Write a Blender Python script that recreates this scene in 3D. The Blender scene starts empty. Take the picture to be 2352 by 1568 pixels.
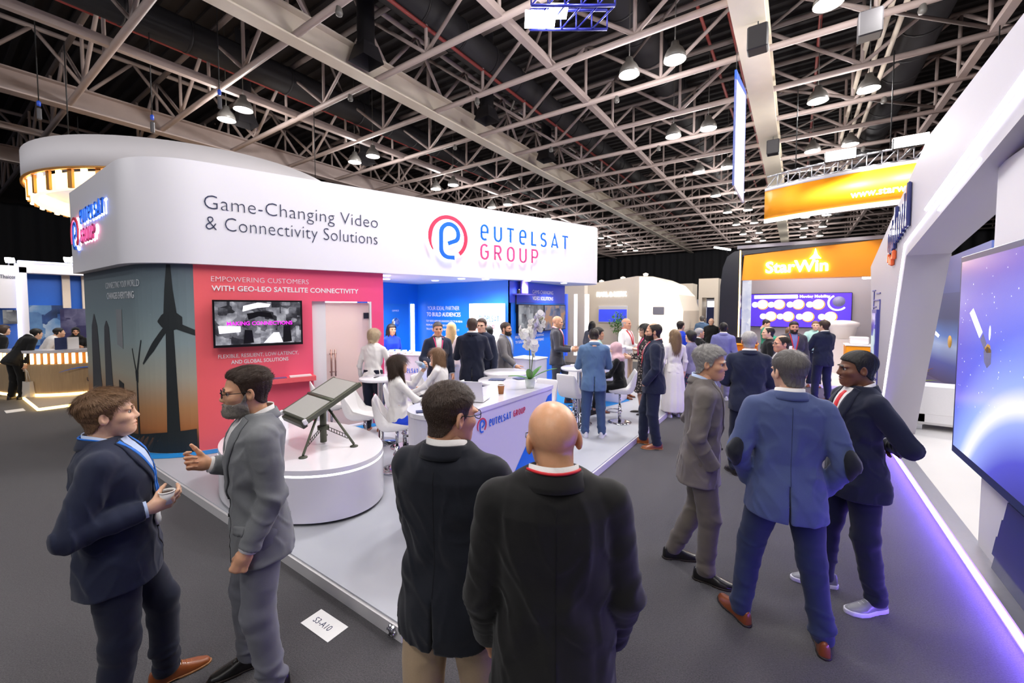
import bpy, bmesh, math, random
import numpy as np
from mathutils import Vector, Matrix, Euler

random.seed(7); rng = np.random.default_rng(11)
SC = bpy.context.scene
COL = SC.collection
# ------------------------------------------------------------------ camera
# hall axes: X across the aisle (to the right), Y down the aisle, Z up
YAW = math.radians(34.485)
cam_d = bpy.data.cameras.new('camera'); cam = bpy.data.objects.new('camera', cam_d); COL.objects.link(cam)
cam.location = (0, 0, 2.1)
cam.rotation_euler = (math.radians(90 - 2.7), 0, YAW)
cam_d.sensor_width = 36; cam_d.lens = 947 / 2352 * 36
cam_d.shift_y = -32 / 2352
cam_d.clip_start = 0.05; cam_d.clip_end = 300
cam_d.dof.use_dof = True; cam_d.dof.focus_distance = 2.2; cam_d.dof.aperture_fstop = 4.0
SC.camera = cam
# ------------------------------------------------------------------ world, exposure
wd = bpy.data.worlds.new('world'); SC.world = wd; wd.use_nodes = True
wd.node_tree.nodes['Background'].inputs[0].default_value = (0.75, 0.8, 1.0, 1)
wd.node_tree.nodes['Background'].inputs[1].default_value = 0.22
SC.view_settings.view_transform = 'Standard'; SC.view_settings.look = 'None'
SC.view_settings.exposure = 0.0; SC.view_settings.gamma = 1.0
SC.view_settings.use_curve_mapping = False

cy = SC.cycles
cy.max_bounces = 5; cy.diffuse_bounces = 3; cy.glossy_bounces = 2; cy.transmission_bounces = 3; cy.transparent_max_bounces = 6
cy.caustics_reflective = False; cy.caustics_refractive = False

def light(kind, name, loc, power, color=(1, 1, 1), size=0.3, rot=(0, 0, 0), size_y=None, spot=None, blend=0.6, parent=None):
    d = bpy.data.lights.new(name, kind); d.energy = power; d.color = color
    if kind == 'AREA':
        d.size = size
        if size_y: d.shape = 'RECTANGLE'; d.size_y = size_y
    else:
        d.shadow_soft_size = size
    if spot: d.spot_size = math.radians(spot); d.spot_blend = blend
    o = bpy.data.objects.new(name, d); COL.objects.link(o); o.location = loc; o.rotation_euler = rot
    if parent: o.parent = parent
    return o

# ------------------------------------------------------------------ helpers
def c2h(X, Y):
    """survey point measured in the viewing direction -> hall axes"""
    c, s = math.cos(YAW), math.sin(YAW)
    return (X * c - Y * s, X * s + Y * c)

def s2l(c):
    return tuple((v / 12.92 if v <= .04045 else ((v + .055) / 1.055) ** 2.4) for v in c)
def rgb(h):
    return s2l(tuple(int(h[i:i + 2], 16) / 255 for i in (0, 2, 4)))

MATS = {}
def M(key, col=None, rough=.5, metal=0., var=.06, scale=30., bump=0., bscale=None, emit=0., ecol=None, coat=0., sheen=0.,
      sss=0., trans=0., ior=1.45, alpha=1., stretch=None, spec=.5):
    """procedural material: noise-varied base colour, optional noise bump"""
    if key in MATS: return MATS[key]
    m = bpy.data.materials.new(key); m.use_nodes = True; MATS[key] = m
    nt = m.node_tree; b = nt.nodes['Principled BSDF']
    c = rgb(col) if isinstance(col, str) else col
    tc = nt.nodes.new('ShaderNodeTexCoord'); src = tc.outputs['Object']
    if stretch:
        mp = nt.nodes.new('ShaderNodeMapping'); mp.inputs['Scale'].default_value = stretch
        nt.links.new(src, mp.inputs[0]); src = mp.outputs[0]
    if var > 0 or bump > 0:
        n = nt.nodes.new('ShaderNodeTexNoise'); n.inputs['Scale'].default_value = scale; n.inputs['Detail'].default_value = 3
        nt.links.new(src, n.inputs['Vector'])
    if var > 0:
        mx = nt.nodes.new('ShaderNodeMix'); mx.data_type = 'RGBA'
        mx.inputs[6].default_value = tuple(max(0, min(1, v * (1 - var))) for v in c) + (1,)
        mx.inputs[7].default_value = tuple(min(1, v * (1 + var)) for v in c) + (1,)
        nt.links.new(n.outputs[0], mx.inputs[0]); nt.links.new(mx.outputs[2], b.inputs['Base Color'])
    else:
        b.inputs['Base Color'].default_value = tuple(c) + (1,)
    if bump > 0:
        n2 = n
        if bscale:
            n2 = nt.nodes.new('ShaderNodeTexNoise'); n2.inputs['Scale'].default_value = bscale; n2.inputs['Detail'].default_value = 2
            nt.links.new(src, n2.inputs['Vector'])
        bp = nt.nodes.new('ShaderNodeBump'); bp.inputs['Strength'].default_value = bump; bp.inputs['Distance'].default_value = .01
        nt.links.new(n2.outputs[0], bp.inputs['Height']); nt.links.new(bp.outputs[0], b.inputs['Normal'])
    b.inputs['Roughness'].default_value = rough; b.inputs['Metallic'].default_value = metal
    b.inputs['Specular IOR Level'].default_value = spec
    b.inputs['Coat Weight'].default_value = coat; b.inputs['Sheen Weight'].default_value = sheen
    b.inputs['Subsurface Weight'].default_value = sss
    if sss: b.inputs['Subsurface Radius'].default_value = (.012, .005, .003); b.inputs['Subsurface Scale'].default_value = 1.0
    b.inputs['Transmission Weight'].default_value = trans; b.inputs['IOR'].default_value = ior
    b.inputs['Alpha'].default_value = alpha
    if emit > 0:
        e = ecol if ecol is not None else c
        if isinstance(e, str): e = rgb(e)
        b.inputs['Emission Color'].default_value = tuple(e) + (1,); b.inputs['Emission Strength'].default_value = emit
    return m

def tag(o, label=None, cat=None, group=None, kind=None):
    if label: o['label'] = label
    if cat: o['category'] = cat
    if group: o['group'] = group
    if kind: o['kind'] = kind
    return o
def empty(name, loc=(0, 0, 0), rz=0., label=None, cat=None, group=None, kind=None):
    o = bpy.data.objects.new(name, None); COL.objects.link(o); o.empty_display_size = .1
    o.location = loc; o.rotation_euler = (0, 0, rz)
    return tag(o, label, cat, group, kind)
def link(name, me, mat=None, parent=None, loc=None, rz=None):
    o = bpy.data.objects.new(name, me); COL.objects.link(o)
    if mat is not None and len(me.materials) == 0:
        for m in (mat if isinstance(mat, (list, tuple)) else [mat]): me.materials.append(m)
    if parent: o.parent = parent
    if loc is not None: o.location = loc
    if rz is not None: o.rotation_euler = (0, 0, rz)
    return o
def npmesh(name, v, f, smooth=True, midx=None):
    """fast mesh from numpy quads (or list of triangles/ngons)"""
    me = bpy.data.meshes.new(name)
    v = np.asarray(v, np.float32)
    if isinstance(f, np.ndarray):
        k = f.shape[1]
        me.vertices.add(len(v)); me.vertices.foreach_set('co', v.ravel())
        me.loops.add(f.size); me.loops.foreach_set('vertex_index', f.astype(np.int32).ravel())
        me.polygons.add(len(f)); me.polygons.foreach_set('loop_start', np.arange(0, f.size, k, dtype=np.int32))
    else:
        me.from_pydata([tuple(map(float, p)) for p in v], [], [tuple(map(int, q)) for q in f])
    if len(me.polygons):
        me.polygons.foreach_set('use_smooth', np.full(len(me.polygons), smooth))
        if midx is not None: me.polygons.foreach_set('material_index', np.asarray(midx, np.int32))
    me.update(calc_edges=True)
    me.validate()
    return me

class MB:
    """mesh collector"""
    def __init__(s): s.v = []; s.f = []; s.sm = []; s.mi = []
    def add(s, v, f, smooth=False, mi=0):
        o = len(s.v); s.v += [tuple(map(float, p)) for p in v]
        for q in f: s.f.append(tuple(i + o for i in q)); s.sm.append(smooth); s.mi.append(mi)
        return s
    def box(s, c, d, rz=0., bev=0., mi=0, R=None):
        """box with centre c and full size d"""
        x, y, z = d[0] / 2, d[1] / 2, d[2] / 2
        if bev <= 0:
            v = [(-x, -y, -z), (x, -y, -z), (x, y, -z), (-x, y, -z), (-x, -y, z), (x, -y, z), (x, y, z), (-x, y, z)]
            f = [(0, 3, 2, 1), (4, 5, 6, 7), (0, 1, 5, 4), (1, 2, 6, 5), (2, 3, 7, 6), (3, 0, 4, 7)]
        else:
            b = min(bev, x * .95, y * .95, z * .95); v = []; f = []
            for zz, k in ((-z, b), (-z + b, 0), (z - b, 0), (z, b)):
                xx, yy = x - k, y - k
                bb = b if k == 0 else b * .4
                v += [(-xx + bb, -yy, zz), (xx - bb, -yy, zz), (xx, -yy + bb, zz), (xx, yy - bb, zz), (xx - bb, yy, zz), (-xx + bb, yy, zz), (-xx, yy - bb, zz), (-xx, -yy + bb, zz)]
            for r in range(3):
                for i in range(8): f.append((r * 8 + i, r * 8 + (i + 1) % 8, r * 8 + 8 + (i + 1) % 8, r * 8 + 8 + i))
            f.append(tuple(range(7, -1, -1))); f.append(tuple(range(24, 32)))
        m = Matrix.Rotation(rz, 3, 'Z') if R is None else R
        v = [tuple(m @ Vector(p) + Vector(c)) for p in v]
        return s.add(v, f, False, mi)
    def tube(s, pts, r, n=8, caps=True, smooth=True, mi=0):
        """tube along a polyline, radius r (number or list)"""
        pts = [Vector(p) for p in pts]; rr = r if isinstance(r, (list, tuple)) else [r] * len(pts)
        v = []; f = []; prev = None
        for i, p in enumerate(pts):
            d = (pts[min(i + 1, len(pts) - 1)] - pts[max(i - 1, 0)])
            if d.length < 1e-9: d = Vector((0, 0, 1))
            d.normalize()
            if prev is None:
                a = Vector((0, 0, 1)) if abs(d.z) < .9 else Vector((1, 0, 0)); x = d.cross(a).normalized()
            else:
                x = (prev - d * prev.dot(d)).normalized()
            prev = x; y = d.cross(x)
            for k in range(n):
                a = 2 * math.pi * k / n; v.append(p + (x * math.cos(a) + y * math.sin(a)) * rr[i])
        for i in range(len(pts) - 1):
            for k in range(n): f.append((i * n + k, i * n + (k + 1) % n, (i + 1) * n + (k + 1) % n, (i + 1) * n + k))
        s.add(v, f, smooth, mi)
        if caps:
            o = len(s.v) - len(v)
            s.f.append(tuple(o + k for k in range(n - 1, -1, -1))); s.sm.append(False); s.mi.append(mi)
            s.f.append(tuple(o + (len(pts) - 1) * n + k for k in range(n))); s.sm.append(False); s.mi.append(mi)
        return s
    def lathe(s, prof, c=(0, 0, 0), n=32, smooth=True, a0=0., a1=2 * math.pi, mi=0, R=None):
        """revolve (r,z) profile about z"""
        full = abs(a1 - a0 - 2 * math.pi) < 1e-6; m = n if full else n + 1
        v = []; f = []
        for r, z in prof:
            for k in range(m):
                a = a0 + (a1 - a0) * k / n; v.append(Vector((r * math.cos(a), r * math.sin(a), z)))
        if R is not None: v = [R @ p for p in v]
        v = [p + Vector(c) for p in v]
        for i in range(len(prof) - 1):
            for k in range(n if full else n):
                k2 = (k + 1) % m if full else k + 1
                f.append((i * m + k, i * m + k2, (i + 1) * m + k2, (i + 1) * m + k))
        return s.add(v, f, smooth, mi)
    def prism(s, poly, z0, z1, smooth=False, mi=0, T=None):
        """extrude xy polygon (ccw) from z0 to z1; T maps (x,y,z)->world"""
        n = len(poly); v = [(p[0], p[1], z0) for p in poly] + [(p[0], p[1], z1) for p in poly]
        if T: v = [T(*p) for p in v]
        f = [(i, (i + 1) % n, n + (i + 1) % n, n + i) for i in range(n)]
        s.add(v, f, smooth, mi)
        o = len(s.v) - len(v)
        s.f += [tuple(o + i for i in range(n - 1, -1, -1)), tuple(o + n + i for i in range(n))]; s.sm += [False, False]; s.mi += [mi, mi]
        return s
    def mesh(s, name):
        me = bpy.data.meshes.new(name); me.from_pydata(s.v, [], s.f)
        me.polygons.foreach_set('use_smooth', s.sm); me.polygons.foreach_set('material_index', s.mi); me.update()
        bm = bmesh.new(); bm.from_mesh(me); bmesh.ops.recalc_face_normals(bm, faces=bm.faces); bm.to_mesh(me); bm.free()
        return me
    def build(s, name, mat, parent=None, loc=None, rz=None):
        return link(name, s.mesh(name), mat, parent, loc, rz)

def copy_tree(o, parent=None):
    c = o.copy(); COL.objects.link(c)
    if parent: c.parent = parent
    for ch in list(o.children): copy_tree(ch, c)
    return c

def text_mesh(txt, size=1., depth=.002, align='LEFT', bold=0., spacing=1., xs=1.):
    cu = bpy.data.curves.new('txt', 'FONT'); cu.body = txt; cu.size = size; cu.extrude = depth; cu.align_x = align
    cu.offset = bold; cu.space_character = spacing; cu.resolution_u = 3
    o = bpy.data.objects.new('txt', cu); COL.objects.link(o)
    dg = bpy.context.evaluated_depsgraph_get(); me = bpy.data.meshes.new_from_object(o.evaluated_get(dg))
    bpy.data.objects.remove(o); bpy.data.curves.remove(cu)
    if xs != 1.: me.transform(Matrix.Diagonal((xs, 1, 1, 1)))
    me.materials.clear()
    return me
def text_fit(txt, width, height_cap, depth=.002, bold=0., spacing=1.):
    """text scaled so that its bounding width is `width` and its cap height is height_cap; origin at left baseline"""
    me = text_mesh(txt, 1., depth, 'LEFT', bold, spacing)
    co = np.empty(len(me.vertices) * 3, np.float32); me.vertices.foreach_get('co', co); co = co.reshape(-1, 3)
    x0, x1 = co[:, 0].min(), co[:, 0].max()
    cap = .72
    co[:, 0] = (co[:, 0] - x0) * width / (x1 - x0); co[:, 1] *= height_cap / cap
    me.vertices.foreach_set('co', co.ravel()); me.update()
    return me
def wall_matrix(p, dx, dz=(0, 0, 1)):
    """frame whose x runs along dx, y up, z out of the wall"""
    x = Vector(dx).normalized(); y = Vector(dz).normalized(); z = x.cross(y)
    m = Matrix((x, y, z)).transposed().to_4x4(); m.translation = Vector(p)
    return m
# ================================================================== people
def smin(a, b, k):
    h = np.clip(.5 + .5 * (b - a) / k, 0, 1); return b + (a - b) * h - k * h * (1 - h)
def smax(a, b, k): return -smin(-a, -b, k)
def ell(P, c, r):
    q = (P - np.float32(c)) / np.float32(r); l = np.sqrt((q * q).sum(-1)); return (l - 1) * min(r)
def cone(P, a, b, ra, rb):
    a = np.float32(a); ba = np.float32(b) - a; pa = P - a
    t = np.clip(pa @ ba / max(1e-9, float(ba @ ba)), 0, 1)
    return np.sqrt(((pa - t[..., None] * ba) ** 2).sum(-1)) - (ra + (rb - ra) * t), t
def wob(P, f, ph=0.):
    return (np.sin(P[..., 0] * f + 1.3 * np.sin(P[..., 2] * f * .7 + ph) + ph) + np.sin(P[..., 1] * f * 1.1 + 1.7 * np.sin(P[..., 0] * f * .6) + ph * 2.1)
            + np.sin(P[..., 2] * f * .9 + 1.1 * np.sin(P[..., 1] * f * .8 + ph) + ph * .7)) / 3
def ridge(P, f, ph=0.):
    n = wob(P, f, ph); return 1 - 3.0 * np.minimum(np.abs(n), .66)
def crease(P, f, ph=0., w=.16): return np.exp(-(wob(P, f, ph) / w) ** 2)
def grid(lo, hi, dx):
    ax = [np.arange(lo[i] - dx * 1.5, hi[i] + dx * 2.5, dx, dtype=np.float32) for i in range(3)]
    G = np.stack(np.meshgrid(*ax, indexing='ij'), -1); return G, np.float32([a[0] for a in ax])
def surface_nets(F, org, dx):
    S = F < 0; nx, ny, nz = F.shape
    c = [(i, j, k) for i in (0, 1) for j in (0, 1) for k in (0, 1)]
    sl = lambda A, o: A[o[0]:nx - 1 + o[0], o[1]:ny - 1 + o[1], o[2]:nz - 1 + o[2]]
    cnt = sum(sl(S, o).astype(np.int8) for o in c)
    act = (cnt > 0) & (cnt < 8); idx = np.argwhere(act); n = len(idx)
    vid = np.full(act.shape, -1, np.int32); vid[act] = np.arange(n)
    acc = np.zeros((n, 3), np.float32); num = np.zeros(n, np.float32)
    ii, jj, kk = idx.T
    vals = {o: F[ii + o[0], jj + o[1], kk + o[2]] for o in c}
    for o in c:
        for ax in range(3):
            if o[ax]: continue
            p = list(o); p[ax] = 1; p = tuple(p)
            a, b = vals[o], vals[p]; m = (a < 0) != (b < 0)
            t = np.where(m, a / np.where(m, a - b, 1), 0)
            pt = np.tile(np.float32(o), (n, 1)); pt[:, ax] += t
            acc[m] += pt[m]; num[m] += 1
    V = (idx + acc / num[:, None]) * dx + org
    quads = []
    for ax in range(3):
        d = [0, 0, 0]; d[ax] = 1
        A = S[:nx - d[0], :ny - d[1], :nz - d[2]]; B = S[d[0]:, d[1]:, d[2]:]
        e = np.argwhere(A != B); u, w = (ax + 1) % 3, (ax + 2) % 3
        ok = (e[:, u] > 0) & (e[:, w] > 0) & (e[:, u] < F.shape[u] - 1) & (e[:, w] < F.shape[w] - 1); e = e[ok]
        ins = A[e[:, 0], e[:, 1], e[:, 2]]
        def cell(du, dw):
            q = e.copy(); q[:, u] -= du; q[:, w] -= dw; return vid[q[:, 0], q[:, 1], q[:, 2]]
        q = np.stack([cell(1, 1), cell(0, 1), cell(0, 0), cell(1, 0)], 1)
        q[~ins] = q[~ins][:, ::-1]; quads.append(q)
    return V.astype(np.float32), np.concatenate(quads)
def sdf_mesh(fn, lo, hi, dx):
    G, org = grid(lo, hi, dx); return surface_nets(fn(G), org, dx)
def rotm(yaw=0., pitch=0., roll=0.):
    """yaw about z, pitch>0 looks up (about x), roll about y"""
    return np.float32(Matrix.Rotation(yaw, 3, 'Z') @ Matrix.Rotation(pitch, 3, 'X') @ Matrix.Rotation(roll, 3, 'Y'))
D2R = math.pi / 180

# ---------------------------------------------------------------- head (origin at head centre, face to +Y)
def head_sdf(P, fem=0., ears=True):
    d = ell(P, (0, -.012, .034), (.077, .099, .087))
    d = smin(d, ell(P, (0, .028, -.038), (.064 - .006 * fem, .070, .080)), .03)
    d = smin(d, ell(P, (0, .060, -.094), (.033 - .006 * fem, .034, .025)), .03)
    A = np.abs(P); Q = np.stack([A[..., 0], P[..., 1], P[..., 2]], -1)
    d = smin(d, ell(Q, (.028, .080, .020), (.034, .018, .010)), .014)
    d = smin(d, ell(Q, (.044, .056, -.022), (.024, .028, .020)), .02)
    d = smax(d, -ell(Q, (.031, .106, .003), (.021, .026, .013)), .014)
    d = smin(d, cone(P, (0, .086, .014), (0, .1045, -.026), .0080, .0125)[0], .014)
    d = smin(d, ell(Q, (.0125, .094, -.032), (.0085, .012, .0085)), .008)
    d = smin(d, ell(P, (0, .0885, -.058), (.024, .013, .0065)), .008)
    d = smin(d, ell(P, (0, .0870, -.0715), (.021, .013, .0075)), .008)
    d = smax(d, -ell(P, (0, .104, -.0645), (.026, .012, .0022)), .004)
    if not ears: return d
    # ears
    q = Q - np.float32((.079, -.012, -.006)); c, s = math.cos(.35), math.sin(.35)
    q2 = np.stack([q[..., 0] * c + q[..., 1] * s, -q[..., 0] * s + q[..., 1] * c, q[..., 2] - .12 * q[..., 1]], -1)
    ear = ell(q2, (0, 0, 0), (.010, .020, .032)); ear = smax(ear, -ell(q2, (.010, .002, .004), (.009, .011, .020)), .004)
    d = smin(d, ear, .006)
    d = smin(d, cone(P, (0, -.030, -.06), (0, -.045, -.21), .052 - .008 * fem, .058 - .010 * fem)[0], .025)
    return d
HEADS = {}
def head_mesh(fem, dx):
    k = (fem, dx)
    if k not in HEADS:
        V, F = sdf_mesh(lambda P: smax(head_sdf(P, fem), -.20 - P[..., 2], .005), (-.10, -.13, -.205), (.10, .14, .13), dx)
        mi = np.zeros(len(F), np.int32); ce = V[F].mean(1)
        lip = (np.abs(ce[:, 0]) < .024 - np.abs(ce[:, 2] + .065) * .6) & (ce[:, 2] < -.053) & (ce[:, 2] > -.078) & (ce[:, 1] > .085)
        mi[lip] = 1
        # eyeballs
        vs, fs, ms = [V], [F], [mi]; off = len(V)
        nr = 8 if dx > .005 else 14
        for sx in (-1, 1):
            th = np.linspace(0, math.pi, nr + 1); ph = np.linspace(0, 2 * math.pi, nr * 2, endpoint=False)
            T, Ph = np.meshgrid(th, ph, indexing='ij'); r = .0125
            v = np.stack([r * np.sin(T) * np.cos(Ph), r * np.cos(T), r * np.sin(T) * np.sin(Ph)], -1).reshape(-1, 3) + (sx * .031, .0755, .004)
            m2 = nr * 2; f = [(i * m2 + j, i * m2 + (j + 1) % m2, (i + 1) * m2 + (j + 1) % m2, (i + 1) * m2 + j) for i in range(nr) for j in range(m2)]
            f = np.int32(f); vs.append(v); fs.append(f + off); off += len(v)
            ms.append(np.where(np.arange(len(f)) // m2 < nr * .28, 3, 2))
        HEADS[k] = (np.concatenate(vs).astype(np.float32), np.concatenate(fs), np.concatenate(ms))
    return HEADS[k]
def hairline(P, recede=0., nape=-.085):
    y = P[..., 1]
    z = np.interp(y, [-.13, -.06, -.035, -.008, .010, .024, .034, .060, .09, .13], [nape, nape + .012, -.045, .016, -.022, .004, .042, .062 + recede, .068 + recede, .07 + recede])
    return z.astype(np.float32) - P[..., 2]
HAIRS = {}
def hair_mesh(kind, dx):
    k = (kind, dx)
    if k in HAIRS: return HAIRS[k]
    def strands(P, f=240., a=.0009):
        u = P[..., 0] * f + 3 * np.sin(P[..., 1] * 38) + 2.1 * np.sin(P[..., 2] * 45); return a * (np.sin(u) + .6 * np.sin(u * 1.9 + P[..., 2] * 60))
    def base(P, side, top, rec=0., nape=-.085, sa=.0009):
        hd = head_sdf(P, 0., False); hd = smin(hd, cone(P, (0, -.03, -.06), (0, -.045, -.16), .052, .055)[0], .03)
        w = np.clip((P[..., 2] + .0) / .08, 0, 1); th = side + (top - side) * w * w * (3 - 2 * w)
        d = smax(hd - th - strands(P, a=sa), hairline(P, rec, nape), .012)
        return smax(d, -(hd + .006), .002)
    lo, hi = (-.125, -.15, -.15), (.125, .15, .17)
    if kind == 'fringe':    # full brown hair combed forward
        fn = lambda P: smin(smax(base(P, .007, .016, .002, -.085), -9 - P[..., 2], .01), ell(P, (-.006, .062, .086), (.056, .028, .016)) + strands(P), .014)
    elif kind == 'swept':   # longer top swept back
        fn = lambda P: smin(base(P, .005, .011, .014, -.080), smin(ell(P, (.012, .040, .096), (.050, .036, .022)), ell(P, (0, -.03, .098), (.058, .066, .028)), .02) + strands(P, 200, .0012), .014)
    elif kind == 'crop': fn = lambda P: base(P, .003, .010, .0, -.085, .0006)
    elif kind == 'wavy': fn = lambda P: base(P, .009, .016, .006, -.09, .0006) + .003 * np.sin(P[..., 0] * 150 + 4 * np.sin(P[..., 2] * 50)) * np.sin(P[..., 1] * 110 + P[..., 2] * 70)
    elif kind == 'neat': fn = lambda P: base(P, .006, .014, .006, -.09)
    elif kind == 'buzz': fn = lambda P: base(P, .0045, .009, -.006, -.085, .0006)
    elif kind == 'thin': fn = lambda P: smax(base(P, .007, .006, .03, -.09), -ell(P, (0, .03, .13), (.055, .10, .045)), .01)
    elif kind == 'fringe_side': fn = lambda P: smax(base(P, .006, .004, .05, -.09), P[..., 2] - .045, .01)   # bald crown, hair at the sides
    elif kind == 'bob':
        fn = lambda P: smin(base(P, .020, .026, -.004, -.11), smax(ell(P, (0, -.035, .01), (.098, .088, .11)) + strands(P, 200, .0015), P[..., 1] - .028, .015), .012)
    elif kind == 'long':
        lo, hi = (-.15, -.19, -.42), (.15, .15, .16)
        def fn(P):
            d = base(P, .018, .022, -.004, -.10)
            b = smin(ell(P, (0, -.055, -.03), (.098, .070, .13)), ell(P, (0, -.085, -.20), (.10, .058, .20)), .05) + strands(P, 190, .002)
            d = smin(d, smax(b, P[..., 1] - .012, .02), .014)
            Q = np.stack([np.abs(P[..., 0]), P[..., 1], P[..., 2]], -1)
            return smin(d, cone(Q, (.074, .012, .02), (.088, .0, -.20), .020, .026)[0] + strands(P, 190, .0015), .02)
    elif kind == 'veil':    # headscarf
        lo, hi = (-.20, -.20, -.30), (.20, .19, .16)
        def fn(P):
            d = ell(P, (0, -.012, .030), (.092, .112, .104)); d = smin(d, ell(P, (0, .0, -.06), (.078, .094, .10)), .04)
            d = smin(d, ell(P, (0, -.01, -.185), (.165, .115, .10)), .06) + .004 * wob(P, 60.)
            return smax(d, -ell(P, (0, .125, -.012), (.050, .09, .076)), .012)
    elif kind == 'beard':
        lo, hi = (-.10, -.03, -.155), (.10, .15, .02)
        def fn(P):
            z = P[..., 2]; th = .0025 + .007 * np.clip((-.055 - z) / .05, 0, 1)
            hd = head_sdf(np.stack([P[..., 0], P[..., 1], np.maximum(z, -.125)], -1))
            d = hd - th + strands(P, 260, .0016)
            y0 = np.interp(z, [-.16, -.115, -.06, -.02, .02], [.005, -.005, .0, .004, .008]).astype(np.float32)
            zt = np.interp(P[..., 1], [.0, .012, .03, .06, .085, .12], [.02, -.0, -.042, -.050, -.046, -.044]).astype(np.float32)
            d = smax(smax(d, y0 - P[..., 1], .006), z - zt, .006)
            d = smax(d, -ell(P, (0, .11, -.0665), (.027, .035, .013)), .004)
            return smax(smax(d, -(hd + .006), .002), -.13 - z, .012)
    elif kind == 'brow':
        lo, hi = (-.06, .05, .005), (.06, .11, .045)
        def fn(P):
            Q = np.stack([np.abs(P[..., 0]), P[..., 1], P[..., 2]], -1)
            hd = head_sdf(P); z0 = .0282 + .12 * (.028 - Q[..., 0]) - 6. * (Q[..., 0] - .026) ** 2
            d = smax(hd - .0022, np.abs(Q[..., 0] - .031) - .020, .003); d = smax(d, np.abs(P[..., 2] - z0) - .0036, .002)
            return smax(d, -(hd + .004), .001)
    V, F = sdf_mesh(fn, lo, hi, dx)
    if dx < .0068 and kind in STRAND: V, F = add_strands(kind, V, F, dx)
    HAIRS[k] = (V, F)
    return HAIRS[k]
STRAND = {  # length, lift, sideways, curl, count factor
    'fringe': (.036, .16, .35, .0, 1.), 'swept': (.032, .14, .15, .0, 1.), 'crop': (.017, .55, .1, .0, 1.), 'wavy': (.024, .26, .2, .004, 1.), 'neat': (.024, .14, .3, .0, 1.), 'thin': (.022, .2, .2, 0., .8),
    'buzz': (.0055, .7, 0., 0., 1.), 'fringe_side': (.014, .4, 0., 0., .7), 'bob': (.06, .10, .2, .001, 1.2), 'long': (.11, .06, .15, .003, 1.6), 'beard': (.0085, .40, 0., .001, 1.)}
def add_strands(kind, V, F, dx):
    L, lift, side, curl, cf = STRAND[kind]; r_ = np.random.default_rng(5); fine = dx < .0048
    hd = head_sdf(V); fc = V[F]; nrm = np.cross(fc[:, 1] - fc[:, 0], fc[:, 3] - fc[:, 0]); ar = np.linalg.norm(nrm, axis=1); nrm /= ar[:, None] + 1e-9
    ok = (hd[F].min(1) > .0022) & (nrm @ np.float32((0, 0, -1)) < .75); idx = np.flatnonzero(ok)
    if len(idx) < 10: return V, F
    n = int((9000 if fine else 1500) * cf); pick = r_.choice(idx, n, p=ar[idx] / ar[idx].sum()); w = r_.random((n, 2)); c = fc[pick]
    p = c[:, 0] * ((1 - w[:, :1]) * (1 - w[:, 1:])) + c[:, 1] * (w[:, :1] * (1 - w[:, 1:])) + c[:, 2] * (w[:, :1] * w[:, 1:]) + c[:, 3] * ((1 - w[:, :1]) * w[:, 1:]); N = nrm[pick]
    if kind == 'swept': fl = np.tile(np.float32((.12, -1, .10)), (n, 1)); fl[:, 2] -= .9 * (p[:, 2] < .05)
    elif kind == 'beard': fl = np.tile(np.float32((0, .25, -1)), (n, 1))
    else:
        fl = p - np.float32((.01, -.055, .105)); fl /= np.linalg.norm(fl, axis=1)[:, None] + 1e-9; fl[:, 0] += side * (p[:, 2] > .05); fl[:, 2] -= .5 * (p[:, 2] < .06)
        if kind in ('long', 'bob'): fl[:, 2] -= 1.2
    fl = fl + r_.normal(0, .16, (n, 3)); ph = r_.random(n) * 6.3; Ls = L * r_.uniform(.6, 1.2, n)
    if kind not in ('long', 'bob', 'beard', 'buzz'): Ls = Ls * np.where(p[:, 2] < .05, .38, 1.) * np.where((p[:, 1] > .045) & (kind != 'fringe'), .7, 1.)
    seg = 4 if fine else 3; wd = (.00085 if fine else .0017)
    pts = [p - N * .002]; q = p.copy()
    for i in range(seg):
        t = fl - N * (fl * N).sum(1)[:, None]; t /= np.linalg.norm(t, axis=1)[:, None] + 1e-9
        k_ = lift * (1 - 1.25 * i / seg); d = t + N * k_; d /= np.linalg.norm(d, axis=1)[:, None]
        q = q + d * (Ls / seg)[:, None] + (np.cross(t, N) * np.sin(ph + i * 1.9)[:, None] + N * np.cos(ph + i * 1.9)[:, None]) * curl; pts.append(q.copy())
    sd = np.cross(fl, N); sd /= np.linalg.norm(sd, axis=1)[:, None] + 1e-9; vs = []
    for i, q in enumerate(pts): h = wd * (1 - .75 * i / seg); vs += [q - sd * h, q + sd * h]
    vs = np.stack(vs, 1); m = vs.shape[1]; base = len(V) + np.arange(n)[:, None] * m
    fs = np.concatenate([base + np.int32([2 * i, 2 * i + 1, 2 * i + 3, 2 * i + 2]) for i in range(seg)])
    return np.concatenate([V, vs.reshape(-1, 3)]).astype(np.float32), np.concatenate([F, fs.astype(F.dtype)])

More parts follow.
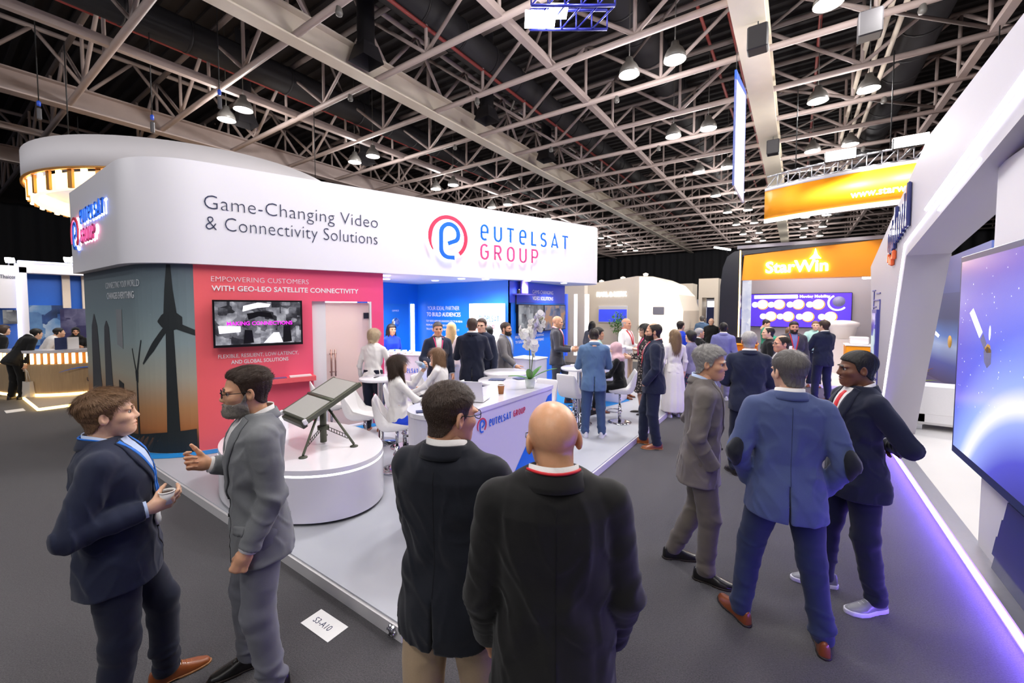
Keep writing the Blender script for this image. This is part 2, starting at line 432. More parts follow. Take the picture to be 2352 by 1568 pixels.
# ---------------------------------------------------------------- hand (wrist at origin, fingers -Z, palm +Y, thumb +X)
HANDS = {}
HAND_POSES = {  # curl (deg per joint) index..pinky, thumb direction and curl
    'relax': ([(22, 30, 18), (28, 36, 20), (34, 40, 22), (38, 42, 24)], (.45, .42, -.79), 14),
    'fist': ([(62, 82, 50), (68, 86, 50), (72, 86, 50), (74, 84, 50)], (.20, .62, -.76), 34),
    'hold': ([(30, 44, 24), (34, 46, 26), (38, 48, 28), (42, 50, 28)], (.30, .78, -.55), 24),
    'point': ([(40, 52, 30), (58, 72, 42), (64, 78, 44), (66, 78, 44)], (.52, .30, -.80), 2)}
def hand_mesh(pose, dx):
    k = (pose, dx)
    if k in HANDS: return HANDS[k]
    curls, td, tc = HAND_POSES[pose]; segs = []
    for i in range(4):
        p = np.array((.031 - .0205 * i, .0, -.098 + (.004, .0, .003, .012)[i])); a = 0.; spread = (.10, .02, -.05, -.13)[i]
        L = ((.043, .026, .022), (.047, .029, .023), (.044, .028, .022), (.034, .021, .019))[i]; r = (.0092, .0094, .0090, .0080)[i]
        for j in range(3):
            a += curls[i][j] * D2R; q = p + L[j] * np.array((math.sin(spread) * math.cos(a), math.sin(a), -math.cos(a)))
            segs.append((p, q, r * (1 - .07 * j), r * (.93 - .09 * j))); p = q
    p = np.array((.028, .006, -.030)); d = np.array(td) / np.linalg.norm(td); th = []
    for j, L in enumerate((.044, .033, .027)):
        q = p + d * L; th.append((p, q, .0135 - .0018 * j, .0118 - .0018 * j)); p = q
        ax = np.cross(d, (0, 1, 0)); d = d + math.radians(tc) * np.array((-.55, .5, -.45)); d /= np.linalg.norm(d)
    def fn(P):
        d = smin(cone(P, (.020, 0, -.030), (.026, -.002, -.094), .0185, .0135)[0], cone(P, (-.016, 0, -.030), (-.026, -.001, -.088), .0180, .0125)[0], .022)
        d = smin(d, cone(P, (.002, -.001, -.03), (.004, -.002, -.096), .0185, .0130)[0], .018)
        d = smin(d, cone(P, (0, 0, .05), (.002, 0, -.03), .026, .0235)[0] , .03)
        f = None
        for s in segs:
            e = cone(P, *s)[0]; f = e if f is None else smin(f, e, .0035)
        d = smin(d, f, .007)
        t = None
        for s in th:
            e = cone(P, *s)[0]; t = e if t is None else smin(t, e, .006)
        return smax(smin(d, t, .012), P[..., 2] - .045, .004)
    V, F = sdf_mesh(fn, (-.065, -.05, -.215), (.11, .14, .05), dx)
    HANDS[k] = (V, F); return HANDS[k]
def axes_from(fdir, palm):
    z = -np.float32(fdir); z /= np.linalg.norm(z); y = np.float32(palm); y = y - z * (y @ z); y /= np.linalg.norm(y); x = np.cross(y, z)
    return np.stack([x, y, z], 1)

# ---------------------------------------------------------------- shoe (ankle axis at origin on the ground, toe +Y)
SHOES = {}
def shoe_mesh(kind, dx):
    k = (kind, dx)
    if k in SHOES: return SHOES[k]
    th = .030 if kind == 'sneaker' else .014
    yk = [-.085, -.07, -.03, .03, .10, .15, .19, .212]
    wk = [.012, .028, .034, .035, .046, .044, .030, .008]; hk = [.07, .092, .098, .092, .062, .046, .036, .020]
    cx = [0, 0, 0, .002, .004, .002, -.004, -.008]
    if kind == 'sneaker': hk = [h + .006 for h in hk]; wk = [w * 1.06 for w in wk]
    if kind == 'pump': hk = [.05, .066, .06, .035, .036, .034, .026, .016]; wk = [w * .86 for w in wk]
    def prof(P, grow=0.):
        y = P[..., 1]; w = np.interp(y, yk, wk).astype(np.float32) + grow; c = np.interp(y, yk, cx).astype(np.float32); h = np.interp(y, yk, hk).astype(np.float32)
        return (P[..., 0] - c), w, h
    def upper(P):
        x, w, h = prof(P); z = P[..., 2] - th * .6
        q = np.sqrt((np.abs(x) / w) ** 2.3 + (np.maximum(z, 0) / (h - th * .6)) ** 2.3 + 1e-9) ** (2 / 2.3)
        d = (q - 1) * np.minimum(w, h) * .8
        d = smax(d, th * .6 - P[..., 2], .003); d = smax(d, np.maximum(-.083 - P[..., 1], P[..., 1] - .208), .012)
        return smax(d, -cone(P, (0, -.022, .085), (0, -.012, .16), .027, .033)[0], .006)
    def sole(P):
        x, w, h = prof(P, .0045); d = np.abs(x) - w; d = smax(d, np.maximum(-.088 - P[..., 1], P[..., 1] - .214), .012)
        top = th + (.008 if kind != 'sneaker' else .004) * 0
        b = np.where((P[..., 1] > -.022) & (P[..., 1] < .05) & (kind != 'sneaker'), .006, 0).astype(np.float32)
        return smax(smax(d, P[..., 2] - top, .003), b - P[..., 2], .002)
    lo, hi = (-.065, -.10, -.002), (.065, .225, .13)
    SHOES[k] = (sdf_mesh(upper, lo, hi, dx), sdf_mesh(sole, lo, hi, min(dx, .005))); return SHOES[k]

# ---------------------------------------------------------------- person
TORSO = dict(  # z knots and radii of a suit jacket (height 1.78 m)
    jacket=dict(z=[.74, .86, .98, 1.10, 1.22, 1.32, 1.40, 1.45, 1.485, 1.53], rx=[.192, .190, .180, .168, .178, .190, .184, .152, .100, .07],
                ry=[.146, .146, .134, .124, .130, .136, .128, .108, .084, .068], cy=[-.008, -.010, -.004, .004, .004, .0, -.008, -.014, -.02, -.02]),
    shirt=dict(z=[.74, .86, .98, 1.10, 1.22, 1.32, 1.40, 1.45, 1.485, 1.53], rx=[.178, .180, .170, .158, .168, .182, .175, .140, .085, .06],
               ry=[.128, .132, .122, .114, .120, .126, .116, .095, .072, .058], cy=[-.005, -.008, 0., .004, .004, .0, -.008, -.014, -.02, -.02]),
    dress=dict(z=[.30, .55, .86, .98, 1.10, 1.22, 1.32, 1.40, 1.45, 1.485, 1.53], rx=[.24, .21, .182, .170, .140, .150, .158, .152, .115, .075, .055],
               ry=[.20, .17, .140, .125, .105, .115, .130, .108, .088, .066, .054], cy=[0., 0, -.008, 0., .004, .008, .012, -.004, -.014, -.02, -.02]))
def person(label, pos, heading, H=1.78, q=.012, fem=0., girth=1., skin='skin_light', top='jacket', top_mat=None, hem=.79, trousers=None, skirt=None,
           shoes=('dress', 'shoe_brown', 'sole_dark'), hair=('crop', 'hair_brown'), beard=None, lean=0., twist=0., roll=0., head=(0, 0, 0), headpos=(0, 0, 0),
           arms=None, legs=None, pelvis=None, hands=('relax', 'relax'), shirt='cloth_white', collar=True, lapels=True, tie=None, lanyard=None, glasses=None,
           cuffs=True, seed=0., z0=0., vent=False, pocket=False, patches=None, front=True, seated=False, group=None, hs=1., neck_open=False, flare=0.):
    """heading: view-relative (0 away from the camera, 90 to the right). Returns the person object (body mesh) with clothing children."""
    fine = q <= .011; mid = q <= .017
    hx, hy = pos; K = H / 1.752
    dz = 0. if pelvis is None else (pelvis / K - .93)
    pel = np.float32((0, 0, .93 + dz)); Rt = rotm(-twist * D2R, -lean * D2R, roll * D2R)
    T = lambda p: Rt @ (np.float32(p) - np.float32((0, 0, .93))) + pel           # torso frame -> person
    iT = lambda P: (P - pel) @ Rt + np.float32((0, 0, .93))
    if arms is None: arms = ((.06, .0, -.29, .02, .09, -.25), (.06, .0, -.29, .02, .09, -.25))
    A = []
    for i, sx in enumerate((1, -1)):       # right (x>0), left
        s = T((sx * (.168 + .05 * (girth - 1)), -.008, 1.405)); a = arms[i]
        u = np.float32((sx * a[0], a[1], a[2])); u = u / np.linalg.norm(u) * .295
        f = np.float32((sx * a[3], a[4], a[5])); f = f / np.linalg.norm(f) * .255
        u = Rt @ u; f = Rt @ f
        A.append((s, s + u, s + u + f, f / .255))
    if legs is None: legs = ((.10, .03, 8), (.10, -.03, 8))
    L = []
    for i, sx in enumerate((1, -1)):
        hip = pel + np.float32((sx * .088, 0, -.02))
        if seated: kn, an, fy = legs[i]; kn = np.float32((sx * kn[0], kn[1], kn[2])) / K; an = np.float32((sx * an[0], an[1], an[2])) / K
        else:
            fx, fyy, fy = legs[i]; an = np.float32((sx * fx, fyy, .085)); l1, l2 = .425, .405
            v = an - hip; dist = min(float(np.linalg.norm(v)), l1 + l2 - .002); v = v / np.linalg.norm(v)
            if dist >= l1 + l2 - .0025: l1 = l2 = float(np.linalg.norm(an - hip)) / 2
            c = (l1 * l1 + dist * dist - l2 * l2) / (2 * l1 * dist); c = max(-1, min(1, c))
            fw = np.float32((sx * math.sin(fy * D2R) * .5, 1, 0)); fw = fw - v * (fw @ v); fw /= np.linalg.norm(fw)
            kn = hip + v * l1 * c + fw * l1 * math.sqrt(max(0, 1 - c * c))
        L.append((hip, kn, an, sx * fy * D2R))
    # ---- distance fields
    def loft(P, key, g=1., n=2.35, grow=0.):
        t = TORSO[key]; Q = iT(P); z = Q[..., 2]
        gz = 1 + (g - 1) * np.interp(z, [.7, 1.0, 1.2, 1.35, 1.45], [.8, 1, 1, .55, .1])
        fl = 1 + flare * np.clip((1.0 - z) / .2, 0, 1)
        rx = np.interp(z, t['z'], t['rx']) * gz * fl + grow; ry = np.interp(z, t['z'], t['ry']) * (1 + (gz - 1) * 1.5) * fl + grow
        cy = np.interp(z, t['z'], t['cy']) + (gz - 1) * .05
        rx, ry, cy = rx.astype(np.float32), ry.astype(np.float32), cy.astype(np.float32)
        r = ((np.abs(Q[..., 0]) / rx) ** n + (np.abs(Q[..., 1] - cy) / ry) ** n + 1e-9) ** (1 / n)
        return (r - 1) * np.minimum(rx, ry) * .9, Q
    def sleeve(P, i, r0, r1, r2, cut=0., folds=1., ph=0.):
        s, e, w, f = A[i]
        d1, t1 = cone(P, s, e, r0, r1); d2, t2 = cone(P, e, w, r1, r2)
        if folds:
            de = np.sqrt(((P - e) ** 2).sum(-1)); al = P @ f; Pn = P * np.float32(.42) + f * (al * .62)[..., None]
            cr = ridge(Pn, 60., ph + i); cr2 = ridge(Pn, 27., ph + 3 + i)
            wv = -crease(Pn, 40., ph + i) * (np.exp(-(de / .12) ** 2) * .0085 + .0026) + .002 - crease(Pn, 21., ph + 5 + i) * .003 + cr * .0012 + cr2 * .0023 + wob(P, 24., ph + 2 * i) * .002
            lw = 0.
            d1 = d1 + wv * folds; d2 = d2 + (wv + lw) * folds
        d = smin(d1, d2, .018); pl = (P - w) @ f - cut
        return smax(d, np.where(((P - e) @ f) > 0, pl, -1).astype(np.float32), .004)
    def jacket(P):
        key = 'jacket' if top in ('jacket',) else ('dress' if fem else 'shirt')
        d, Q = loft(P, key, girth)
        z = Q[..., 2]
        Pd = np.stack([Q[..., 0] * .8 + Q[..., 2] * .25, Q[..., 1] * .6, Q[..., 2] * .55 - np.abs(Q[..., 0]) * .35], -1)
        fold = .0040 * wob(Q, 15., seed) + .0024 * ridge(Pd, 32., seed + 1) - .0050 * crease(Pd, 24., seed + 6) - .0035 * crease(Pd, 46., seed + 8) + .002
        drag = .0050 * np.sin(Q[..., 2] * 36 + 30 * np.abs(Q[..., 0]) + 2.6 * wob(Q, 12., seed)) * np.exp(-((z - 1.10) / .13) ** 2)
        d = d + fold + drag
        sh = .060 if key == 'jacket' else .052
        for sx in (1, -1):
            d = smin(d, cone(Q, (sx * .050, -.018, 1.474), (sx * (.152 if key == 'jacket' else .140), -.010, 1.418), .050, sh - .004)[0], .040)
        d = smax(d, z - 1.515, .01)
        rs = (.071, .060, .050) if key == 'jacket' else (.064, .053, .043)
        if fem and key != 'jacket': rs = (.052, .044, .036)
        rs = [r * (1 + .5 * (girth - 1)) for r in rs]
        for i in (0, 1):
            d = smin(d, sleeve(P, i, *rs, cut=0., ph=seed), .014)
        d = smax(d, np.where(np.abs(Q[..., 0]) < .30, hem - .006 * np.cos(Q[..., 0] * 9) - z, -1).astype(np.float32) if not seated else hem - z, .005)
        if vent: # centre or side vents at the back
            dv = np.abs(Q[..., 0] - .0) - (.003 + .014 * np.clip((.98 - z), 0, 1)); d = smax(d, -smax(smax(dv, Q[..., 1] + .06, .004), z - .99, .01), .003)
        return d
    def trousers_f(P):
        d, Q = loft(P, 'shirt', girth, grow=-.003); d = smax(d, Q[..., 2] - ((1.02 if vent else hem + .10) if top == 'jacket' else 1.06), .006); d = smax(d, .86 - Q[..., 2], .03)
        for i in (0, 1):
            h, k, a, fy = L[i]; g = 1 + .6 * (girth - 1)
            d1, t1 = cone(P, h, k, .104 * g, .077); d2, t2 = cone(P, k, a, .077, .063)
            dk = np.sqrt(((P - k) ** 2).sum(-1)); ax = (a - k) / np.linalg.norm(a - k); s = (P - k) @ ax
            Pl = P * np.float32((.40, .40, 1.)); rg = ridge(Pl, 50., seed + i); r2 = ridge(Pl, 26., seed + 4 + i)
            w = rg * (np.exp(-(dk / .13) ** 2) * .0022 + np.exp(-((s - .37) / .08) ** 2) * .0050 + .0008) - crease(Pl, 30., seed + 7 + i) * (np.exp(-(dk / .14) ** 2) * .005 + np.exp(-((s - .36) / .10) ** 2) * .008 + .003) + .002 + r2 * .0018 + wob(P, 15., seed + 3 * i) * .0022
            cr = .004 * np.exp(-((P[..., 0] - a[0]) / .012) ** 2) * (P[..., 1] > np.float32(a[1]))
            e = smin(d1 + w * .7, d2 + w - cr, .03)
            if not seated: e = smax(e, .052 - P[..., 2], .006)
            else: e = smax(e, np.where(s > .2, s - (np.linalg.norm(a - k) - .035), -1).astype(np.float32), .005)
            d = smin(d, e, .02)
        return d
    def skirt_f(P):
        d, Q = loft(P, 'dress', girth)
        zh = skirt[1]
        if seated:
            d = smax(smax(d, .86 - Q[..., 2], .03), Q[..., 2] - hem - .04, .01)
            for i in (0, 1):
                h, k, a, fy = L[i]; d = smin(d, cone(P, h, k, .095, .085)[0], .05)
                d = smin(d, smax(cone(P, k, a, .088, .09)[0], zh - P[..., 2], .004), .05)
            return d + .003 * wob(P, 30., seed)
        d = d + .006 * np.sin(np.arctan2(Q[..., 0], Q[..., 1]) * 11 + seed) * np.clip((1.0 - Q[..., 2]) / .4, 0, 1)
        return smax(smax(d, zh - Q[..., 2], .004), Q[..., 2] - (hem + .03 if top == 'blouse' else 1.08), .005)
    def body(P):
        d, Q = loft(P, 'dress' if fem else 'shirt', girth * .97, grow=-.012); d = smax(d, .84 - Q[..., 2], .03); d = smax(d, Q[..., 2] - 1.50, .02)
        d = smin(d, cone(Q, (0, -.022, 1.42), np.float32((0, -.002, 1.56)) + np.float32(headpos), .058, .050)[0], .03)
        for i in (0, 1):
            s, e, w, f = A[i]; m = .8 if fem else .9
            d = smin(d, smin(cone(P, s, e, .048 * m, .042 * m)[0], cone(P, e, w, .042 * m, .028)[0], .02), .02)
            h, k, a, fy = L[i]; d = smin(d, smin(cone(P, h, k, .080, .056)[0], smin(cone(P, k, k + (a - k) * .4, .054, .052)[0], cone(P, k + (a - k) * .4, a, .052, .034)[0], .03), .02), .03)
        return d
    def bounds(pts, r):
        p = np.array(pts); return p.min(0) - r, p.max(0) + r
    # ---- body mesh
    _c, _s = math.cos(YAW), math.sin(YAW)
    RZ = YAW - heading * D2R - math.atan2(hx * _c + hy * _s, -hx * _s + hy * _c)     # heading is measured from the line of sight
    def world_mesh(nm, V, F, mi=None): return npmesh(nm, V * K, F, True, mi)
    allp = [T((0, 0, 1.5)), T((.2, 0, .9)), T((-.2, 0, .9)), T((0, 0, 1.6))]
    for s, e, w, f in A: allp += [s, e, w]
    for h, k, a, _ in L: allp += [h, k, a]
    lo, hi = bounds(allp, .10)
    bq = .028 if (not fem and skirt is None) else max(q, .014)
    vs, fs, ms = [], [], []; off = 0
    def app(V, F, mi):
        nonlocal off
        vs.append(V); fs.append(F + off); ms.append(mi if isinstance(mi, np.ndarray) else np.full(len(F), mi)); off += len(V)
    V, F = sdf_mesh(body, lo, hi, bq); app(V, F, 0)
    hd_dx = .0036 if fine else (.0052 if mid else .008)
    Rh = rotm(-(head[0]) * D2R, head[1] * D2R, head[2] * D2R)
    hc = T(np.float32((0, .010, 1.624)) + np.float32(headpos))
    HT = lambda V: (V * hs) @ Rh.T + hc
    V, F, mi = head_mesh(1. if fem else 0., hd_dx); app(HT(V), F, mi)
    for i in (0, 1):
        if hands[i] is None: continue
        s, e, w, f = A[i]; hp = hands[i]; sx = 1 if i == 0 else -1
        palm = (-sx, .15, 0.); fd = f
        if isinstance(hp, tuple): hp, palm, fd = hp[0], np.float32(hp[1]), (np.float32(hp[2]) if len(hp) > 2 else f)
        V, F = hand_mesh(hp, .0036 if fine else .007)
        R = axes_from(fd, palm); V = V.copy() * (.92 if fem else 1.); F2 = F
        if i == 1: V[:, 0] *= -1; F2 = F[:, ::-1]
        app(V @ R.T + (w + f * .010), F2, 0)
    me = world_mesh('person', np.concatenate(vs), np.concatenate(fs), np.concatenate(ms))
    for m in (skin, 'lip_' + skin, 'eye_white', 'eye_dark'): me.materials.append(MATS[m])
    root = link('person', me); root.location = (hx, hy, z0); root.rotation_euler = (0, 0, RZ)
    tag(root, label, 'person', group)
    def part(nm, V, F, mat, parent=None, mi=None):
        o = link(nm, world_mesh(nm, V, F, mi), MATS[mat] if isinstance(mat, str) else mat); o.parent = parent or root; return o
    # ---- clothing
    tp = [T((.21, .16, hem - .02)), T((-.21, -.16, hem - .02)), T((0, 0, 1.50))]
    for s, e, w, f in A: tp += [s, e, w]
    lo, hi = bounds(tp, .10 + .1 * max(0, girth - 1) + .1 * flare); lo[2] = max(lo[2], -.0)
    jn = {'jacket': 'jacket', 'shirt': 'shirt', 'blouse': 'blouse', 'dress': 'dress'}[top]
    V, F = sdf_mesh(jacket, lo, hi, q); jo = part(jn, V, F, top_mat)
    if trousers:
        lo, hi = bounds([pel + (.15, .12, .14), pel + (-.15, -.12, .14)] + [p for l in L for p in l[:3]], .11)
        V, F = sdf_mesh(trousers_f, lo, hi, q * 1.1); part('trousers', V, F, trousers)
    if skirt:
        lo, hi = bounds([pel + (.25, .22, .16), pel + (-.25, -.22, .16), (0, 0, skirt[1])] + ([l[1] for l in L] + [l[2] for l in L] if seated else []), .08 if seated else .02)
        V, F = sdf_mesh(skirt_f, lo, hi, q * 1.1); part('skirt' if top != 'dress' else 'dress_skirt', V, F, skirt[0])
    # shoes
    if shoes:
        (UV, UF), (SV, SF) = shoe_mesh(shoes[0], .005 if fine else .008)
        for i in (0, 1):
            h, k, a, fy = L[i]; R = rotm(-fy); o = np.float32((a[0], a[1], a[2] - .085))
            if seated: R = R @ rotm(0, -.35)
            fl = np.float32((1 if i == 0 else -1, 1, 1)); u = part('shoe', (UV * fl * np.float32((1, 1, 1))) @ R.T + o, UF if i == 0 else UF[:, ::-1], shoes[1])
            part('sole', (SV * fl) @ R.T + o, SF if i == 0 else SF[:, ::-1], shoes[2], u)
            if fine and shoes[0] != 'pump' and len(shoes) > 3:
                mb = MB()
                for j in range(4):
                    y = .045 + .022 * j; zz = .088 - .011 * j + (.006 if shoes[0] == 'sneaker' else 0)
                    mb.tube([(-.020, y, zz - .010), (-.008, y + .004, zz), (.008, y + .004, zz), (.020, y, zz - .010)], .0026, 6)
                V = np.float32(mb.v) @ R.T + o; o2 = link('laces', npmesh('laces', V * K, mb.f), MATS[shoes[3]]); o2.parent = u
    # hair
    if hair:
        V, F = hair_mesh(hair[0], hd_dx if hair[0] not in ('long', 'veil') else hd_dx * 1.3); part('headscarf' if hair[0] == 'veil' else 'hair', HT(V), F, hair[1])
    if mid and not (hair and hair[0] == 'veil'):
        V, F = hair_mesh('brow', .0022 if fine else .0032)
        if len(V): part('eyebrows', HT(V), F, hair[1] if hair else 'hair_dark')
    if beard:
        V, F = hair_mesh('beard', hd_dx); part('beard', HT(V), F, beard)
    if glasses:
        mb = MB()
        for sx in (1, -1):
            ring = [(sx * .033 + .0235 * math.copysign(abs(math.cos(t)) ** .7, math.cos(t)), .107 - 3.2 * (abs(sx * .033 + .0235 * math.cos(t)) - .02) ** 2, .004 + .0175 * math.copysign(abs(math.sin(t)) ** .8, math.sin(t))) for t in np.linspace(0, 2 * math.pi, 21)]
            mb.tube(ring, .0017, 6, False)
            mb.tube([(sx * .057, .101, .008), (sx * .074, .080, .010), (sx * .083, .03, .008), (sx * .0845, -.006, .012), (sx * .083, -.022, -.004)], .0019, 6)
        mb.tube([(-.010, .109, .008), (0, .111, .010), (.010, .109, .008)], .0017, 6)
        g = link('glasses', npmesh('glasses', HT(np.float32(mb.v)) * K, mb.f), MATS[glasses]); g.parent = root
        for sx in (1, -1):
            mb = MB()
            v = [(sx * .033 + .022 * math.cos(t), .106 - 3.2 * (abs(sx * .033 + .022 * math.cos(t)) - .02) ** 2, .004 + .0165 * math.sin(t)) for t in np.linspace(0, 2 * math.pi, 16, endpoint=False)]
            mb.add(v, [tuple(range(16))])
            gl = link('lens', npmesh('lens', HT(np.float32(mb.v)) * K, mb.f), MATS['lens']); gl.parent = g
    # ---- draped pieces on the torso
    def drape(pts, direction, tmax, off, fn=jacket):
        d = np.float32(direction); p = np.float32(pts).copy(); t = np.zeros(len(p), np.float32)
        for _ in range(26): t = np.minimum(t + np.clip(fn(p + d * t[:, None]) * .8, -.05, .08), tmax)
        return p + d * (t - off)[:, None]
    def strip(nm, ea, eb, n, m, off, th, mat, back=False, parent=None):
        """patch between two polylines given as (x,z) in the torso frame, laid on the chest (or the back)"""
        def res(pl, n):
            pl = np.float32(pl); sgl = np.r_[0, np.cumsum(np.sqrt((np.diff(pl, axis=0) ** 2).sum(1)))]; u = np.linspace(0, sgl[-1], n)
            return np.stack([np.interp(u, sgl, pl[:, 0]), np.interp(u, sgl, pl[:, 1])], 1)
        a, b = res(ea, n), res(eb, n); w = np.linspace(0, 1, m)[None, :, None]
        g = (a[:, None] * (1 - w) + b[:, None] * w).reshape(-1, 2)
        sgn = -1 if back else 1
        p3 = np.stack([g[:, 0], np.full(len(g), .34 * sgn), g[:, 1]], 1); P3 = (p3 - np.float32((0, 0, .93))) @ Rt.T + pel
        dv = Rt @ np.float32((0, -sgn, 0))
        mid_ = drape(P3, dv, .40, 0.); top_ = mid_ - dv * (off + th); bot = mid_ - dv * (off - .004)
        idx = np.arange(n * m).reshape(n, m); N = n * m; f = []
        for i in range(n - 1):
            for j in range(m - 1):
                f.append((idx[i, j], idx[i, j + 1], idx[i + 1, j + 1], idx[i + 1, j])); f.append((N + idx[i, j], N + idx[i + 1, j], N + idx[i + 1, j + 1], N + idx[i, j + 1]))
        for i in range(n - 1):
            f.append((idx[i, 0], idx[i + 1, 0], N + idx[i + 1, 0], N + idx[i, 0])); f.append((idx[i, -1], N + idx[i, -1], N + idx[i + 1, -1], idx[i + 1, -1]))
        for j in range(m - 1):
            f.append((idx[0, j], N + idx[0, j], N + idx[0, j + 1], idx[0, j + 1])); f.append((idx[-1, j], idx[-1, j + 1], N + idx[-1, j + 1], N + idx[-1, j]))
        V = np.concatenate([top_, bot]); me = npmesh(nm, V * K, f); bm = bmesh.new(); bm.from_mesh(me); bmesh.ops.recalc_face_normals(bm, faces=bm.faces); bm.to_mesh(me); bm.free()
        o = link(nm, me, MATS[mat] if isinstance(mat, str) else mat); o.parent = parent or root; return o
    ns = 14 if fine else 7
    if top == 'jacket' and front and mid:
        btn = 1.10
        strip('shirt_front', [(-.062, 1.50), (-.055, 1.40), (-.004, btn)], [(.062, 1.50), (.055, 1.40), (.004, btn)], ns + 4, 7, .001, .003, shirt)
        if tie: strip('tie', [(-.016, 1.475), (-.022, 1.30), (-.026, btn + .01)], [(.016, 1.475), (.022, 1.30), (.026, btn + .01)], ns, 3, .006, .003, tie)
        if lapels:
            for sx in (1, -1):
                strip('lapel', [(sx * .056, 1.505), (sx * .050, 1.40), (sx * .002, btn)], [(sx * .092, 1.490), (sx * .118, 1.385), (sx * .012, btn - .01)], ns + 4, 5, .005, .004, top_mat, parent=jo)
            strip('front_edge', [(-.002, btn), (-.006, .95), (-.040, hem + .004)], [(.003, btn), (.000, .95), (-.034, hem + .004)], ns + 8, 2, -.002, .004, 'seam', parent=jo)
            if fine:
                for zb in (btn - .012, btn - .105):
                    mb = MB()
                    p = drape(np.float32([(np.float32((.006, .34, zb)) - np.float32((0, 0, .93))) @ Rt.T + pel]), Rt @ np.float32((0, -1, 0)), .4, .004)[0]
                    mb.lathe([(0, .004), (.008, .004), (.0095, 0), (.0095, -.004)], n=10, R=Matrix.Identity(3) @ Matrix([list(map(float, r)) for r in Rt]) @ Matrix.Rotation(-math.pi / 2, 3, 'X'), c=tuple(map(float, p)))
                    bo = link('button', npmesh('button', np.float32(mb.v) * K, mb.f), MATS['button']); bo.parent = jo
    if top == 'jacket' and collar:
        # folded jacket collar round the back of the neck, shirt collar inside it
        def band(nm, a0, a1, rows, mat):
            n = 30 if fine else 16; V = []; f = []
            for j, (rr, zz, slope) in enumerate(rows):
                for k in range(n + 1):
                    t = a0 + (a1 - a0) * k / n; fr = .5 - .5 * math.cos(t)      # 0 at the back .. 1 in front
                    x = rr * 1.02 * math.sin(t); y = -.022 - rr * .95 * math.cos(t) + slope * fr; V.append(T((x, y, zz - .062 * fr * fr)))
            m = n + 1
            for j in range(len(rows) - 1):
                for k in range(n): f.append((j * m + k, j * m + k + 1, (j + 1) * m + k + 1, (j + 1) * m + k))
            me = npmesh(nm, np.float32(V) * K, f); o = link(nm, me, MATS[mat] if isinstance(mat, str) else mat); o.parent = jo if nm == 'collar' else root
            sm = o.modifiers.new('s', 'SOLIDIFY'); sm.thickness = .004; return o
        band('shirt_collar', -2.75, 2.75, [(.082, 1.485, .010), (.078, 1.515, .008), (.075, 1.546, .006), (.069, 1.538, .006)], shirt)
        band('collar', -2.05, 2.05, [(.108, 1.478, .0), (.102, 1.494, .004), (.090, 1.522, .008), (.085, 1.526, .008), (.085, 1.49, .008)], top_mat)
    if top == 'shirt' and mid:
        n = 14; mb = MB(); V = []; f = []
        for rr, zz in ((.084, 1.475), (.076, 1.505), (.068, 1.530), (.063, 1.50)):
            for k in range(n + 1):
                t = -2.7 + 5.4 * k / n; fr = .5 - .5 * math.cos(t); V.append(T((rr * math.sin(t), -.022 - rr * .95 * math.cos(t), zz - .05 * fr)))
        for j in range(3):
            for k in range(n): f.append((j * (n + 1) + k, j * (n + 1) + k + 1, (j + 1) * (n + 1) + k + 1, (j + 1) * (n + 1) + k))
        o = link('collar', npmesh('collar', np.float32(V) * K, f), MATS[top_mat]); o.parent = jo
    if cuffs and top == 'jacket' and mid:
        for i in (0, 1):
            if hands[i] is None: continue
            s, e, w, f = A[i]; mb = MB(); a = w - f * .03; b = w + f * .012
            mb.tube([tuple(a), tuple(b)], .0415, 14, True); o = link('shirt_cuff', npmesh('shirt_cuff', np.float32(mb.v) * K, mb.f), MATS[shirt]); o.parent = root
    if lanyard:
        lm, card = lanyard[0], (lanyard[1] if len(lanyard) > 1 else None)
        if mid:
            zb = 1.13
            for sx in (1, -1): strip('lanyard', [(sx * .070, 1.497), (sx * .045, 1.36), (sx * .004, zb)], [(sx * .088, 1.492), (sx * .062, 1.36), (sx * .020, zb)], ns, 3, .010, .002, lm)
            if card: strip('badge', [(-.045, zb + .005), (-.045, zb - .12)], [(.045, zb + .005), (.045, zb - .12)], 4, 3, .012, .003, card)
        else:
            for sx in (1, -1): strip('lanyard', [(sx * .055, 1.49), (sx * .002, 1.18)], [(sx * .085, 1.485), (sx * .028, 1.18)], 5, 2, .008, .003, lm)
        # strap round the back of the neck
        pts = [T((.081 * math.sin(t), -.022 - .083 * math.cos(t), 1.530 - .062 * (.5 - .5 * math.cos(t)) ** 2)) for t in np.linspace(-1.9, 1.9, 15)]
        mb = MB().tube([tuple(p) for p in pts], .0045, 6); o = link('lanyard', npmesh('lanyard', np.float32(mb.v) * K, mb.f), MATS[lm]); o.parent = root
    if pocket:
        for sx in pocket: strip('pocket_flap', [(sx * .095, .975), (sx * .098, .935)], [(sx * .175, .985), (sx * .178, .945)], 4, 7, .002, .006, top_mat, parent=jo)
    if patches:
        for i in (0, 1):
            s, e, w, f = A[i]; back = Rt @ np.float32((.45 if i == 0 else -.45, -1, .1)); back /= np.linalg.norm(back); ax = (e - s) / np.linalg.norm(e - s); sd = np.cross(ax, back)
            pts = []; n = 18
            pts.append(e)
            for r in (.5, 1.):
                for k in range(n):
                    t = 2 * math.pi * k / n; pts.append(e + ax * (.098 * r * math.cos(t)) + sd * (.052 * r * math.sin(t)))
            P3 = np.float32(pts) + back * .14; V = drape(P3, -back, .2, .017, lambda P: sleeve(P, i, .071, .060, .050, ph=seed))
            fcs = [(0, 1 + k, 1 + (k + 1) % n) for k in range(n)] + [(1 + k, 1 + n + k, 1 + n + (k + 1) % n, 1 + (k + 1) % n) for k in range(n)]
            o = link('elbow_patch', npmesh('elbow_patch', V * K, fcs), MATS[patches]); o.parent = jo; sm = o.modifiers.new('s', 'SOLIDIFY'); sm.thickness = .005; sm.offset = 1
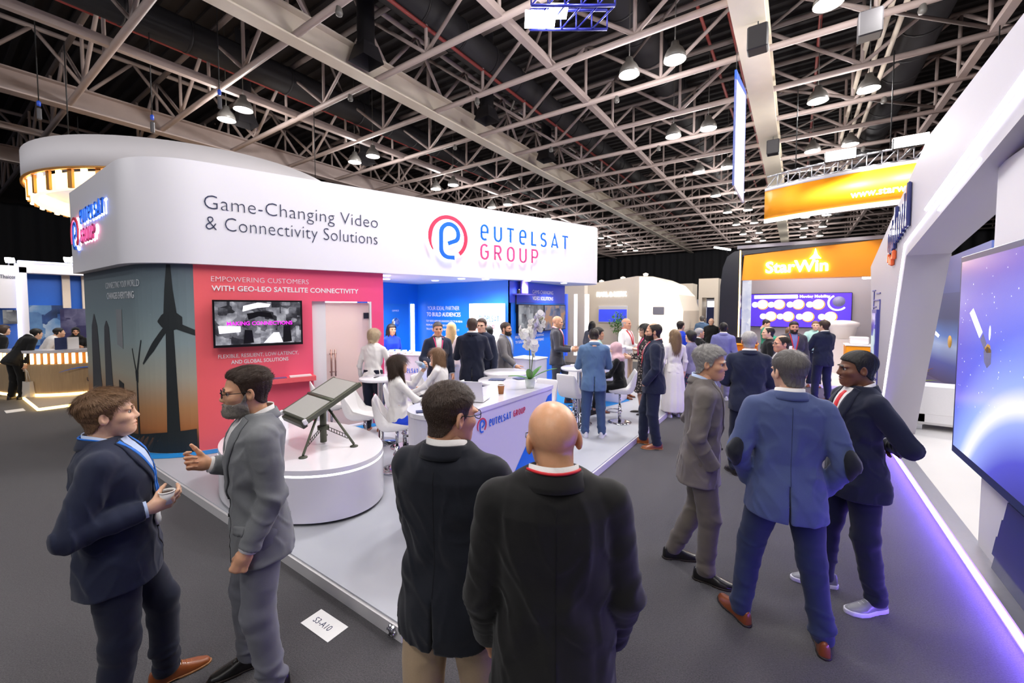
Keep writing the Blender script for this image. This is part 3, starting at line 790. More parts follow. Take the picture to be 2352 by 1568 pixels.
    if top == 'jacket' and fine and vent is not None:
        strip('back_seam', [(-.0007, 1.44), (-.0007, .99 if vent else hem + .01)], [(.0007, 1.44), (.0007, .99 if vent else hem + .01)], 24, 2, -.002, .0032, 'seam', back=True, parent=jo)
    c_, s_ = math.cos(RZ), math.sin(RZ); LAST['wrist'] = [(hx + K * (c_ * w[0] - s_ * w[1]), hy + K * (s_ * w[0] + c_ * w[1]), z0 + K * w[2]) for w in (A[0][2] + A[0][3] * .09, A[1][2] + A[1][3] * .09)]; LAST['rz'] = RZ
    HELD[label] = dict(LAST)
    return root
LAST = {}; HELD = {}
for _k, _c in dict(light='E6B799', pale='EBC3AA', tan='D6A07E', ruddy='DDA283', dark='6E4630', bald='DDA57E').items():
    M('skin_' + _k, _c, rough=.33 if _k == 'bald' else .46, var=.10, scale=55, bump=.08, bscale=420, sss=.12)
    _l = tuple(v * f for v, f in zip(rgb(_c), (.82, .62, .62))); M('lip_skin_' + _k, _l, rough=.45, var=.05)
M('eye_white', 'D8D2CC', rough=.2, var=.02); M('eye_dark', '1C120E', rough=.1, var=.02); M('lens', 'FFFFFF', rough=.02, trans=1., ior=1.05, var=0, alpha=.25)
for _k, _c in dict(brown='7C5C40', darkbrown='3E2D22', black='15110F', grey='A8A4A0', saltpepper='625D5A', blonde='B39468', sandy='8A6F50', greybeard='8E857C', blondegrey='C4AE8E', dark='241A14').items():
    M('hair_' + _k, _c, rough=.48, var=.35, scale=90, stretch=(3, 1, .5), bump=.35)
M('seam', '0C0C10', rough=.9, var=.02); M('button', '1A1A1E', rough=.4, var=.02)
def fabric(k, c, rough=.82, sheen=.12, var=.10): return M(k, c, rough=rough, var=var, scale=260, bump=.10, bscale=900, sheen=sheen, spec=.3)
for _k, _c in dict(white='E6E2E0', navy='1D2338', navy2='12172A', darknavy='12151F', black='131212', grey='717376', grey2='6C6D75', taupe='6B6460', taupe2='5F5850', blue='46527A', blue2='5A7698',
                   denim='3D5273', midblue='222C4A', beige='B59C7E', royal='1A3FC4', lavender='7E7FB4', lavgrey='83809A', pinkish='D9C3BE', mint='A9CFC6', green='2F8F76', black2='0E0E10', cream='EDE8E2',
                   greysuit='6C6868', charcoal='3E3D44', scarf_pink='D4AEB4', denimlight='5D7FAE', skyshirt='B8C8E6', maroon='5A1F28').items(): fabric('cloth_' + _k, _c)
for _k, _c in dict(brown='7A3E1E', black='141110', tan='8C4A22', grey='7C7C84', white='D8D8DA', darkbrown='32231A').items(): M('shoe_' + _k, _c, rough=.34, var=.12, scale=30, coat=.2)
M('sole_dark', '241A14', rough=.6); M('sole_white', 'D6D4DC', rough=.6); M('sole_tan', 'A07048', rough=.6); M('laces_dark', '2A1A10'); M('laces_light', 'C8C8CC'); M('laces_tan', 'B4713A')
for _k, _c in dict(red='D42A32', blue='1E6FD0', pink='E0407A').items(): M('strap_' + _k, _c, rough=.6)
M('badge_white', 'E8E8E8', rough=.4); M('frame_black', '0C0C0E', rough=.25, var=.02); M('frame_metal', '8A8A90', rough=.25, metal=.8, var=.02)
def floral(key, bg, fgs, sc=26):
    m = bpy.data.materials.new(key); m.use_nodes = True; MATS[key] = m; nt = m.node_tree; b = nt.nodes['Principled BSDF']
    tc = nt.nodes.new('ShaderNodeTexCoord'); v = nt.nodes.new('ShaderNodeTexVoronoi'); v.inputs['Scale'].default_value = sc; nt.links.new(tc.outputs['Object'], v.inputs[0])
    r = nt.nodes.new('ShaderNodeValToRGB'); r.color_ramp.interpolation = 'CONSTANT'; e = r.color_ramp.elements; e[0].color = rgb(fgs) + (1,); e[1].position = .33; e[1].color = rgb(bg) + (1,)
    nt.links.new(v.outputs['Distance'], r.inputs[0]); nt.links.new(r.outputs[0], b.inputs['Base Color']); b.inputs['Roughness'].default_value = .85
floral('cloth_floral', '2A2524', 'B9A79A', 24); floral('cloth_flowerdress', '2B3350', 'B23A4A', 20)
# ================================================================== hall shell
M('carpet', '3C3A3D', rough=.95, var=1.7, scale=120, bump=.6, bscale=260, sheen=.2, spec=.2)
M('steel_paint', 'A3938E', rough=.5, var=.12, scale=3); M('steel_dark', '6E625E', rough=.55, var=.12, scale=3); M('cream_paint', 'CBBFB0', rough=.5, var=.06, scale=4)
M('deck', '241F20', rough=.8, var=.15, scale=2); M('duct_black', '232124', rough=.6, var=.15, scale=6); M('pipe_red', '8E3A36', rough=.5, var=.1)
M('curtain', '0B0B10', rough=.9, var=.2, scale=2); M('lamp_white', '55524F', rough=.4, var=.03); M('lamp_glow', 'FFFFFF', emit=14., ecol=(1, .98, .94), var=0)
M('cable', '141416', rough=.6); M('white_gloss', 'E9E6EA', rough=.25, var=.015, scale=4, coat=.2); M('white_matte', 'E6E3E8', rough=.6, var=.015, scale=4)
M('chrome', 'C9C9CE', rough=.12, metal=1., var=.02)
XL, XR, YB, YF = -38., 16., -11., 48.
f = MB().box(((XL + XR) / 2, (YB + YF) / 2, -.05), (XR - XL, YF - YB, .1)).build('floor', MATS['carpet']); tag(f, 'dark grey hall carpet covering the whole floor', kind='structure')
c = MB().box(((XL + XR) / 2, (YB + YF) / 2, 11.3), (XR - XL, YF - YB, .2)).build('ceiling', MATS['deck']); tag(c, 'dark roof deck with ribs above the trusses', kind='structure')
mb = MB()
for i in range(int((YF - YB) / .45)): mb.box(((XL + XR) / 2, YB + .3 + i * .45, 11.15), (XR - XL, .14, .12))
tag(mb.build('deck_rib', MATS['deck'], c), kind='stuff')
def curtain(name, p0, p1, z1, label):
    L = math.hypot(p1[0] - p0[0], p1[1] - p0[1]); n = int(L / .11); ux, uy = (p1[0] - p0[0]) / L, (p1[1] - p0[1]) / L; v = []; f = []
    for i in range(n + 1):
        t = L * i / n; a = .09 * math.sin(t * 7.5) + .05 * math.sin(t * 3.1 + 1)
        v += [(p0[0] + ux * t - uy * a, p0[1] + uy * t + ux * a, 0), (p0[0] + ux * t - uy * a, p0[1] + uy * t + ux * a, z1)]
        if i: f.append((2 * i - 2, 2 * i, 2 * i + 1, 2 * i - 1))
    o = MB().add(v, f, True).build(name, MATS['curtain']); tag(o, label, kind='structure')
curtain('wall_far', (XL, YF - .3), (XR, YF - .3), 8.2, 'black pleated curtain along the far end of the hall')
curtain('wall_left', (XL + .3, YB), (XL + .3, YF), 8.2, 'black pleated curtain along the left side of the hall')
for nm, p, d in (('wall_far_upper', ((XL + XR) / 2, YF - .1, 9.7), (XR - XL, .1, 3.2)), ('wall_left_upper', (XL + .1, (YB + YF) / 2, 9.7), (.1, YF - YB, 3.2)), ('wall_right', (XR - .1, (YB + YF) / 2, 5.6), (.1, YF - YB, 11.2))):
    tag(MB().box(p, d).build(nm, MATS['deck']), 'dark hall wall above the curtains' if 'upper' in nm else 'dark side wall of the hall', kind='structure')
# ---- longitudinal girders
def girder(x, mat, z=8.0, hw=.19, label=''):
    g = empty('ceiling_girder', (x, 0, 0), label=label, kind='structure')
    y0, y1 = YB, YF; ym, yl = (y0 + y1) / 2, y1 - y0
    MB().box((0, ym, z + .02), (hw * 2, yl, .04)).build('bottom_flange', mat, g)
    MB().box((0, ym, z + .32), (.03, yl, .56)).build('web', mat, g)
    MB().box((0, ym, z + .62), (hw * 2, yl, .04)).build('top_flange', mat, g)
    m = MB(); k = 0; y = -1.0
    while y < 30:
        m.tube([(0, y, z + .64), (0, y + 1.07, 10.0)], .05, 6); m.tube([(0, y + 1.07, 10.0), (0, y + 2.15, z + .64)], .05, 6); y += 2.15
    tag(m.build('web_braces', MATS['steel_paint'], g), kind='stuff')
    MB().tube([(0, y0, 10.0), (0, y1, 10.0)], .07, 8).build('top_chord', MATS['steel_paint'], g)
    return g
girder(-9.35, MATS['cream_paint'], label='pale steel girder running over the white booth header')
girder(-.9, M('cream_bright', 'EADFCB', rough=.5, var=.05, scale=4), 7.7, .28, label='thick cream girder over the central aisle')
girder(-17.9, MATS['steel_paint'], label='grey brown girder at the left of the hall')
girder(-26.4, MATS['steel_paint'], label='far left grey brown roof girder')
girder(7.6, MATS['steel_paint'], label='grey brown roof girder at the right of the hall')
for i, x in enumerate((-13.15, -21.9, -5.2, 3.4)):
    o = MB().box((x, (YB + YF) / 2, 8.14), (.16, YF - YB, .12)).box((x + .0, (YB + YF) / 2, 8.24), (.06, YF - YB, .12)).build('ceiling_rail', MATS['steel_paint'])
    tag(o, ('steel rail between the two left girders', 'far left steel rail under the trusses', 'steel rail right of the pale girder', 'steel rail at the right under the trusses')[i], kind='structure')
for i, x in enumerate((-.45, -.2, .05)):
    tag(MB().tube([(x + 1.7, 4, 8.5), (x + 1.7, YF, 8.5)], .055, 8).build('ceiling_conduit', MATS['cream_paint']), 'pale conduit pipe running along the roof right of the aisle girder', kind='structure')
# ---- cross trusses
XA, XB = -37.5, 15.5
DX = 2.15; nodes = int((XB - XA) / DX)
post_me = MB().tube([(0, 0, 8.15), (0, 0, 9.75)], .042, 6).mesh('web_post'); post_me.materials.append(MATS['steel_paint'])
dia_me = MB().tube([(0, 0, 8.15), (DX, 0, 9.75)], .048, 6).mesh('web_brace'); dia_me.materials.append(MATS['steel_paint'])
dib_me = MB().tube([(DX, 0, 8.15), (0, 0, 9.75)], .048, 6).mesh('web_brace'); dib_me.materials.append(MATS['steel_paint'])
bot_me = MB().tube([(XA, 0, 8.1), (XB, 0, 8.1)], .075, 10).mesh('bottom_chord'); top_me = MB().tube([(XA, 0, 9.75), (XB, 0, 9.75)], .07, 8).mesh('top_chord')
cl = MB()
for i in range(nodes): cl.tube([(XA + i * DX + .5, -.085, 8.1), (XA + i * DX + .5, .085, 8.1)], .09, 6)
far_web = MB()
for i in range(nodes):
    far_web.tube([(XA + i * DX, 0, 8.15), (XA + i * DX, 0, 9.75)], .042, 5, False)
    a, b = (8.15, 9.75) if i % 2 == 0 else (9.75, 8.15)
    far_web.tube([(XA + i * DX, 0, a), (XA + (i + 1) * DX, 0, b)], .048, 5, False)
far_me = far_web.mesh('web'); far_me.materials.append(MATS['steel_paint'])
bot_me.materials.append(MATS['steel_paint']); top_me.materials.append(MATS['steel_dark'])
for k in range(-2, 20):
    y = 5.02 + 2.15 * k
    t = empty('ceiling_truss', (0, y, 0), label='grey brown tubular roof truss crossing the hall under the dark deck', kind='structure', group='roof trusses')
    link('bottom_chord', bot_me, None, t); link('top_chord', top_me, None, t)
    if 0 <= k <= 5:
        for i in range(nodes):
            x = XA + i * DX
            if not (-22 < x < 10): continue
            link('web_post', post_me, None, t, (x, 0, 0)); link('web_brace', dia_me if i % 2 == 0 else dib_me, None, t, (x, 0, 0))
    else:
        tag(link('web', far_me, None, t), kind='stuff')
# horizontal plan bracing between the trusses, upper level
pb = empty('ceiling_bracing', label='diagonal plan bracing between the roof trusses', kind='structure')
pm = MB().tube([(0, 0, 8.2), (4.3, 4.3, 8.2)], .04, 6).mesh('plan_brace'); pm.materials.append(MATS['steel_dark'])
pn = MB().tube([(4.3, 0, 9.7), (0, 4.3, 9.7)], .04, 6).mesh('plan_brace'); pn.materials.append(MATS['steel_dark'])
for i in range(-4, 4):
    for j in range(0, 8):
        link('plan_brace', pn, None, pb, (i * 4.3 - .9, 5.02 + j * 4.3, 0))
        if i in (0, 1): link('plan_brace', pm, None, pb, (i * 4.3 - .9, 5.02 + j * 4.3, 0))
# ---- ducts and pipes
def duct(x, r, z, label, y0=0.):
    m = MB().tube([(x, y0, z), (x, YF - .5, z)], r, 20); o = empty('ceiling_duct', label=label, kind='structure'); m.build('duct_pipe', MATS['duct_black'], o)
    b = MB(); y = y0 + .5
    while y < 30: b.tube([(x, y, z), (x, y + .05, z)], r + .02, 20); y += 1.3
    tag(b.build('duct_band', MATS['duct_black'], o), kind='stuff')
duct(-7.5, .42, 9.2, 'thick black air duct right of the pale girder'); duct(-13.5, .40, 9.3, 'black air duct above the left steel rail'); duct(2.4, .5, 9.3, 'black fabric air duct at the right of the roof', 6.); duct(-4.0, .5, 10.2, 'high black air duct above the hall aisle')
for i, (x, z) in enumerate(((-7.4, 8.75), (-14.6, 9.4), (-1.6, 9.6), (-2.3, 9.9), (.35, 9.9), (4.9, 9.9))):
    tag(MB().tube([(x, YB, z), (x, YF - .5, z)], .045, 8).build('ceiling_pipe', MATS['pipe_red']), ('thin red sprinkler pipe beside the thick duct', 'thin red sprinkler pipe over the left rail', 'thin red sprinkler pipe left of the aisle girder', 'second red sprinkler pipe left of the aisle girder', 'thin red sprinkler pipe right of the aisle girder', 'red sprinkler pipe at the far right')[i], kind='structure')
for i, (x, y) in enumerate(((-8.9, 6.6), (-8.4, 10.8), (-8.6, 15.0), (-15.2, 6.5), (-15.0, 11.)) ):
    o = empty('air_outlet', (x, y, 0), label='black drop duct with a flared square outlet under the roof', cat='air outlet', group='drop ducts')
    MB().lathe([(.21, 11.2), (.21, 8.6), (.23, 8.58), (.23, 8.5)], n=18).build('drop_pipe', MATS['duct_black'], o)
    MB().add([(-.2, -.2, 8.55), (.2, -.2, 8.55), (.2, .2, 8.55), (-.2, .2, 8.55), (-.3, -.3, 8.15), (.3, -.3, 8.15), (.3, .3, 8.15), (-.3, .3, 8.15)], [(0, 1, 5, 4), (1, 2, 6, 5), (2, 3, 7, 6), (3, 0, 4, 7)]).build('diffuser', MATS['duct_black'], o)
# ---- pendant lamps
def pendant(x, y, w=150):
    o = empty('pendant_lamp', (x, y, 0), label='white dome pendant lamp with a bright round face under the roof trusses', cat='lamp', group='high bay pendant lamps')
    link('shade', PSH, None, o); link('bulb_face', PGL, None, o); link('stem', PST, None, o)
    light('POINT', 'pendant_light', (0, 0, 7.55), w, (1, .97, .95), .16, parent=o)
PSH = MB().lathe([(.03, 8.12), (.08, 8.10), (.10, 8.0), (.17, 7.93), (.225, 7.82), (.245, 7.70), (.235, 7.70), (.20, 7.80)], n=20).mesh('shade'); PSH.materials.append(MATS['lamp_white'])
PGL = MB().lathe([(0, 7.715), (.15, 7.71), (.232, 7.715), (.2, 7.78)], n=20).mesh('bulb_face'); PGL.materials.append(MATS['lamp_glow'])
PST = MB().tube([(0, 0, 8.1), (0, 0, 11.2)], .012, 6).mesh('stem'); PST.materials.append(MATS['lamp_white'])
for k in range(-3, 9):
    y = 5.55 + 4.35 * k
    for x in (-14.15, -13.05):
        if k != -1: pendant(x, y)
    for x in (-3.45, -2.4): pendant(x, y + .1)
    for x in (.35, 1.4): pendant(x, y - .1)
# ---- small round sensors on the chords
for k in range(0, 9):
    y = 5.02 + 2.15 * k
    for x in (-10.4, -4.3, 1.9) if k % 2 else (-7.6,):
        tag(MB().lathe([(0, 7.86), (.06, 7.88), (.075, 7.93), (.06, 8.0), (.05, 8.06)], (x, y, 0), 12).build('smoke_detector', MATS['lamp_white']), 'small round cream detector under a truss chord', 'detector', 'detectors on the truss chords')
# ================================================================== main booth (white header)
M('platform', 'B6B8C0', rough=.45, var=.03, scale=2.5); M('plinth_white', 'D8D5D6', rough=.4, var=.02); M('blue_strip', '1E86D0', rough=.7, var=.05, scale=60)
M('metal_strip', 'B8B8BE', rough=.3, metal=.7)
PW, PS = -1.98, 1.66
poly = [(-7.6, PS), (PW, PS), (PW, 11.3), (-7.9, 11.3), (-7.9, 2.4)]
pf = empty('platform', label='white raised exhibition platform with pale grey floor', kind='structure')
MB().prism(poly, 0, .088).build('plinth', MATS['plinth_white'], pf)
MB().prism([(-7.58, PS + .02), (PW - .02, PS + .02), (PW - .02, 11.28), (-7.88, 11.28), (-7.88, 2.4)], .088, .1).build('deck_panel', MATS['platform'], pf)
o = MB().lathe([(0, .02), (.02, .018), (.028, .0), (.02, -.006)], n=6, R=Matrix.Rotation(math.pi / 2, 3, 'X'), c=(0, 0, 0)); [o.tube([(0, 0, 0), (.04 * math.cos(a), -.012, .04 * math.sin(a))], [.012, .008], 6) for a in np.arange(0, 6.28, 1.047)]
tag(o.build('knob', MATS['chrome'], None, (-2.06, PS - .004, .055)), 'small chrome star knob at the platform corner', 'knob')
# header
def fillet(pts, radii, n=14):
    out = []; m = len(pts)
    for i in range(m):
        p = Vector(pts[i]); a = (Vector(pts[i - 1]) - p).normalized(); b = (Vector(pts[(i + 1) % m]) - p).normalized(); r = radii[i]
        if r <= 0: out.append(tuple(p)); continue
        ang = a.angle(b); t = r / math.tan(ang / 2); c = p + (a + b).normalized() * (r / math.sin(ang / 2))
        s, e = p + a * t, p + b * t; a0 = math.atan2(s.y - c.y, s.x - c.x); a1 = math.atan2(e.y - c.y, e.x - c.x); da = (a1 - a0 + math.pi) % (2 * math.pi) - math.pi
        for k in range(n + 1): q = a0 + da * k / n; out.append((c.x + r * math.cos(q), c.y + r * math.sin(q)))
    return out
FD = Vector((.336, .942, 0)).normalized(); FN = Vector((FD.y, -FD.x, 0)); F0 = Vector((-6.72, 2.17, 0))   # front face: direction, outward normal, origin
def FW(t, z, off=0.): return F0 + FD * t + FN * off + Vector((0, 0, z))
yl = 1.62; xb = -6.72 - .3567 * (2.17 - yl); xc = -6.72 + .3567 * (10.16 - 2.17)
hp = fillet([(-10.42, yl), (xb, yl), (xc, 10.16), (-10.42, 10.16)], [.04, 1.05, .55, .04])
HZ0, HZ1 = 2.70, 4.08
hd = empty('booth_header', label='tall white rounded booth header with blue and red company lettering', cat='booth header')
mb = MB(); n = len(hp); v = [(p[0], p[1], HZ0) for p in hp] + [(p[0], p[1], HZ1) for p in hp]
mb.add(v, [(i, (i + 1) % n, n + (i + 1) % n, n + i) for i in range(n)], True)
hs_ = mb.build('fascia', M('header_white', 'EFEDF3', rough=.38, var=.01, scale=3), hd)
MB().add([(p[0], p[1], HZ0) for p in hp], [tuple(range(n))]).add([(p[0], p[1], HZ1) for p in hp], [tuple(range(n))]).build('soffit', MATS['white_matte'], hd)
M('ink_navy', '27304F', rough=.5, var=.02); M('logo_blue', '1F6FE8', rough=.4, var=.04, scale=1.5); M('logo_red', 'E2405F', rough=.4, var=.06, scale=1.5); M('logo_pink', 'D8508A', rough=.4, var=.05)
M('halo_white', 'FFFFFF', emit=11., ecol=(.96, .95, 1.), var=0)
def put_text(name, txt, p, dx, width, cap, mat, parent=None, depth=.003, bold=0., spacing=1.):
    o = link(name, text_fit(txt, width, cap, depth, bold, spacing), mat); o.matrix_world = wall_matrix(p, dx)
    if parent: mw = o.matrix_world.copy(); o.parent = parent; o.matrix_world = mw
    return o
put_text('lettering', 'Game-Changing Video', FW(.15, 3.455, .006), FD, 2.36, .20, MATS['ink_navy'], hd, spacing=1.02, bold=-.02)
put_text('lettering', '& Connectivity Solutions', FW(.16, 3.175, .006), FD, 2.34, .20, MATS['ink_navy'], hd, spacing=1.02, bold=-.02)
# stroke lettering of the logo
def arc(cx, cy, rx, ry, a0, a1, n=14): return [(cx + rx * math.cos(math.radians(a0 + (a1 - a0) * i / n)), cy + ry * math.sin(math.radians(a0 + (a1 - a0) * i / n))) for i in range(n + 1)]
GL = {'e': [[(.06, .48), (.64, .53)] + [(.64, .70)] + arc(.36, .70, .28, .28, 0, 180) + arc(.36, .28, .28, .27, 180, 305)],
      'u': [[(.06, 1.), (.06, .32)] + arc(.36, .32, .30, .31, 180, 360) + [(.66, 1.)]], 't': [[(.0, .97), (.66, .97)], [(.33, .97), (.33, 0.)]],
      'l': [[(.08, 1.), (.08, .03), (.52, .03)]], 's': [arc(.32, .74, .26, .24, 40, 262) + arc(.30, .26, .28, .24, 85, -150)],
      'a': [[(.0, .0), (.34, .98), (.68, .0)], [(.14, .22), (.54, .22)]], 'g': [arc(.36, .68, .30, .30, 40, 180) + arc(.36, .32, .30, .30, 180, 360) + [(.66, .52), (.40, .52)]],
      'r': [[(.07, 0.), (.07, .97), (.40, .97)] + arc(.40, .73, .22, .24, 90, -90) + [(.07, .49)], [(.34, .49), (.64, .0)]],
      'o': [arc(.36, .66, .30, .31, 0, 180) + arc(.36, .33, .30, .31, 180, 360) + [(.66, .66)]], 'p': [[(.07, 0.), (.07, .97), (.40, .97)] + arc(.40, .70, .24, .27, 90, -90) + [(.07, .43)]]}
def stroke(mb, pts, w, z0, z1, sc=(1, 1), off=(0, 0)):
    P = [Vector((p[0] * sc[0] + off[0], p[1] * sc[1] + off[1])) for p in pts]; L = []; R = []
    for i in range(len(P)):
        a = (P[i] - P[i - 1]) if i else (P[1] - P[0]); b = (P[i + 1] - P[i]) if i < len(P) - 1 else a
        a = a.normalized() if a.length > 1e-9 else b.normalized(); b = b.normalized() if b.length > 1e-9 else a
        nn = Vector((-(a.y + b.y), a.x + b.x)); nn = nn.normalized() if nn.length > 1e-6 else Vector((-a.y, a.x))
        k = w / 2 / max(.45, nn.dot(Vector((-a.y, a.x)))); L.append(P[i] + nn * k); R.append(P[i] - nn * k)
    n = len(P); v = [(p.x, p.y, z) for z in (z0, z1) for p in L + R]; f = []
    for i in range(n - 1):
        f += [(i, i + 1, n + i + 1, n + i), (2 * n + i, 3 * n + i, 3 * n + i + 1, 2 * n + i + 1), (i, 2 * n + i, 2 * n + i + 1, i + 1), (n + i, n + i + 1, 3 * n + i + 1, 3 * n + i)]
    f += [(0, n, 3 * n, 2 * n), (n - 1, 3 * n - 1, 4 * n - 1, 2 * n - 1)]; mb.add(v, f)
def word(txt, h, adv, w, z0, z1, cw=1.0):
    mb = MB(); x = 0.
    for ch in txt: [stroke(mb, g, w, z0, z1, (h * cw * .78, h - w), (x, w / 2)) for g in GL[ch]]; x += adv * h * cw * ({'l': .82, 't': .98}.get(ch, 1.))
    return mb
def place(o, p, dx, parent): o.matrix_world = wall_matrix(p, dx); mw = o.matrix_world.copy(); o.parent = parent; o.matrix_world = mw; return o
def emblem(s, z0, z1):
    red = MB(); ring = []
    R = .43 * s
    pts = arc(.43 * s, .40 * s, R, R, 218, -52, 40)
    n = len(pts); L = []
    stroke_w = [.02 + .06 * min(1, i / 6) for i in range(n)]
    for i, p in enumerate(pts): # tapered outer ring
        d = Vector((p[0] - .43 * s, p[1] - .40 * s)).normalized(); L.append((Vector(p) + d * 0, Vector(p) - d * stroke_w[i] * s * 1.0))
    v = [(q.x, q.y, z) for z in (z0, z1) for a in L for q in a]; f = []
    for i in range(n - 1):
        a = 2 * i; f += [(a, a + 2, a + 3, a + 1), (2 * n + a, 2 * n + a + 1, 2 * n + a + 3, 2 * n + a + 2), (a, 2 * n + a, 2 * n + a + 2, a + 2), (a + 1, a + 3, 2 * n + a + 3, 2 * n + a + 1)]
    f += [(0, 1, 2 * n + 1, 2 * n), (2 * n - 2, 4 * n - 2, 4 * n - 1, 2 * n - 1)]
    red.add(v, f)
    blue = MB(); e = [(.42 * s, .28 * s), (.60 * s, .35 * s)] + arc(.46 * s, .47 * s, .19 * s, .19 * s, -25, 180) + [(.27 * s, .22 * s)] + arc(.44 * s, .18 * s, .17 * s, .17 * s, 180, 270) + [(.56 * s, .01 * s)]
    stroke(blue, e, .085 * s, z0, z1)
    return red, blue
def halo(cells, grow, z, name, parent, p, dx):
    mb = MB()
    for (x0, y0, x1, y1) in cells: mb.box(((x0 + x1) / 2, (y0 + y1) / 2, z), (x1 - x0 + grow, y1 - y0 + grow, .004), bev=.0)
    return place(mb.build(name, MATS['halo_white']), p, dx, parent)
def logo_block(parent, p_em, p_l1, p_l2, dx, s_em, h, zo, l2mat='logo_pink', adv=1.0, bars=True):
    """backlit logo: letters stand off a little in front of small light bars that wash the wall"""
    red, blue = emblem(s_em, zo, zo + .02)
    place(red.build('emblem_ring', MATS['logo_red']), p_em, dx, parent); place(blue.build('emblem_letter', MATS['logo_blue']), p_em, dx, parent)
    place(word('eutelsat', h, adv, h * .13, zo, zo + .02).build('lettering', MATS['logo_blue']), p_l1, dx, parent)
    place(word('group', h, adv, h * .13, zo, zo + .02).build('lettering', MATS[l2mat]), p_l2, dx, parent)
    if bars:    # light bars hidden behind the letters
        r2, b2 = emblem(s_em, zo - .034, zo - .028)
        place(r2.build('halo_light', MATS['halo_white']), p_em, dx, parent); place(b2.build('halo_light', MATS['halo_white']), p_em, dx, parent)
        place(word('eutelsat', h, adv, h * .12, zo - .034, zo - .028).build('halo_light', MATS['halo_white']), p_l1, dx, parent)
        place(word('group', h, adv, h * .12, zo - .034, zo - .028).build('halo_light', MATS['halo_white']), p_l2, dx, parent)
logo_block(hd, FW(3.40, 3.04, .0), FW(4.51, 3.43, .0), FW(4.51, 3.05, .0), FD, .95, .33, .05, adv=.97)
# side logo on the left face
SX = Vector((1, 0, 0))
logo_block(hd, Vector((-10.12, yl, 3.08)), Vector((-9.42, yl, 3.42)), Vector((-9.42, yl, 3.12)), SX, .62, .235, .032, adv=.80)
# blue floodlamp and hoop above the header
tag(MB().tube([(-8.9 + 1.6 * math.cos(a), 2.9 + .9 * math.sin(a), 4.2 + .12 * math.sin(a * 1.0)) for a in np.linspace(3.6, 6.0, 20)], .03, 6).build('cable_hose', M('hose_blue', '1C4FA8', rough=.5)), 'blue hose lying on top of the white header', 'hose')

# ---- walls of the booth
WI = .10                                                   # the wall stands back from the fascia
W0 = F0 - FN * WI
def RWp(t, z, off=0.): return W0 + FD * t + FN * off + Vector((0, 0, z))
yd = 1.75; xk = W0.x - .3567 * (W0.y - yd)
wp = fillet([(-10.4, yd), (xk, yd), tuple((W0 + FD * 2.62).to_2d()), (-10.4, 6.)], [0, .95, 0, 0], 18)[:-1]
i0 = max(i for i, p in enumerate(wp[:-1]))
# arc length parametrisation of the mural wall
AL = [0.]
for i in range(1, len(wp)): AL.append(AL[-1] + math.hypot(wp[i][0] - wp[i - 1][0], wp[i][1] - wp[i - 1][1]))
A_RED = AL[-1] - 2.62
def MW(a, z, off=0.):
    a = max(0., min(AL[-1] - 1e-6, a)); i = max(k for k in range(len(AL) - 1) if AL[k] <= a); t = (a - AL[i]) / (AL[i + 1] - AL[i]); p, q = Vector(wp[i]), Vector(wp[i + 1])
    d = (q - p).normalized(); r = p + (q - p) * t + Vector((d.y, -d.x)) * off; return (r.x, r.y, z)
def wall_strip(name, a0, a1, z0, z1, mat, parent=None, n=30, off=0., th=.1):
    aa = np.linspace(a0, a1, n); v = [MW(a, z, off) for z in (z0, z1) for a in aa] + [MW(a, z, off - th) for z in (z0, z1) for a in aa]; f = []
    for i in range(n - 1): f += [(i, i + 1, n + i + 1, n + i), (2 * n + i, 3 * n + i, 3 * n + i + 1, 2 * n + i + 1), (n + i, n + i + 1, 3 * n + i + 1, 3 * n + i), (i, 2 * n + i, 2 * n + i + 1, i + 1)]
    f += [(0, n, 3 * n, 2 * n), (n - 1, 3 * n - 1, 4 * n - 1, 2 * n - 1)]
    return MB().add(v, f, False).build(name, mat, parent)
def ramp_mat(key, stops, z0, z1, rough=.55, axis=2):
    """printed vertical colour gradient between z0 and z1"""
    m = bpy.data.materials.new(key); m.use_nodes = True; MATS[key] = m; nt = m.node_tree; b = nt.nodes['Principled BSDF']
    g = nt.nodes.new('ShaderNodeTexCoord'); sp = nt.nodes.new('ShaderNodeSeparateXYZ'); nt.links.new(g.outputs['Object'], sp.inputs[0])
    mr = nt.nodes.new('ShaderNodeMapRange'); mr.inputs[1].default_value = z0; mr.inputs[2].default_value = z1; nt.links.new(sp.outputs[axis], mr.inputs[0])
    r = nt.nodes.new('ShaderNodeValToRGB'); nt.links.new(mr.outputs[0], r.inputs[0]); e = r.color_ramp.elements
    while len(e) < len(stops): e.new(.5)
    for i, (p, c) in enumerate(stops): e[i].position = p; e[i].color = rgb(c) + (1,)
    nt.links.new(r.outputs[0], b.inputs['Base Color']); b.inputs['Roughness'].default_value = rough
    return m
ramp_mat('mural_sky', [(0, '2F2C26'), (.07, '5A3E2A'), (.13, 'B4713F'), (.24, 'BE8C5E'), (.40, 'AFAC9A'), (.58, '93A5A6'), (.78, '75878D'), (1, '55636C')], .1, 2.7)
mw = empty('wall_mural', label='curved dark mural wall printed with wind turbines at sunset', kind='structure')
wall_strip('mural_print', 0, A_RED, .1, HZ0, MATS['mural_sky'], mw, 44)
M('print_dark', '22282A', rough=.6, var=.05)
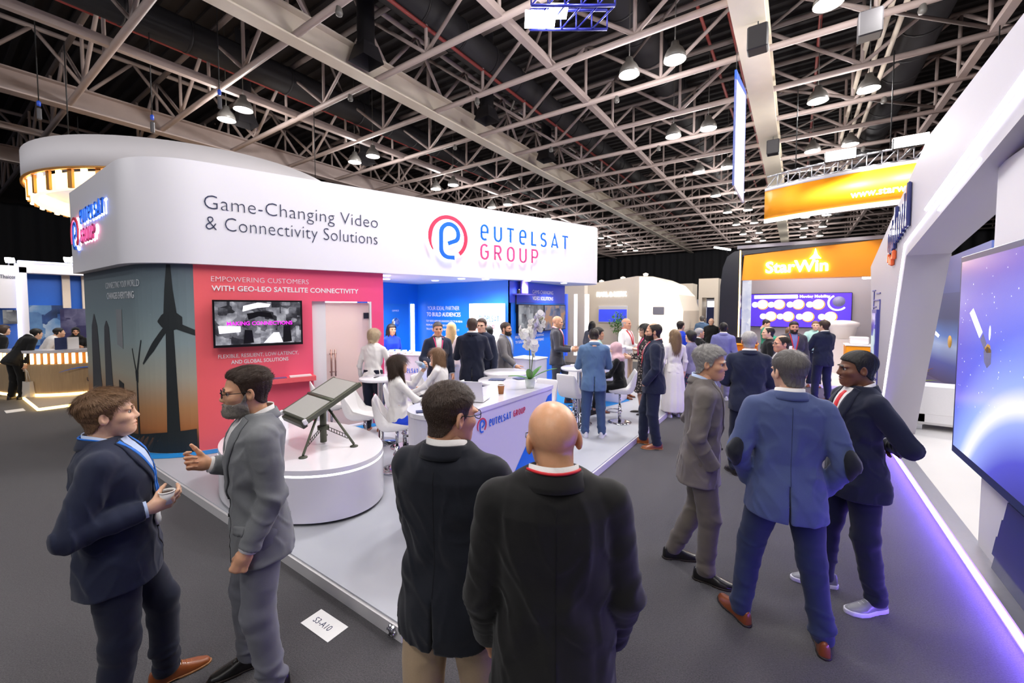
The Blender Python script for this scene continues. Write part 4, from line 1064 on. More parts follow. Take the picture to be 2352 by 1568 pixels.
def mural_shape(name, polys, mat, off=.004):
    """polygons (a,z) subdivided along the wall"""
    mb = MB()
    for ea, eb, n in polys:     # ruled strips between two polylines
        for i in range(n):
            t0, t1 = i / n, (i + 1) / n
            def at(e, t):
                k = t * (len(e) - 1); j = min(int(k), len(e) - 2); u = k - j; return (e[j][0] + (e[j + 1][0] - e[j][0]) * u, e[j][1] + (e[j + 1][1] - e[j][1]) * u)
            q = [at(ea, t0), at(eb, t0), at(eb, t1), at(ea, t1)]; mb.add([MW(p[0], p[1], off) for p in q], [(0, 1, 2, 3)])
    return mb.build(name, mat, mw)
AT = A_RED - .30     # tower of the big turbine
HUB = (AT + .02, 1.95)
mural_shape('turbine_tower', [([(AT - .085, .12), (AT - .045, 1.9)], [(AT + .095, .12), (AT + .05, 1.9)], 12)], MATS['print_dark'])
mural_shape('turbine_hub', [([(HUB[0] - .17, 1.93), (HUB[0] - .10, 2.03), (HUB[0] + .06, 2.05), (HUB[0] + .14, 1.98)], [(HUB[0] - .17, 1.91), (HUB[0] - .10, 1.82), (HUB[0] + .06, 1.80), (HUB[0] + .14, 1.88)], 8)], MATS['print_dark'], .005)
mural_shape('turbine_blade', [([(AT - .07, 2.0), (AT - .045, 2.35), (AT - .01, 2.69)], [(AT + .10, 2.0), (AT + .06, 2.35), (AT + .04, 2.69)], 10)], MATS['print_dark'])
mural_shape('turbine_blade', [([(AT + .02, 1.95), (AT + .30, 1.80)], [(AT + .02, 1.84), (AT + .30, 1.72)], 6)], MATS['print_dark'])
mural_shape('turbine_blade', [([(AT - .06, 1.86), (AT - .25, 1.62), (AT - .43, 1.34)], [(AT - .02, 1.80), (AT - .22, 1.52), (AT - .42, 1.32)], 8)], MATS['print_dark'])
b2 = AT - .60
mural_shape('far_turbine', [([(b2 - .03, .3), (b2 - .015, 1.15)], [(b2 + .03, .3), (b2 + .02, 1.15)], 5), ([(b2 - .05, 1.22), (b2 - .03, 1.08)], [(b2 + .05, 1.22), (b2 + .04, 1.06)], 3), ([(b2, 1.22), (b2 + .14, 1.66)], [(b2 + .04, 1.20), (b2 + .16, 1.66)], 4), ([(b2 - .03, 1.2), (b2 - .16, 1.52)], [(b2 + .01, 1.2), (b2 - .14, 1.54)], 4)], MATS['print_dark'])
for ax, w, zt in ((.62, .36, 2.0), (1.38, .27, 1.9)):
    mural_shape('tower_print', [([(ax - w, .12), (ax - w * .7, 1.0), (ax - w * .6, 1.6), (ax - w * .5, 1.8), (ax - .02, zt)], [(ax + w * 1.4, .12), (ax + w * .8, 1.0), (ax + w * .6, 1.6), (ax + w * .5, 1.8), (ax + .02, zt)], 16)], M('print_grey', '45474B', rough=.6, var=.05))
mural_shape('block_print', [([(1.95, .12), (1.95, 1.02)], [(2.2, .12), (2.2, .98)], 4)], MATS['print_dark'])
mural_shape('hill_print', [([(0, .34), (.9, .3), (1.6, .24), (2.6, .30), (3.2, .38), (A_RED - .02, .42)], [(0, .1), (A_RED - .02, .1)], 30)], MATS['print_dark'], .0045)
M('print_light', 'D6DADF', rough=.6, var=.02)
def mural_text(txt, a, z, width, cap, mat, bold=0.):
    me = text_fit(txt, width, cap, .001, bold); co = np.empty(len(me.vertices) * 3, np.float32); me.vertices.foreach_get('co', co); co = co.reshape(-1, 3)
    for c in co: p = MW(a + float(c[0]), z + float(c[1]), .005 + float(c[2])); c[0], c[1], c[2] = p
    me.vertices.foreach_set('co', co.ravel()); me.update(); return link('lettering', me, mat, mw)
mural_text('CONNECTING YOUR WORLD', 1.45, 2.40, 1.55, .10, MATS['print_light'], -.01)
mural_text('CHANGES EVERYTHING', 1.50, 2.24, 1.35, .10, MATS['print_light'], .012)
mural_shape('print_panel', [([(1.95, 1.55), (1.95, 2.08)], [(2.25, 1.50), (2.25, 2.08)], 4)], M('print_mid', '8C9093', rough=.6))
# red wall with the door opening
m = bpy.data.materials.new('red_print'); m.use_nodes = True; MATS['red_print'] = m; nt = m.node_tree; b = nt.nodes['Principled BSDF']; b.inputs['Roughness'].default_value = .5
gc = nt.nodes.new('ShaderNodeTexCoord'); vm = nt.nodes.new('ShaderNodeVectorMath'); vm.operation = 'DOT_PRODUCT'; nt.links.new(gc.outputs['Object'], vm.inputs[0]); vm.inputs[1].default_value = tuple(FD)
mr = nt.nodes.new('ShaderNodeMapRange'); mr.inputs[1].default_value = W0.dot(FD); mr.inputs[2].default_value = W0.dot(FD) + 2.62; nt.links.new(vm.outputs['Value'], mr.inputs[0])
r = nt.nodes.new('ShaderNodeValToRGB'); r.color_ramp.elements[0].color = rgb('F7666A') + (1,); r.color_ramp.elements[1].color = rgb('F24C86') + (1,); nt.links.new(mr.outputs[0], r.inputs[0]); nt.links.new(r.outputs[0], b.inputs['Base Color'])
rw = empty('wall_red', label='coral red booth wall with white slogan, screen and glass door', kind='structure')
for nm, a0, a1, z0, z1 in (('wall_panel', 0, 1.48, .1, HZ0), ('wall_panel', 1.48, 2.41, 2.21, HZ0), ('wall_panel', 2.41, 2.62, .1, HZ0)):
    wall_strip(nm, A_RED + a0, A_RED + a1, z0, z1, MATS['red_print'], rw, 3)
M('print_white', 'F2EEF2', rough=.5, var=.01)
put_text('lettering', 'EMPOWERING CUSTOMERS', RWp(.20, 2.475, .003), FD, 1.24, .075, MATS['print_white'], rw, .001, bold=-.012)
put_text('lettering', 'WITH GEO-LEO SATELLITE CONNECTIVITY', RWp(.20, 2.345, .003), FD, 2.0, .075, MATS['print_white'], rw, .001, bold=.016)
put_text('lettering', 'FLEXIBLE, RESILIENT, LOW-LATENCY,', RWp(.25, 1.385, .003), FD, 1.02, .055, MATS['print_white'], rw, .001)
put_text('lettering', 'AND GLOBAL SOLUTIONS', RWp(.40, 1.295, .003), FD, .73, .055, MATS['print_white'], rw, .001, bold=.012)
def wallbox(name, t0, t1, z0, z1, o0, o1, mat, parent=None):
    v = [RWp(t, z, o) for o in (o0, o1) for t, z in ((t0, z0), (t1, z0), (t1, z1), (t0, z1))]
    return MB().add(v, [(0, 3, 2, 1), (4, 5, 6, 7), (0, 1, 5, 4), (1, 2, 6, 5), (2, 3, 7, 6), (3, 0, 4, 7)]).build(name, mat, parent)
# glass door
dr = empty('door_1', label='frosted pink glass door with a long steel handle', kind='structure')
M('frost', 'F3D8D2', rough=.5, var=.03, scale=1.2, alpha=.8); wallbox('door_jamb', 1.48, 1.69, .1, 2.21, -.16, -.06, MATS['white_matte'], dr)
wallbox('door_glass', 1.69, 2.39, .12, 2.19, -.09, -.08, MATS['frost'], dr); wallbox('door_frame', 2.385, 2.415, .1, 2.21, -.12, -.0, MATS['white_matte'], dr)
wallbox('hinge', 2.30, 2.39, 1.92, 2.02, -.10, -.06, M('hinge_dark', '3A3A44', rough=.3, metal=.6), dr)
hm = MB()
for o_ in (.0, .05): hm.tube([RWp(1.76 + o_ * 1.2, .98, -.045 + o_ * .3), RWp(1.76 + o_ * 1.2, 1.42, -.045 + o_ * .3)], .012, 8)
hm.tube([RWp(1.74, 1.35, -.08), RWp(1.84, 1.35, -.03)], .008, 6); hm.tube([RWp(1.74, 1.05, -.08), RWp(1.84, 1.05, -.03)], .008, 6); hm.build('handle', M('handle_steel', 'B08A80', rough=.3, metal=.7), dr)
# white meeting room behind the door
rm = empty('wall_meeting_room', label='white meeting room behind the glass door', kind='structure')
wallbox('back_panel', .9, 2.6, .1, 2.69, -1.6, -1.55, MATS['white_matte'], rm); wallbox('side_panel', .9, .95, .1, 2.69, -1.6, -.12, MATS['white_matte'], rm)
light('POINT', 'meeting_room_light', RWp(1.9, 2.4, -.9), 60, (1, .95, .92), .2)
# television
tv = empty('television', RWp(.76, 1.55, 0), label='black framed television showing a grey trade fair picture on the red wall', cat='television')
def tvp(name, t0, t1, z0, z1, o0, o1, mat):
    o = wallbox(name, t0, t1, z0, z1, o0, o1, mat); o.parent = tv; o.matrix_parent_inverse = tv.matrix_world.inverted() if tv.matrix_world != Matrix() else Matrix.Translation(-Vector(tv.location)); return o
M('black_plastic', '0B0B0E', rough=.3, var=.02)
def crowd_screen(key, cols, sc, strength=1.0, seed=0.):
    """screen picture: blocky procedural picture"""
    m = bpy.data.materials.new(key); m.use_nodes = True; MATS[key] = m; nt = m.node_tree; b = nt.nodes['Principled BSDF']
    tc = nt.nodes.new('ShaderNodeTexCoord'); mp = nt.nodes.new('ShaderNodeMapping'); mp.inputs['Location'].default_value = (seed, seed * .7, seed * 1.3); nt.links.new(tc.outputs['Object'], mp.inputs[0])
    v = nt.nodes.new('ShaderNodeTexVoronoi'); v.distance = 'CHEBYCHEV'; v.inputs['Scale'].default_value = sc; nt.links.new(mp.outputs[0], v.inputs[0])
    n = nt.nodes.new('ShaderNodeTexNoise'); n.inputs['Scale'].default_value = sc * .6; n.inputs['Detail'].default_value = 6; nt.links.new(mp.outputs[0], n.inputs[0])
    sx = nt.nodes.new('ShaderNodeSeparateColor'); nt.links.new(v.outputs['Color'], sx.inputs[0])
    mx = nt.nodes.new('ShaderNodeMix'); mx.inputs[0].default_value = .72; nt.links.new(sx.outputs[0], mx.inputs[2]); nt.links.new(n.outputs[0], mx.inputs[3])
    r = nt.nodes.new('ShaderNodeValToRGB'); e = r.color_ramp.elements
    while len(e) < len(cols): e.new(.5)
    for i, c in enumerate(cols): e[i].position = .25 + .5 * i / (len(cols) - 1); e[i].color = rgb(c) + (1,)
    nt.links.new(mx.outputs[0], r.inputs[0]); b.inputs['Base Color'].default_value = (.01, .01, .01, 1); b.inputs['Roughness'].default_value = .25
    nt.links.new(r.outputs[0], b.inputs['Emission Color']); b.inputs['Emission Strength'].default_value = strength
    return m
crowd_screen('tv_picture', ['07070A', '34343C', '8A8A94', 'E6E6F0'], 9, .8)
tvp('casing', .20, 1.32, 1.545, 2.215, .06, .12, MATS['black_plastic']); tvp('wall_bracket', .6, .9, 1.75, 2.0, -.01, .06, MATS['black_plastic'])
tvp('screen', .225, 1.295, 1.58, 2.19, .12, .122, MATS['tv_picture'])
M('magenta_glow', 'E020D8', emit=1.2, var=0); M('screen_white', 'F0F0FA', emit=1., var=0); M('screen_dark', '101014', rough=.3)
for nm, q, mt in (('screen_booth', [(.55, 2.05), (.72, 2.10), (.88, 2.12), (.90, 2.16), (.74, 2.18), (.56, 2.13)], 'screen_white'), ('screen_booth', [(.62, 1.93), (.75, 1.98), (.93, 1.95), (.90, 2.03), (.74, 2.05), (.60, 2.02)], 'screen_dark'), ('screen_stand', [(.27, 1.74), (.52, 1.76), (.52, 1.84), (.26, 1.85)], 'screen_white'), ('screen_floor', [(.80, 1.59), (1.05, 1.59), (1.0, 1.74), (.93, 1.74)], 'screen_white'), ('screen_crowd', [(.55, 1.59), (.68, 1.60), (.66, 1.78), (.57, 1.79)], 'screen_dark'), ('screen_crowd', [(1.05, 1.59), (1.17, 1.60), (1.15, 1.84), (1.06, 1.83)], 'screen_dark')):
    o = MB().add([RWp(t, z, .1235) for t, z in q], [tuple(range(len(q)))]).build(nm, MATS[mt]); o.parent = tv; o.matrix_parent_inverse = Matrix.Translation(-Vector(tv.location))
put_text('screen_caption', 'MAKING CONNECTIONS', RWp(.36, 1.855, .124), FD, .82, .055, MATS['magenta_glow'], tv, .0005, bold=.02)
# literature shelf and leaflets
sh = wallbox('wall_shelf', .80, 1.49, .97, 1.04, .0, .16, M('shelf_red', 'F0626A', rough=.5), None); tag(sh, 'narrow coral shelf on the red wall left of the glass door', 'shelf')
def leaflet(p, rz, d, mat, label, name='brochure'): return tag(MB().box((0, 0, 0), d, bev=.0005).build(name, MATS[mat], None, p, rz), label, name.replace('_', ' '))
M('paper_white', 'EFEDEC', rough=.6, var=.03); M('paper_purple', '6E5A8E', rough=.5, var=.2, scale=20); M('paper_navy', '2F3C66', rough=.5, var=.25, scale=25)
ra = math.atan2(FD.y, FD.x)
leaflet(RWp(1.28, 1.052, .08), ra, (.30, .12, .02), 'paper_white', 'stack of white leaflets on the coral wall shelf', 'leaflet_stack'); leaflet(RWp(.98, 1.046, .08), ra, (.22, .12, .008), 'paper_purple', 'purple leaflet on the coral wall shelf', 'leaflet')
# ---- blue walls
M('blue_wall', '0A6FE0', rough=.45, var=.04, scale=.8); M('blue_wall2', '3450D8', rough=.45, var=.05, scale=.9)
bw = empty('wall_blue', label='bright blue booth wall with white slogan', kind='structure')
MB().box((-7.95, 6.0, 1.4), (.1, 2.56, 2.6)).build('wall_panel', MATS['blue_wall'], bw)
MB().box((-6.5, 7.33, 1.4), (2.8, .1, 2.6)).build('wall_panel', MATS['blue_wall'], bw)
MB().box((-5.15, 8.6, 1.4), (.1, 2.64, 2.6)).build('wall_panel', MATS['blue_wall'], bw)
MB().box((-5.095, 8.61, 2.45), (.012, 2.58, .46)).build('wall_panel_purple', MATS['blue_wall2'], bw)
MB().box((-6.6, 9.87, 1.4), (2.8, .1, 2.6)).build('wall_panel', MATS['blue_wall'], bw)
BX = Vector((1, 0, 0)); BY = Vector((0, 1, 0))
put_text('lettering', 'YOUR IDEAL PARTNER', Vector((-7.55, 7.277, 2.05)), BX, 1.05, .10, MATS['print_white'], bw, .001, bold=-.01)
put_text('lettering', 'TO BUILD AUDIENCES', Vector((-7.58, 7.277, 1.90)), BX, 1.12, .10, MATS['print_white'], bw, .001, bold=.014)
for i, t in enumerate(('TOP VIDEO NEIGHBOURHOODS FOR TV IN MENA', 'PREMIUM VIDEO NEIGHBOURHOODS', 'TRUSTED RELATIONSHIPS GLOBALLY')):
    put_text('lettering', t, Vector((-7.6, 7.277, 1.76 - .10 * i)), BX, (1.2, .9, 1.1)[i], .05, MATS['print_white'], bw, .001)
put_text('lettering', 'GAME-CHANGING', Vector((-5.085, 8.25, 2.44)), BY, 1.0, .09, MATS['print_white'], bw, .001, bold=-.008)
put_text('lettering', 'VIDEO SOLUTIONS', Vector((-5.085, 8.25, 2.29)), BY, 1.0, .09, MATS['print_white'], bw, .001, bold=.012)
put_text('lettering', 'PREMIUM SATELLITE STREAMING', Vector((-5.095, 7.55, 1.42)), BY, 1.25, .06, MATS['print_white'], bw, .001)
put_text('lettering', 'TV DELIVERY AND ADVERTISING', Vector((-5.095, 7.55, 1.31)), BY, 1.25, .06, MATS['print_white'], bw, .001)
# blue door with a round window and a light strip
d2 = empty('door_2', label='blue flush door with a round porthole window', kind='structure')
MB().box((-7.885, 6.55, 1.15), (.02, .86, 2.1)).build('door_leaf', M('blue_door', '1673D6', rough=.4, var=.03), d2); MB().lathe([(0, .012), (.105, .012), (.12, .0)], n=24, R=Matrix.Rotation(math.pi / 2, 3, 'Y'), c=(-7.872, 6.55, 1.75)).build('porthole', MATS['chrome'], d2)
MB().box((-7.875, 7.08, 1.15), (.03, .10, 2.1)).build('light_strip', M('strip_glow', 'FFFFFF', emit=3., var=0), d2)
put_text('door_sign', 'OFFICE', Vector((-7.874, 6.45, 2.02)), BY, .2, .04, MATS['print_white'], d2, .001)
# lit white logo box
lb = empty('light_box', (-5.62, 7.2, 1.3), label='glowing white sign box with company name on the blue wall', cat='sign')
MB().box((0, 0, .45), (.90, .14, 1.75 - .85), bev=.004).build('box', M('lightbox_glow', 'FFFFFF', emit=1.6, var=0), lb)
o = word('eutelsat', .14, .84, .018, 0, .003, .62).build('lettering', MATS['logo_blue'], lb); o.matrix_local = wall_matrix((-.16, -.074, .50), BX)
o = word('group', .14, .84, .018, 0, .003, .70).build('lettering', MATS['logo_red'], lb); o.matrix_local = wall_matrix((-.12, -.074, .30), BX)
for i, y in enumerate((8.125, 9.27)):
    s = empty('wall_screen', (-5.09, y, 1.55), label=('left of two wall screens on the blue wall, showing a grey hall', 'right of two wall screens on the blue wall, showing warm colours')[i], cat='screen')
    MB().box((.03, 0, .315), (.06, 1.13, .64), bev=.004).build('casing', MATS['black_plastic'], s)
    MB().box((.061, 0, .315), (.002, 1.09, .60)).build('screen', crowd_screen('screen_%d' % i, (['20242A', '6A727A', 'A7ACB2', 'D8DCE0'], ['1E2A4C', '5E6E96', 'A88C80', 'D08A4C'])[i], 5, .8, 3. + i), s)
sf = empty('wall_shelf', (-5.09, 7.75, 2.40), label='small shelf with a set top box high on the purple panel', cat='shelf')
MB().box((.11, 0, 0), (.22, .62, .025)).build('board', M('shelf_purple', '6A62C8', rough=.4), sf); MB().box((.1, .0, .16), (.05, .26, .28), bev=.01).build('device', M('lilac', '8A78D8', rough=.4), sf); MB().box((.1, -.24, .06), (.06, .06, .1), bev=.01).build('camera_box', MATS['black_plastic'], sf)
MB().tube([(.01, -.2, 0), (.01, -.2, -.4)], .012, 6).build('cable', MATS['cable'], sf)
# soffit downlights of the booth
SD = MB().lathe([(.0, 2.692), (.06, 2.692), (.075, 2.698)], n=16).mesh('downlight'); SD.materials.append(MATS['lamp_glow'])
for x, y in ((-6.25, 5.0), (-5.65, 6.4), (-4.88, 7.7), (-7.0, 5.6), (-6.5, 6.5), (-4.6, 8.9), (-5.3, 6.75)):
    o = link('recessed_light', SD, None, None, (x, y, 0)); tag(o, 'small round downlight set in the white booth soffit', 'lamp', 'booth soffit downlights'); light('SPOT', 'downlight', (0, 0, 2.66), 95, (1, .98, .97), .06, spot=150, blend=.9, parent=o)
# blue carpet strips along the wall foot
for i, (pl, lb_) in enumerate((([MW(a, 0, .02)[:2] for a in np.linspace(2.0, A_RED + 2.6, 26)] + [MW(a, 0, .22)[:2] for a in np.linspace(A_RED + 2.6, 2.6, 26)], 'blue carpet strip along the foot of the mural wall'), ([(-7.8, 5.0), (-4.6, 5.2), (-3.3, 7.2), (-2.9, 8.7), (-3.5, 9.8), (-5.0, 9.8), (-5.0, 7.2), (-7.8, 7.2)], 'blue carpet area in front of the blue walls'))):
    v = [(p[0], p[1], .104) for p in pl]; tag(MB().add(v, [tuple(range(len(v)))]).build('trim_%d' % (i + 1), MATS['blue_strip']), lb_, kind='structure')
# ================================================================== furniture of the main booth
M('led_white', 'FFFFFF', emit=5., ecol=(.95, .95, 1.), var=0); M('lacquer', 'E9E6EC', rough=.18, var=.015, scale=3, coat=.4); M('leather_white', 'EDEAEA', rough=.4, var=.03, scale=60, bump=.05)
def ell_poly(a, b, n=64, grow=0.): return [((a + grow) * math.cos(2 * math.pi * i / n), (b + grow) * math.sin(2 * math.pi * i / n)) for i in range(n)]
pd = empty('display_pedestal', (-4.5, 2.40, .1), label='large oval white display pedestal with a glowing rim on the platform', cat='pedestal')
def ell_ring(a, b, z0, z1, g0=0., g1=0., cap=False, n=72):
    p0, p1 = ell_poly(a, b, n, g0), ell_poly(a, b, n, g1); v = [(p[0], p[1], z0) for p in p0] + [(p[0], p[1], z1) for p in p1]
    mb = MB().add(v, [(i, (i + 1) % n, n + (i + 1) % n, n + i) for i in range(n)], True)
    if cap: mb.add(v[n:], [tuple(range(n))])
    return mb
ell_ring(1.1, .70, .0, .03, -.05, -.05).build('toe_kick', M('toe_dark', '55525C', rough=.6), pd)
ell_ring(1.1, .70, .03, .455, -.0, -.0, True).build('drum', MATS['lacquer'], pd); ell_ring(1.1, .70, .455, .475, -.012, -.012).build('light_rim', MATS['led_white'], pd); ell_ring(1.1, .70, .475, .52, -.0, -.004, True).build('top', MATS['lacquer'], pd)
MB().lathe([(0, .70), (.27, .70), (.28, .69), (.28, .52)], (-.76, -.06, 0), 48).build('raised_drum', MATS['lacquer'], pd)
leaflet((-5.24, 2.34, .806), .4, (.16, .10, .012), 'paper_navy', 'dark navy booklet on the raised drum of the pedestal', 'booklet')
# flat panel antenna
M('olive_metal', '5E6152', rough=.45, metal=.3, var=.06); M('panel_grey', 'B4B4AE', rough=.4, var=.02)
an = empty('antenna', (-4.22, 2.50, .62), label='two panel grey flat antenna on an olive tripod on the pedestal', cat='antenna')
tilt = math.radians(27); R = Matrix.Rotation(math.radians(-6), 3, 'Z') @ Matrix.Rotation(tilt, 3, 'X')
cz = Vector((-.06, .02, .49))
def pan(y0, y1, nm):
    p = MB().box(tuple(cz + R @ Vector((0, (y0 + y1) / 2, 0))), (.56, y1 - y0 - .02, .035), R=R, bev=.004).build(nm, MATS['olive_metal'], an)
    MB().box(tuple(cz + R @ Vector((0, (y0 + y1) / 2, .019))), (.53, y1 - y0 - .05, .008), R=R).build('radome', MATS['panel_grey'], p)
pan(-.34, .0, 'lower_panel'); pan(.0, .34, 'upper_panel')
MB().tube([tuple(cz + R @ Vector((x, 0, .012))) for x in (-.30, .30)], .022, 8).build('hinge_bar', MATS['olive_metal'], an)
for sx in (-1, 1):
    MB().box(tuple(cz + R @ Vector((sx * .29, 0, -.005))), (.03, .68, .05), R=R, bev=.004).build('side_rail', MATS['olive_metal'], an)
    MB().box(tuple(cz + R @ Vector((sx * .29, -.335, 0))), (.035, .04, .055), R=R, bev=.006).build('corner_cap', MATS['white_matte'], an)
MB().box(tuple(cz + R @ Vector((0, -.345, -.045))), (.5, .05, .06), R=R, bev=.005).build('connector_box', M('olive_dark', '3A3B30', rough=.5), an)
MB().tube([(0, 0, .02), (0, 0, .44)], .034, 12).lathe([(.034, .16), (.06, .16), (.06, .20), (.034, .20)], n=12).build('mast', MATS['olive_metal'], an)
for fx, fy in ((.24, -.36), (.36, .13), (-.26, .16)):
    l = MB().tube([(fx * .12, fy * .12, .42), (fx, fy, .025)], .013, 8).build('leg', MATS['olive_metal'], an)
    MB().lathe([(0, .02), (.02, .018), (.042, .008), (.042, 0)], (fx, fy, 0), 14).build('foot', MATS['olive_dark'], l)
    s = MB(); a = Vector((fx * .1, fy * .1, .18)); b = Vector((fx * .8, fy * .8, .10)); d = (b - a)
    for k in range(9): p = a + d * (k / 8); s.tube([tuple(p + Vector((0, 0, .018))), tuple(p - Vector((0, 0, .018)))], .004, 5)
    s.tube([tuple(a + Vector((0, 0, .018))), tuple(b + Vector((0, 0, .018)))], .004, 5); s.tube([tuple(a - Vector((0, 0, .018))), tuple(b - Vector((0, 0, .018)))], .004, 5); s.build('strut', MATS['olive_dark'], l)
# reception counter
ct = empty('reception_counter', (-2.65, 3.3, .1), label='long white reception counter with company logo and blue triangle on its front', cat='counter')
def slot_poly(w, y0, y1, n=20): return [(w * math.cos(math.pi + math.pi * i / n), y0 + w * math.sin(math.pi + math.pi * i / n)) for i in range(n + 1)] + [(w, y1), (-w, y1)]
mb = MB(); pl = slot_poly(.30, -.58, .96); n = len(pl)
mb.prism(pl, .0, 1.05); mb.build('body', M('counter_white', 'E2DEEC', rough=.3, var=.01), ct); MB().prism(slot_poly(.31, -.58, .97), 1.05, 1.09).build('worktop', MATS['lacquer'], ct)
XFACE = .302
mb = MB(); mb.add([(XFACE, y, z) for y, z in ((-.13, .03), (.95, .03), (.95, 1.0), (.86, .98))], [(0, 1, 2, 3)]); mb.build('blue_triangle', M('tri_blue', '0A72E8', rough=.35, var=.05, scale=2), ct)
mb = MB(); mb.add([(XFACE + .001, y, z) for y, z in ((-.13, .02), (.95, .02), (.95, .46))], [(0, 1, 2)]); mb.build('pale_triangle', M('tri_pale', '6C9BF0', rough=.35), ct)
red, blue = emblem(.16, 0, .004); a_ = wall_matrix((XFACE, -.44, .86), BY)
o = red.build('emblem_ring', MATS['logo_red'], ct); o.matrix_local = a_; o = blue.build('emblem_letter', MATS['logo_blue'], ct); o.matrix_local = a_
o = word('eutelsat', .072, .84, .008, 0, .004, .80).build('lettering', MATS['logo_blue'], ct); o.matrix_local = wall_matrix((XFACE, -.26, .885), BY)
o = word('group', .066, .84, .007, 0, .004, .85).build('lettering', MATS['logo_red'], ct); o.matrix_local = wall_matrix((XFACE, .145, .888), BY)
# laptop, cups, phone
lp = empty('laptop', (-2.62, 3.12, 1.195), math.radians(200), 'white open laptop on the reception counter', 'laptop')
MB().box((0, 0, .008), (.30, .21, .014), bev=.004).build('base', MATS['white_matte'], lp); R_ = Matrix.Rotation(math.radians(-18), 3, 'X'); MB().box((0, .125, .11), (.30, .008, .205), R=R_, bev=.002).build('lid', MATS['white_matte'], lp)
l2 = empty('laptop', (-2.75, 2.86, 1.195), math.radians(250), 'grey backed open laptop behind the first one on the counter', 'laptop')
MB().box((0, 0, .008), (.30, .21, .014), bev=.004).build('base', M('alu', 'B9BBC4', rough=.35, metal=.4), l2); MB().box((0, .125, .11), (.30, .008, .205), R=R_, bev=.002).build('lid', MATS['alu'], l2)
M('kraft', '9A6238', rough=.7, var=.08); M('cup_lid', 'EDE9E6', rough=.4)
def cup(p, label, mat='kraft', h=.095, r=.038):
    c = empty('paper_cup', p, 0, label, 'cup'); MB().lathe([(0, .002), (r * .72, .0), (r, h), (r * .96, h), (r * .66, .008)], n=20).build('cup_wall', MATS[mat], c); MB().lathe([(r * .96, h * .9), (0, h * .9)], n=20).build('drink', M('coffee', '3A2214', rough=.2), c)
    MB().lathe([(r, h - .004), (r + .003, h), (r, h + .004), (r - .003, h)], n=20).build('rim', MATS['cup_lid'], c); return c
cup((-2.56, 3.52, 1.19), 'brown paper cup standing on the reception counter')
leaflet((-2.66, 2.52, 1.195), .9, (.15, .075, .009), 'paper_navy', 'dark phone lying at the near end of the counter', 'phone')
# orchid
oc = empty('orchid', (-2.47, 3.96, 1.19), 0, 'white orchid in a glass pot at the far end of the counter', 'plant')
MB().lathe([(0, .0), (.045, .0), (.055, .06), (.06, .11), (.055, .11), (.05, .06), (0, .02)], n=20).build('pot', M('glass_pot', 'DDE6E0', rough=.1, alpha=.5), oc)
M('leaf_green', '4E8A34', rough=.4, var=.2, scale=14); M('petal', 'F4F1EE', rough=.5, sss=.1, var=.02); M('stem_green', '6B7A4A', rough=.6)
def leaf(mb, p, d, L, W, droop=.5, n=7):
    d = Vector(d).normalized(); s = d.cross(Vector((0, 0, 1))); s = s.normalized() if s.length > .01 else Vector((1, 0, 0)); v = []; f = []; q = Vector(p); dd = d.copy()
    for i in range(n + 1):
        t = i / n; w = W * math.sin(math.pi * min(1, .08 + t * .92)) ** .7 * .5; v += [q - s * w + Vector((0, 0, .15 * w)), q.copy(), q + s * w + Vector((0, 0, .15 * w))]; q = q + dd * L / n; dd = (dd + Vector((0, 0, -droop / n))).normalized()
    for i in range(n): a = 3 * i; f += [(a, a + 1, a + 4, a + 3), (a + 1, a + 2, a + 5, a + 4)]
    mb.add(v, f, True)
for a, e, L in ((.4, .7, .34), (2.2, .3, .24), (3.9, .4, .26), (5.2, .9, .30), (1.2, 1.2, .22)):
    m_ = MB(); leaf(m_, (0, 0, .10), (math.cos(a), math.sin(a), e), L, .075); o = m_.build('leaf', MATS['leaf_green'], oc); sm = o.modifiers.new('s', 'SOLIDIFY'); sm.thickness = .004
pts1 = [(0, 0, .1), (-.02, .02, .35), (-.03, .03, .58), (.02, .06, .74), (.10, .12, .80)]; pts2 = [(0, 0, .1), (.03, .0, .32), (.05, .0, .50), (.0, -.03, .62), (-.09, -.08, .60)]
for p_ in (pts1, pts2): MB().tube(p_, .005, 6).build('stem', MATS['stem_green'], oc)
def petal_me():
    mb = MB()
    for k in range(5):
        a = k * 1.2566 + .3; w = .034 if k in (1, 4) else .022; d = Vector((math.cos(a), 0, math.sin(a))); s = Vector((-d.z, 0, d.x))
        v = [(0, -.004, 0)] + [tuple(d * (.029 - .027 * math.cos(q)) + s * (w * math.sin(q)) + Vector((0, .010 * (1 - math.cos(q)) - .004, 0))) for q in np.linspace(.35, 5.93, 9)]
        mb.add(v, [(0, i, i + 1) for i in range(1, 9)], True)
    mb.lathe([(0, -.012), (.009, -.006), (.010, .002), (0, .006)], n=8, R=Matrix.Rotation(math.pi / 2, 3, 'X')); me = mb.mesh('blossom'); me.materials.append(MATS['petal']); return me
BL = petal_me(); rr = random.Random(3)
for i in range(20):
    t = i / 19; p_ = pts1 if i % 2 else pts2; k = 1.6 + t * 2.3; j = min(int(k), 3); u = k - j; p = Vector(p_[j]) * (1 - u) + Vector(p_[j + 1]) * u + Vector((rr.uniform(-.04, .04), rr.uniform(-.04, .04), rr.uniform(-.05, .05)))
    o = link('blossom', BL, None, oc, tuple(p)); o.rotation_euler = (rr.uniform(-.4, .4), rr.uniform(-.5, .5), rr.uniform(-.8, 1.8)); o.scale = (1.25,) * 3
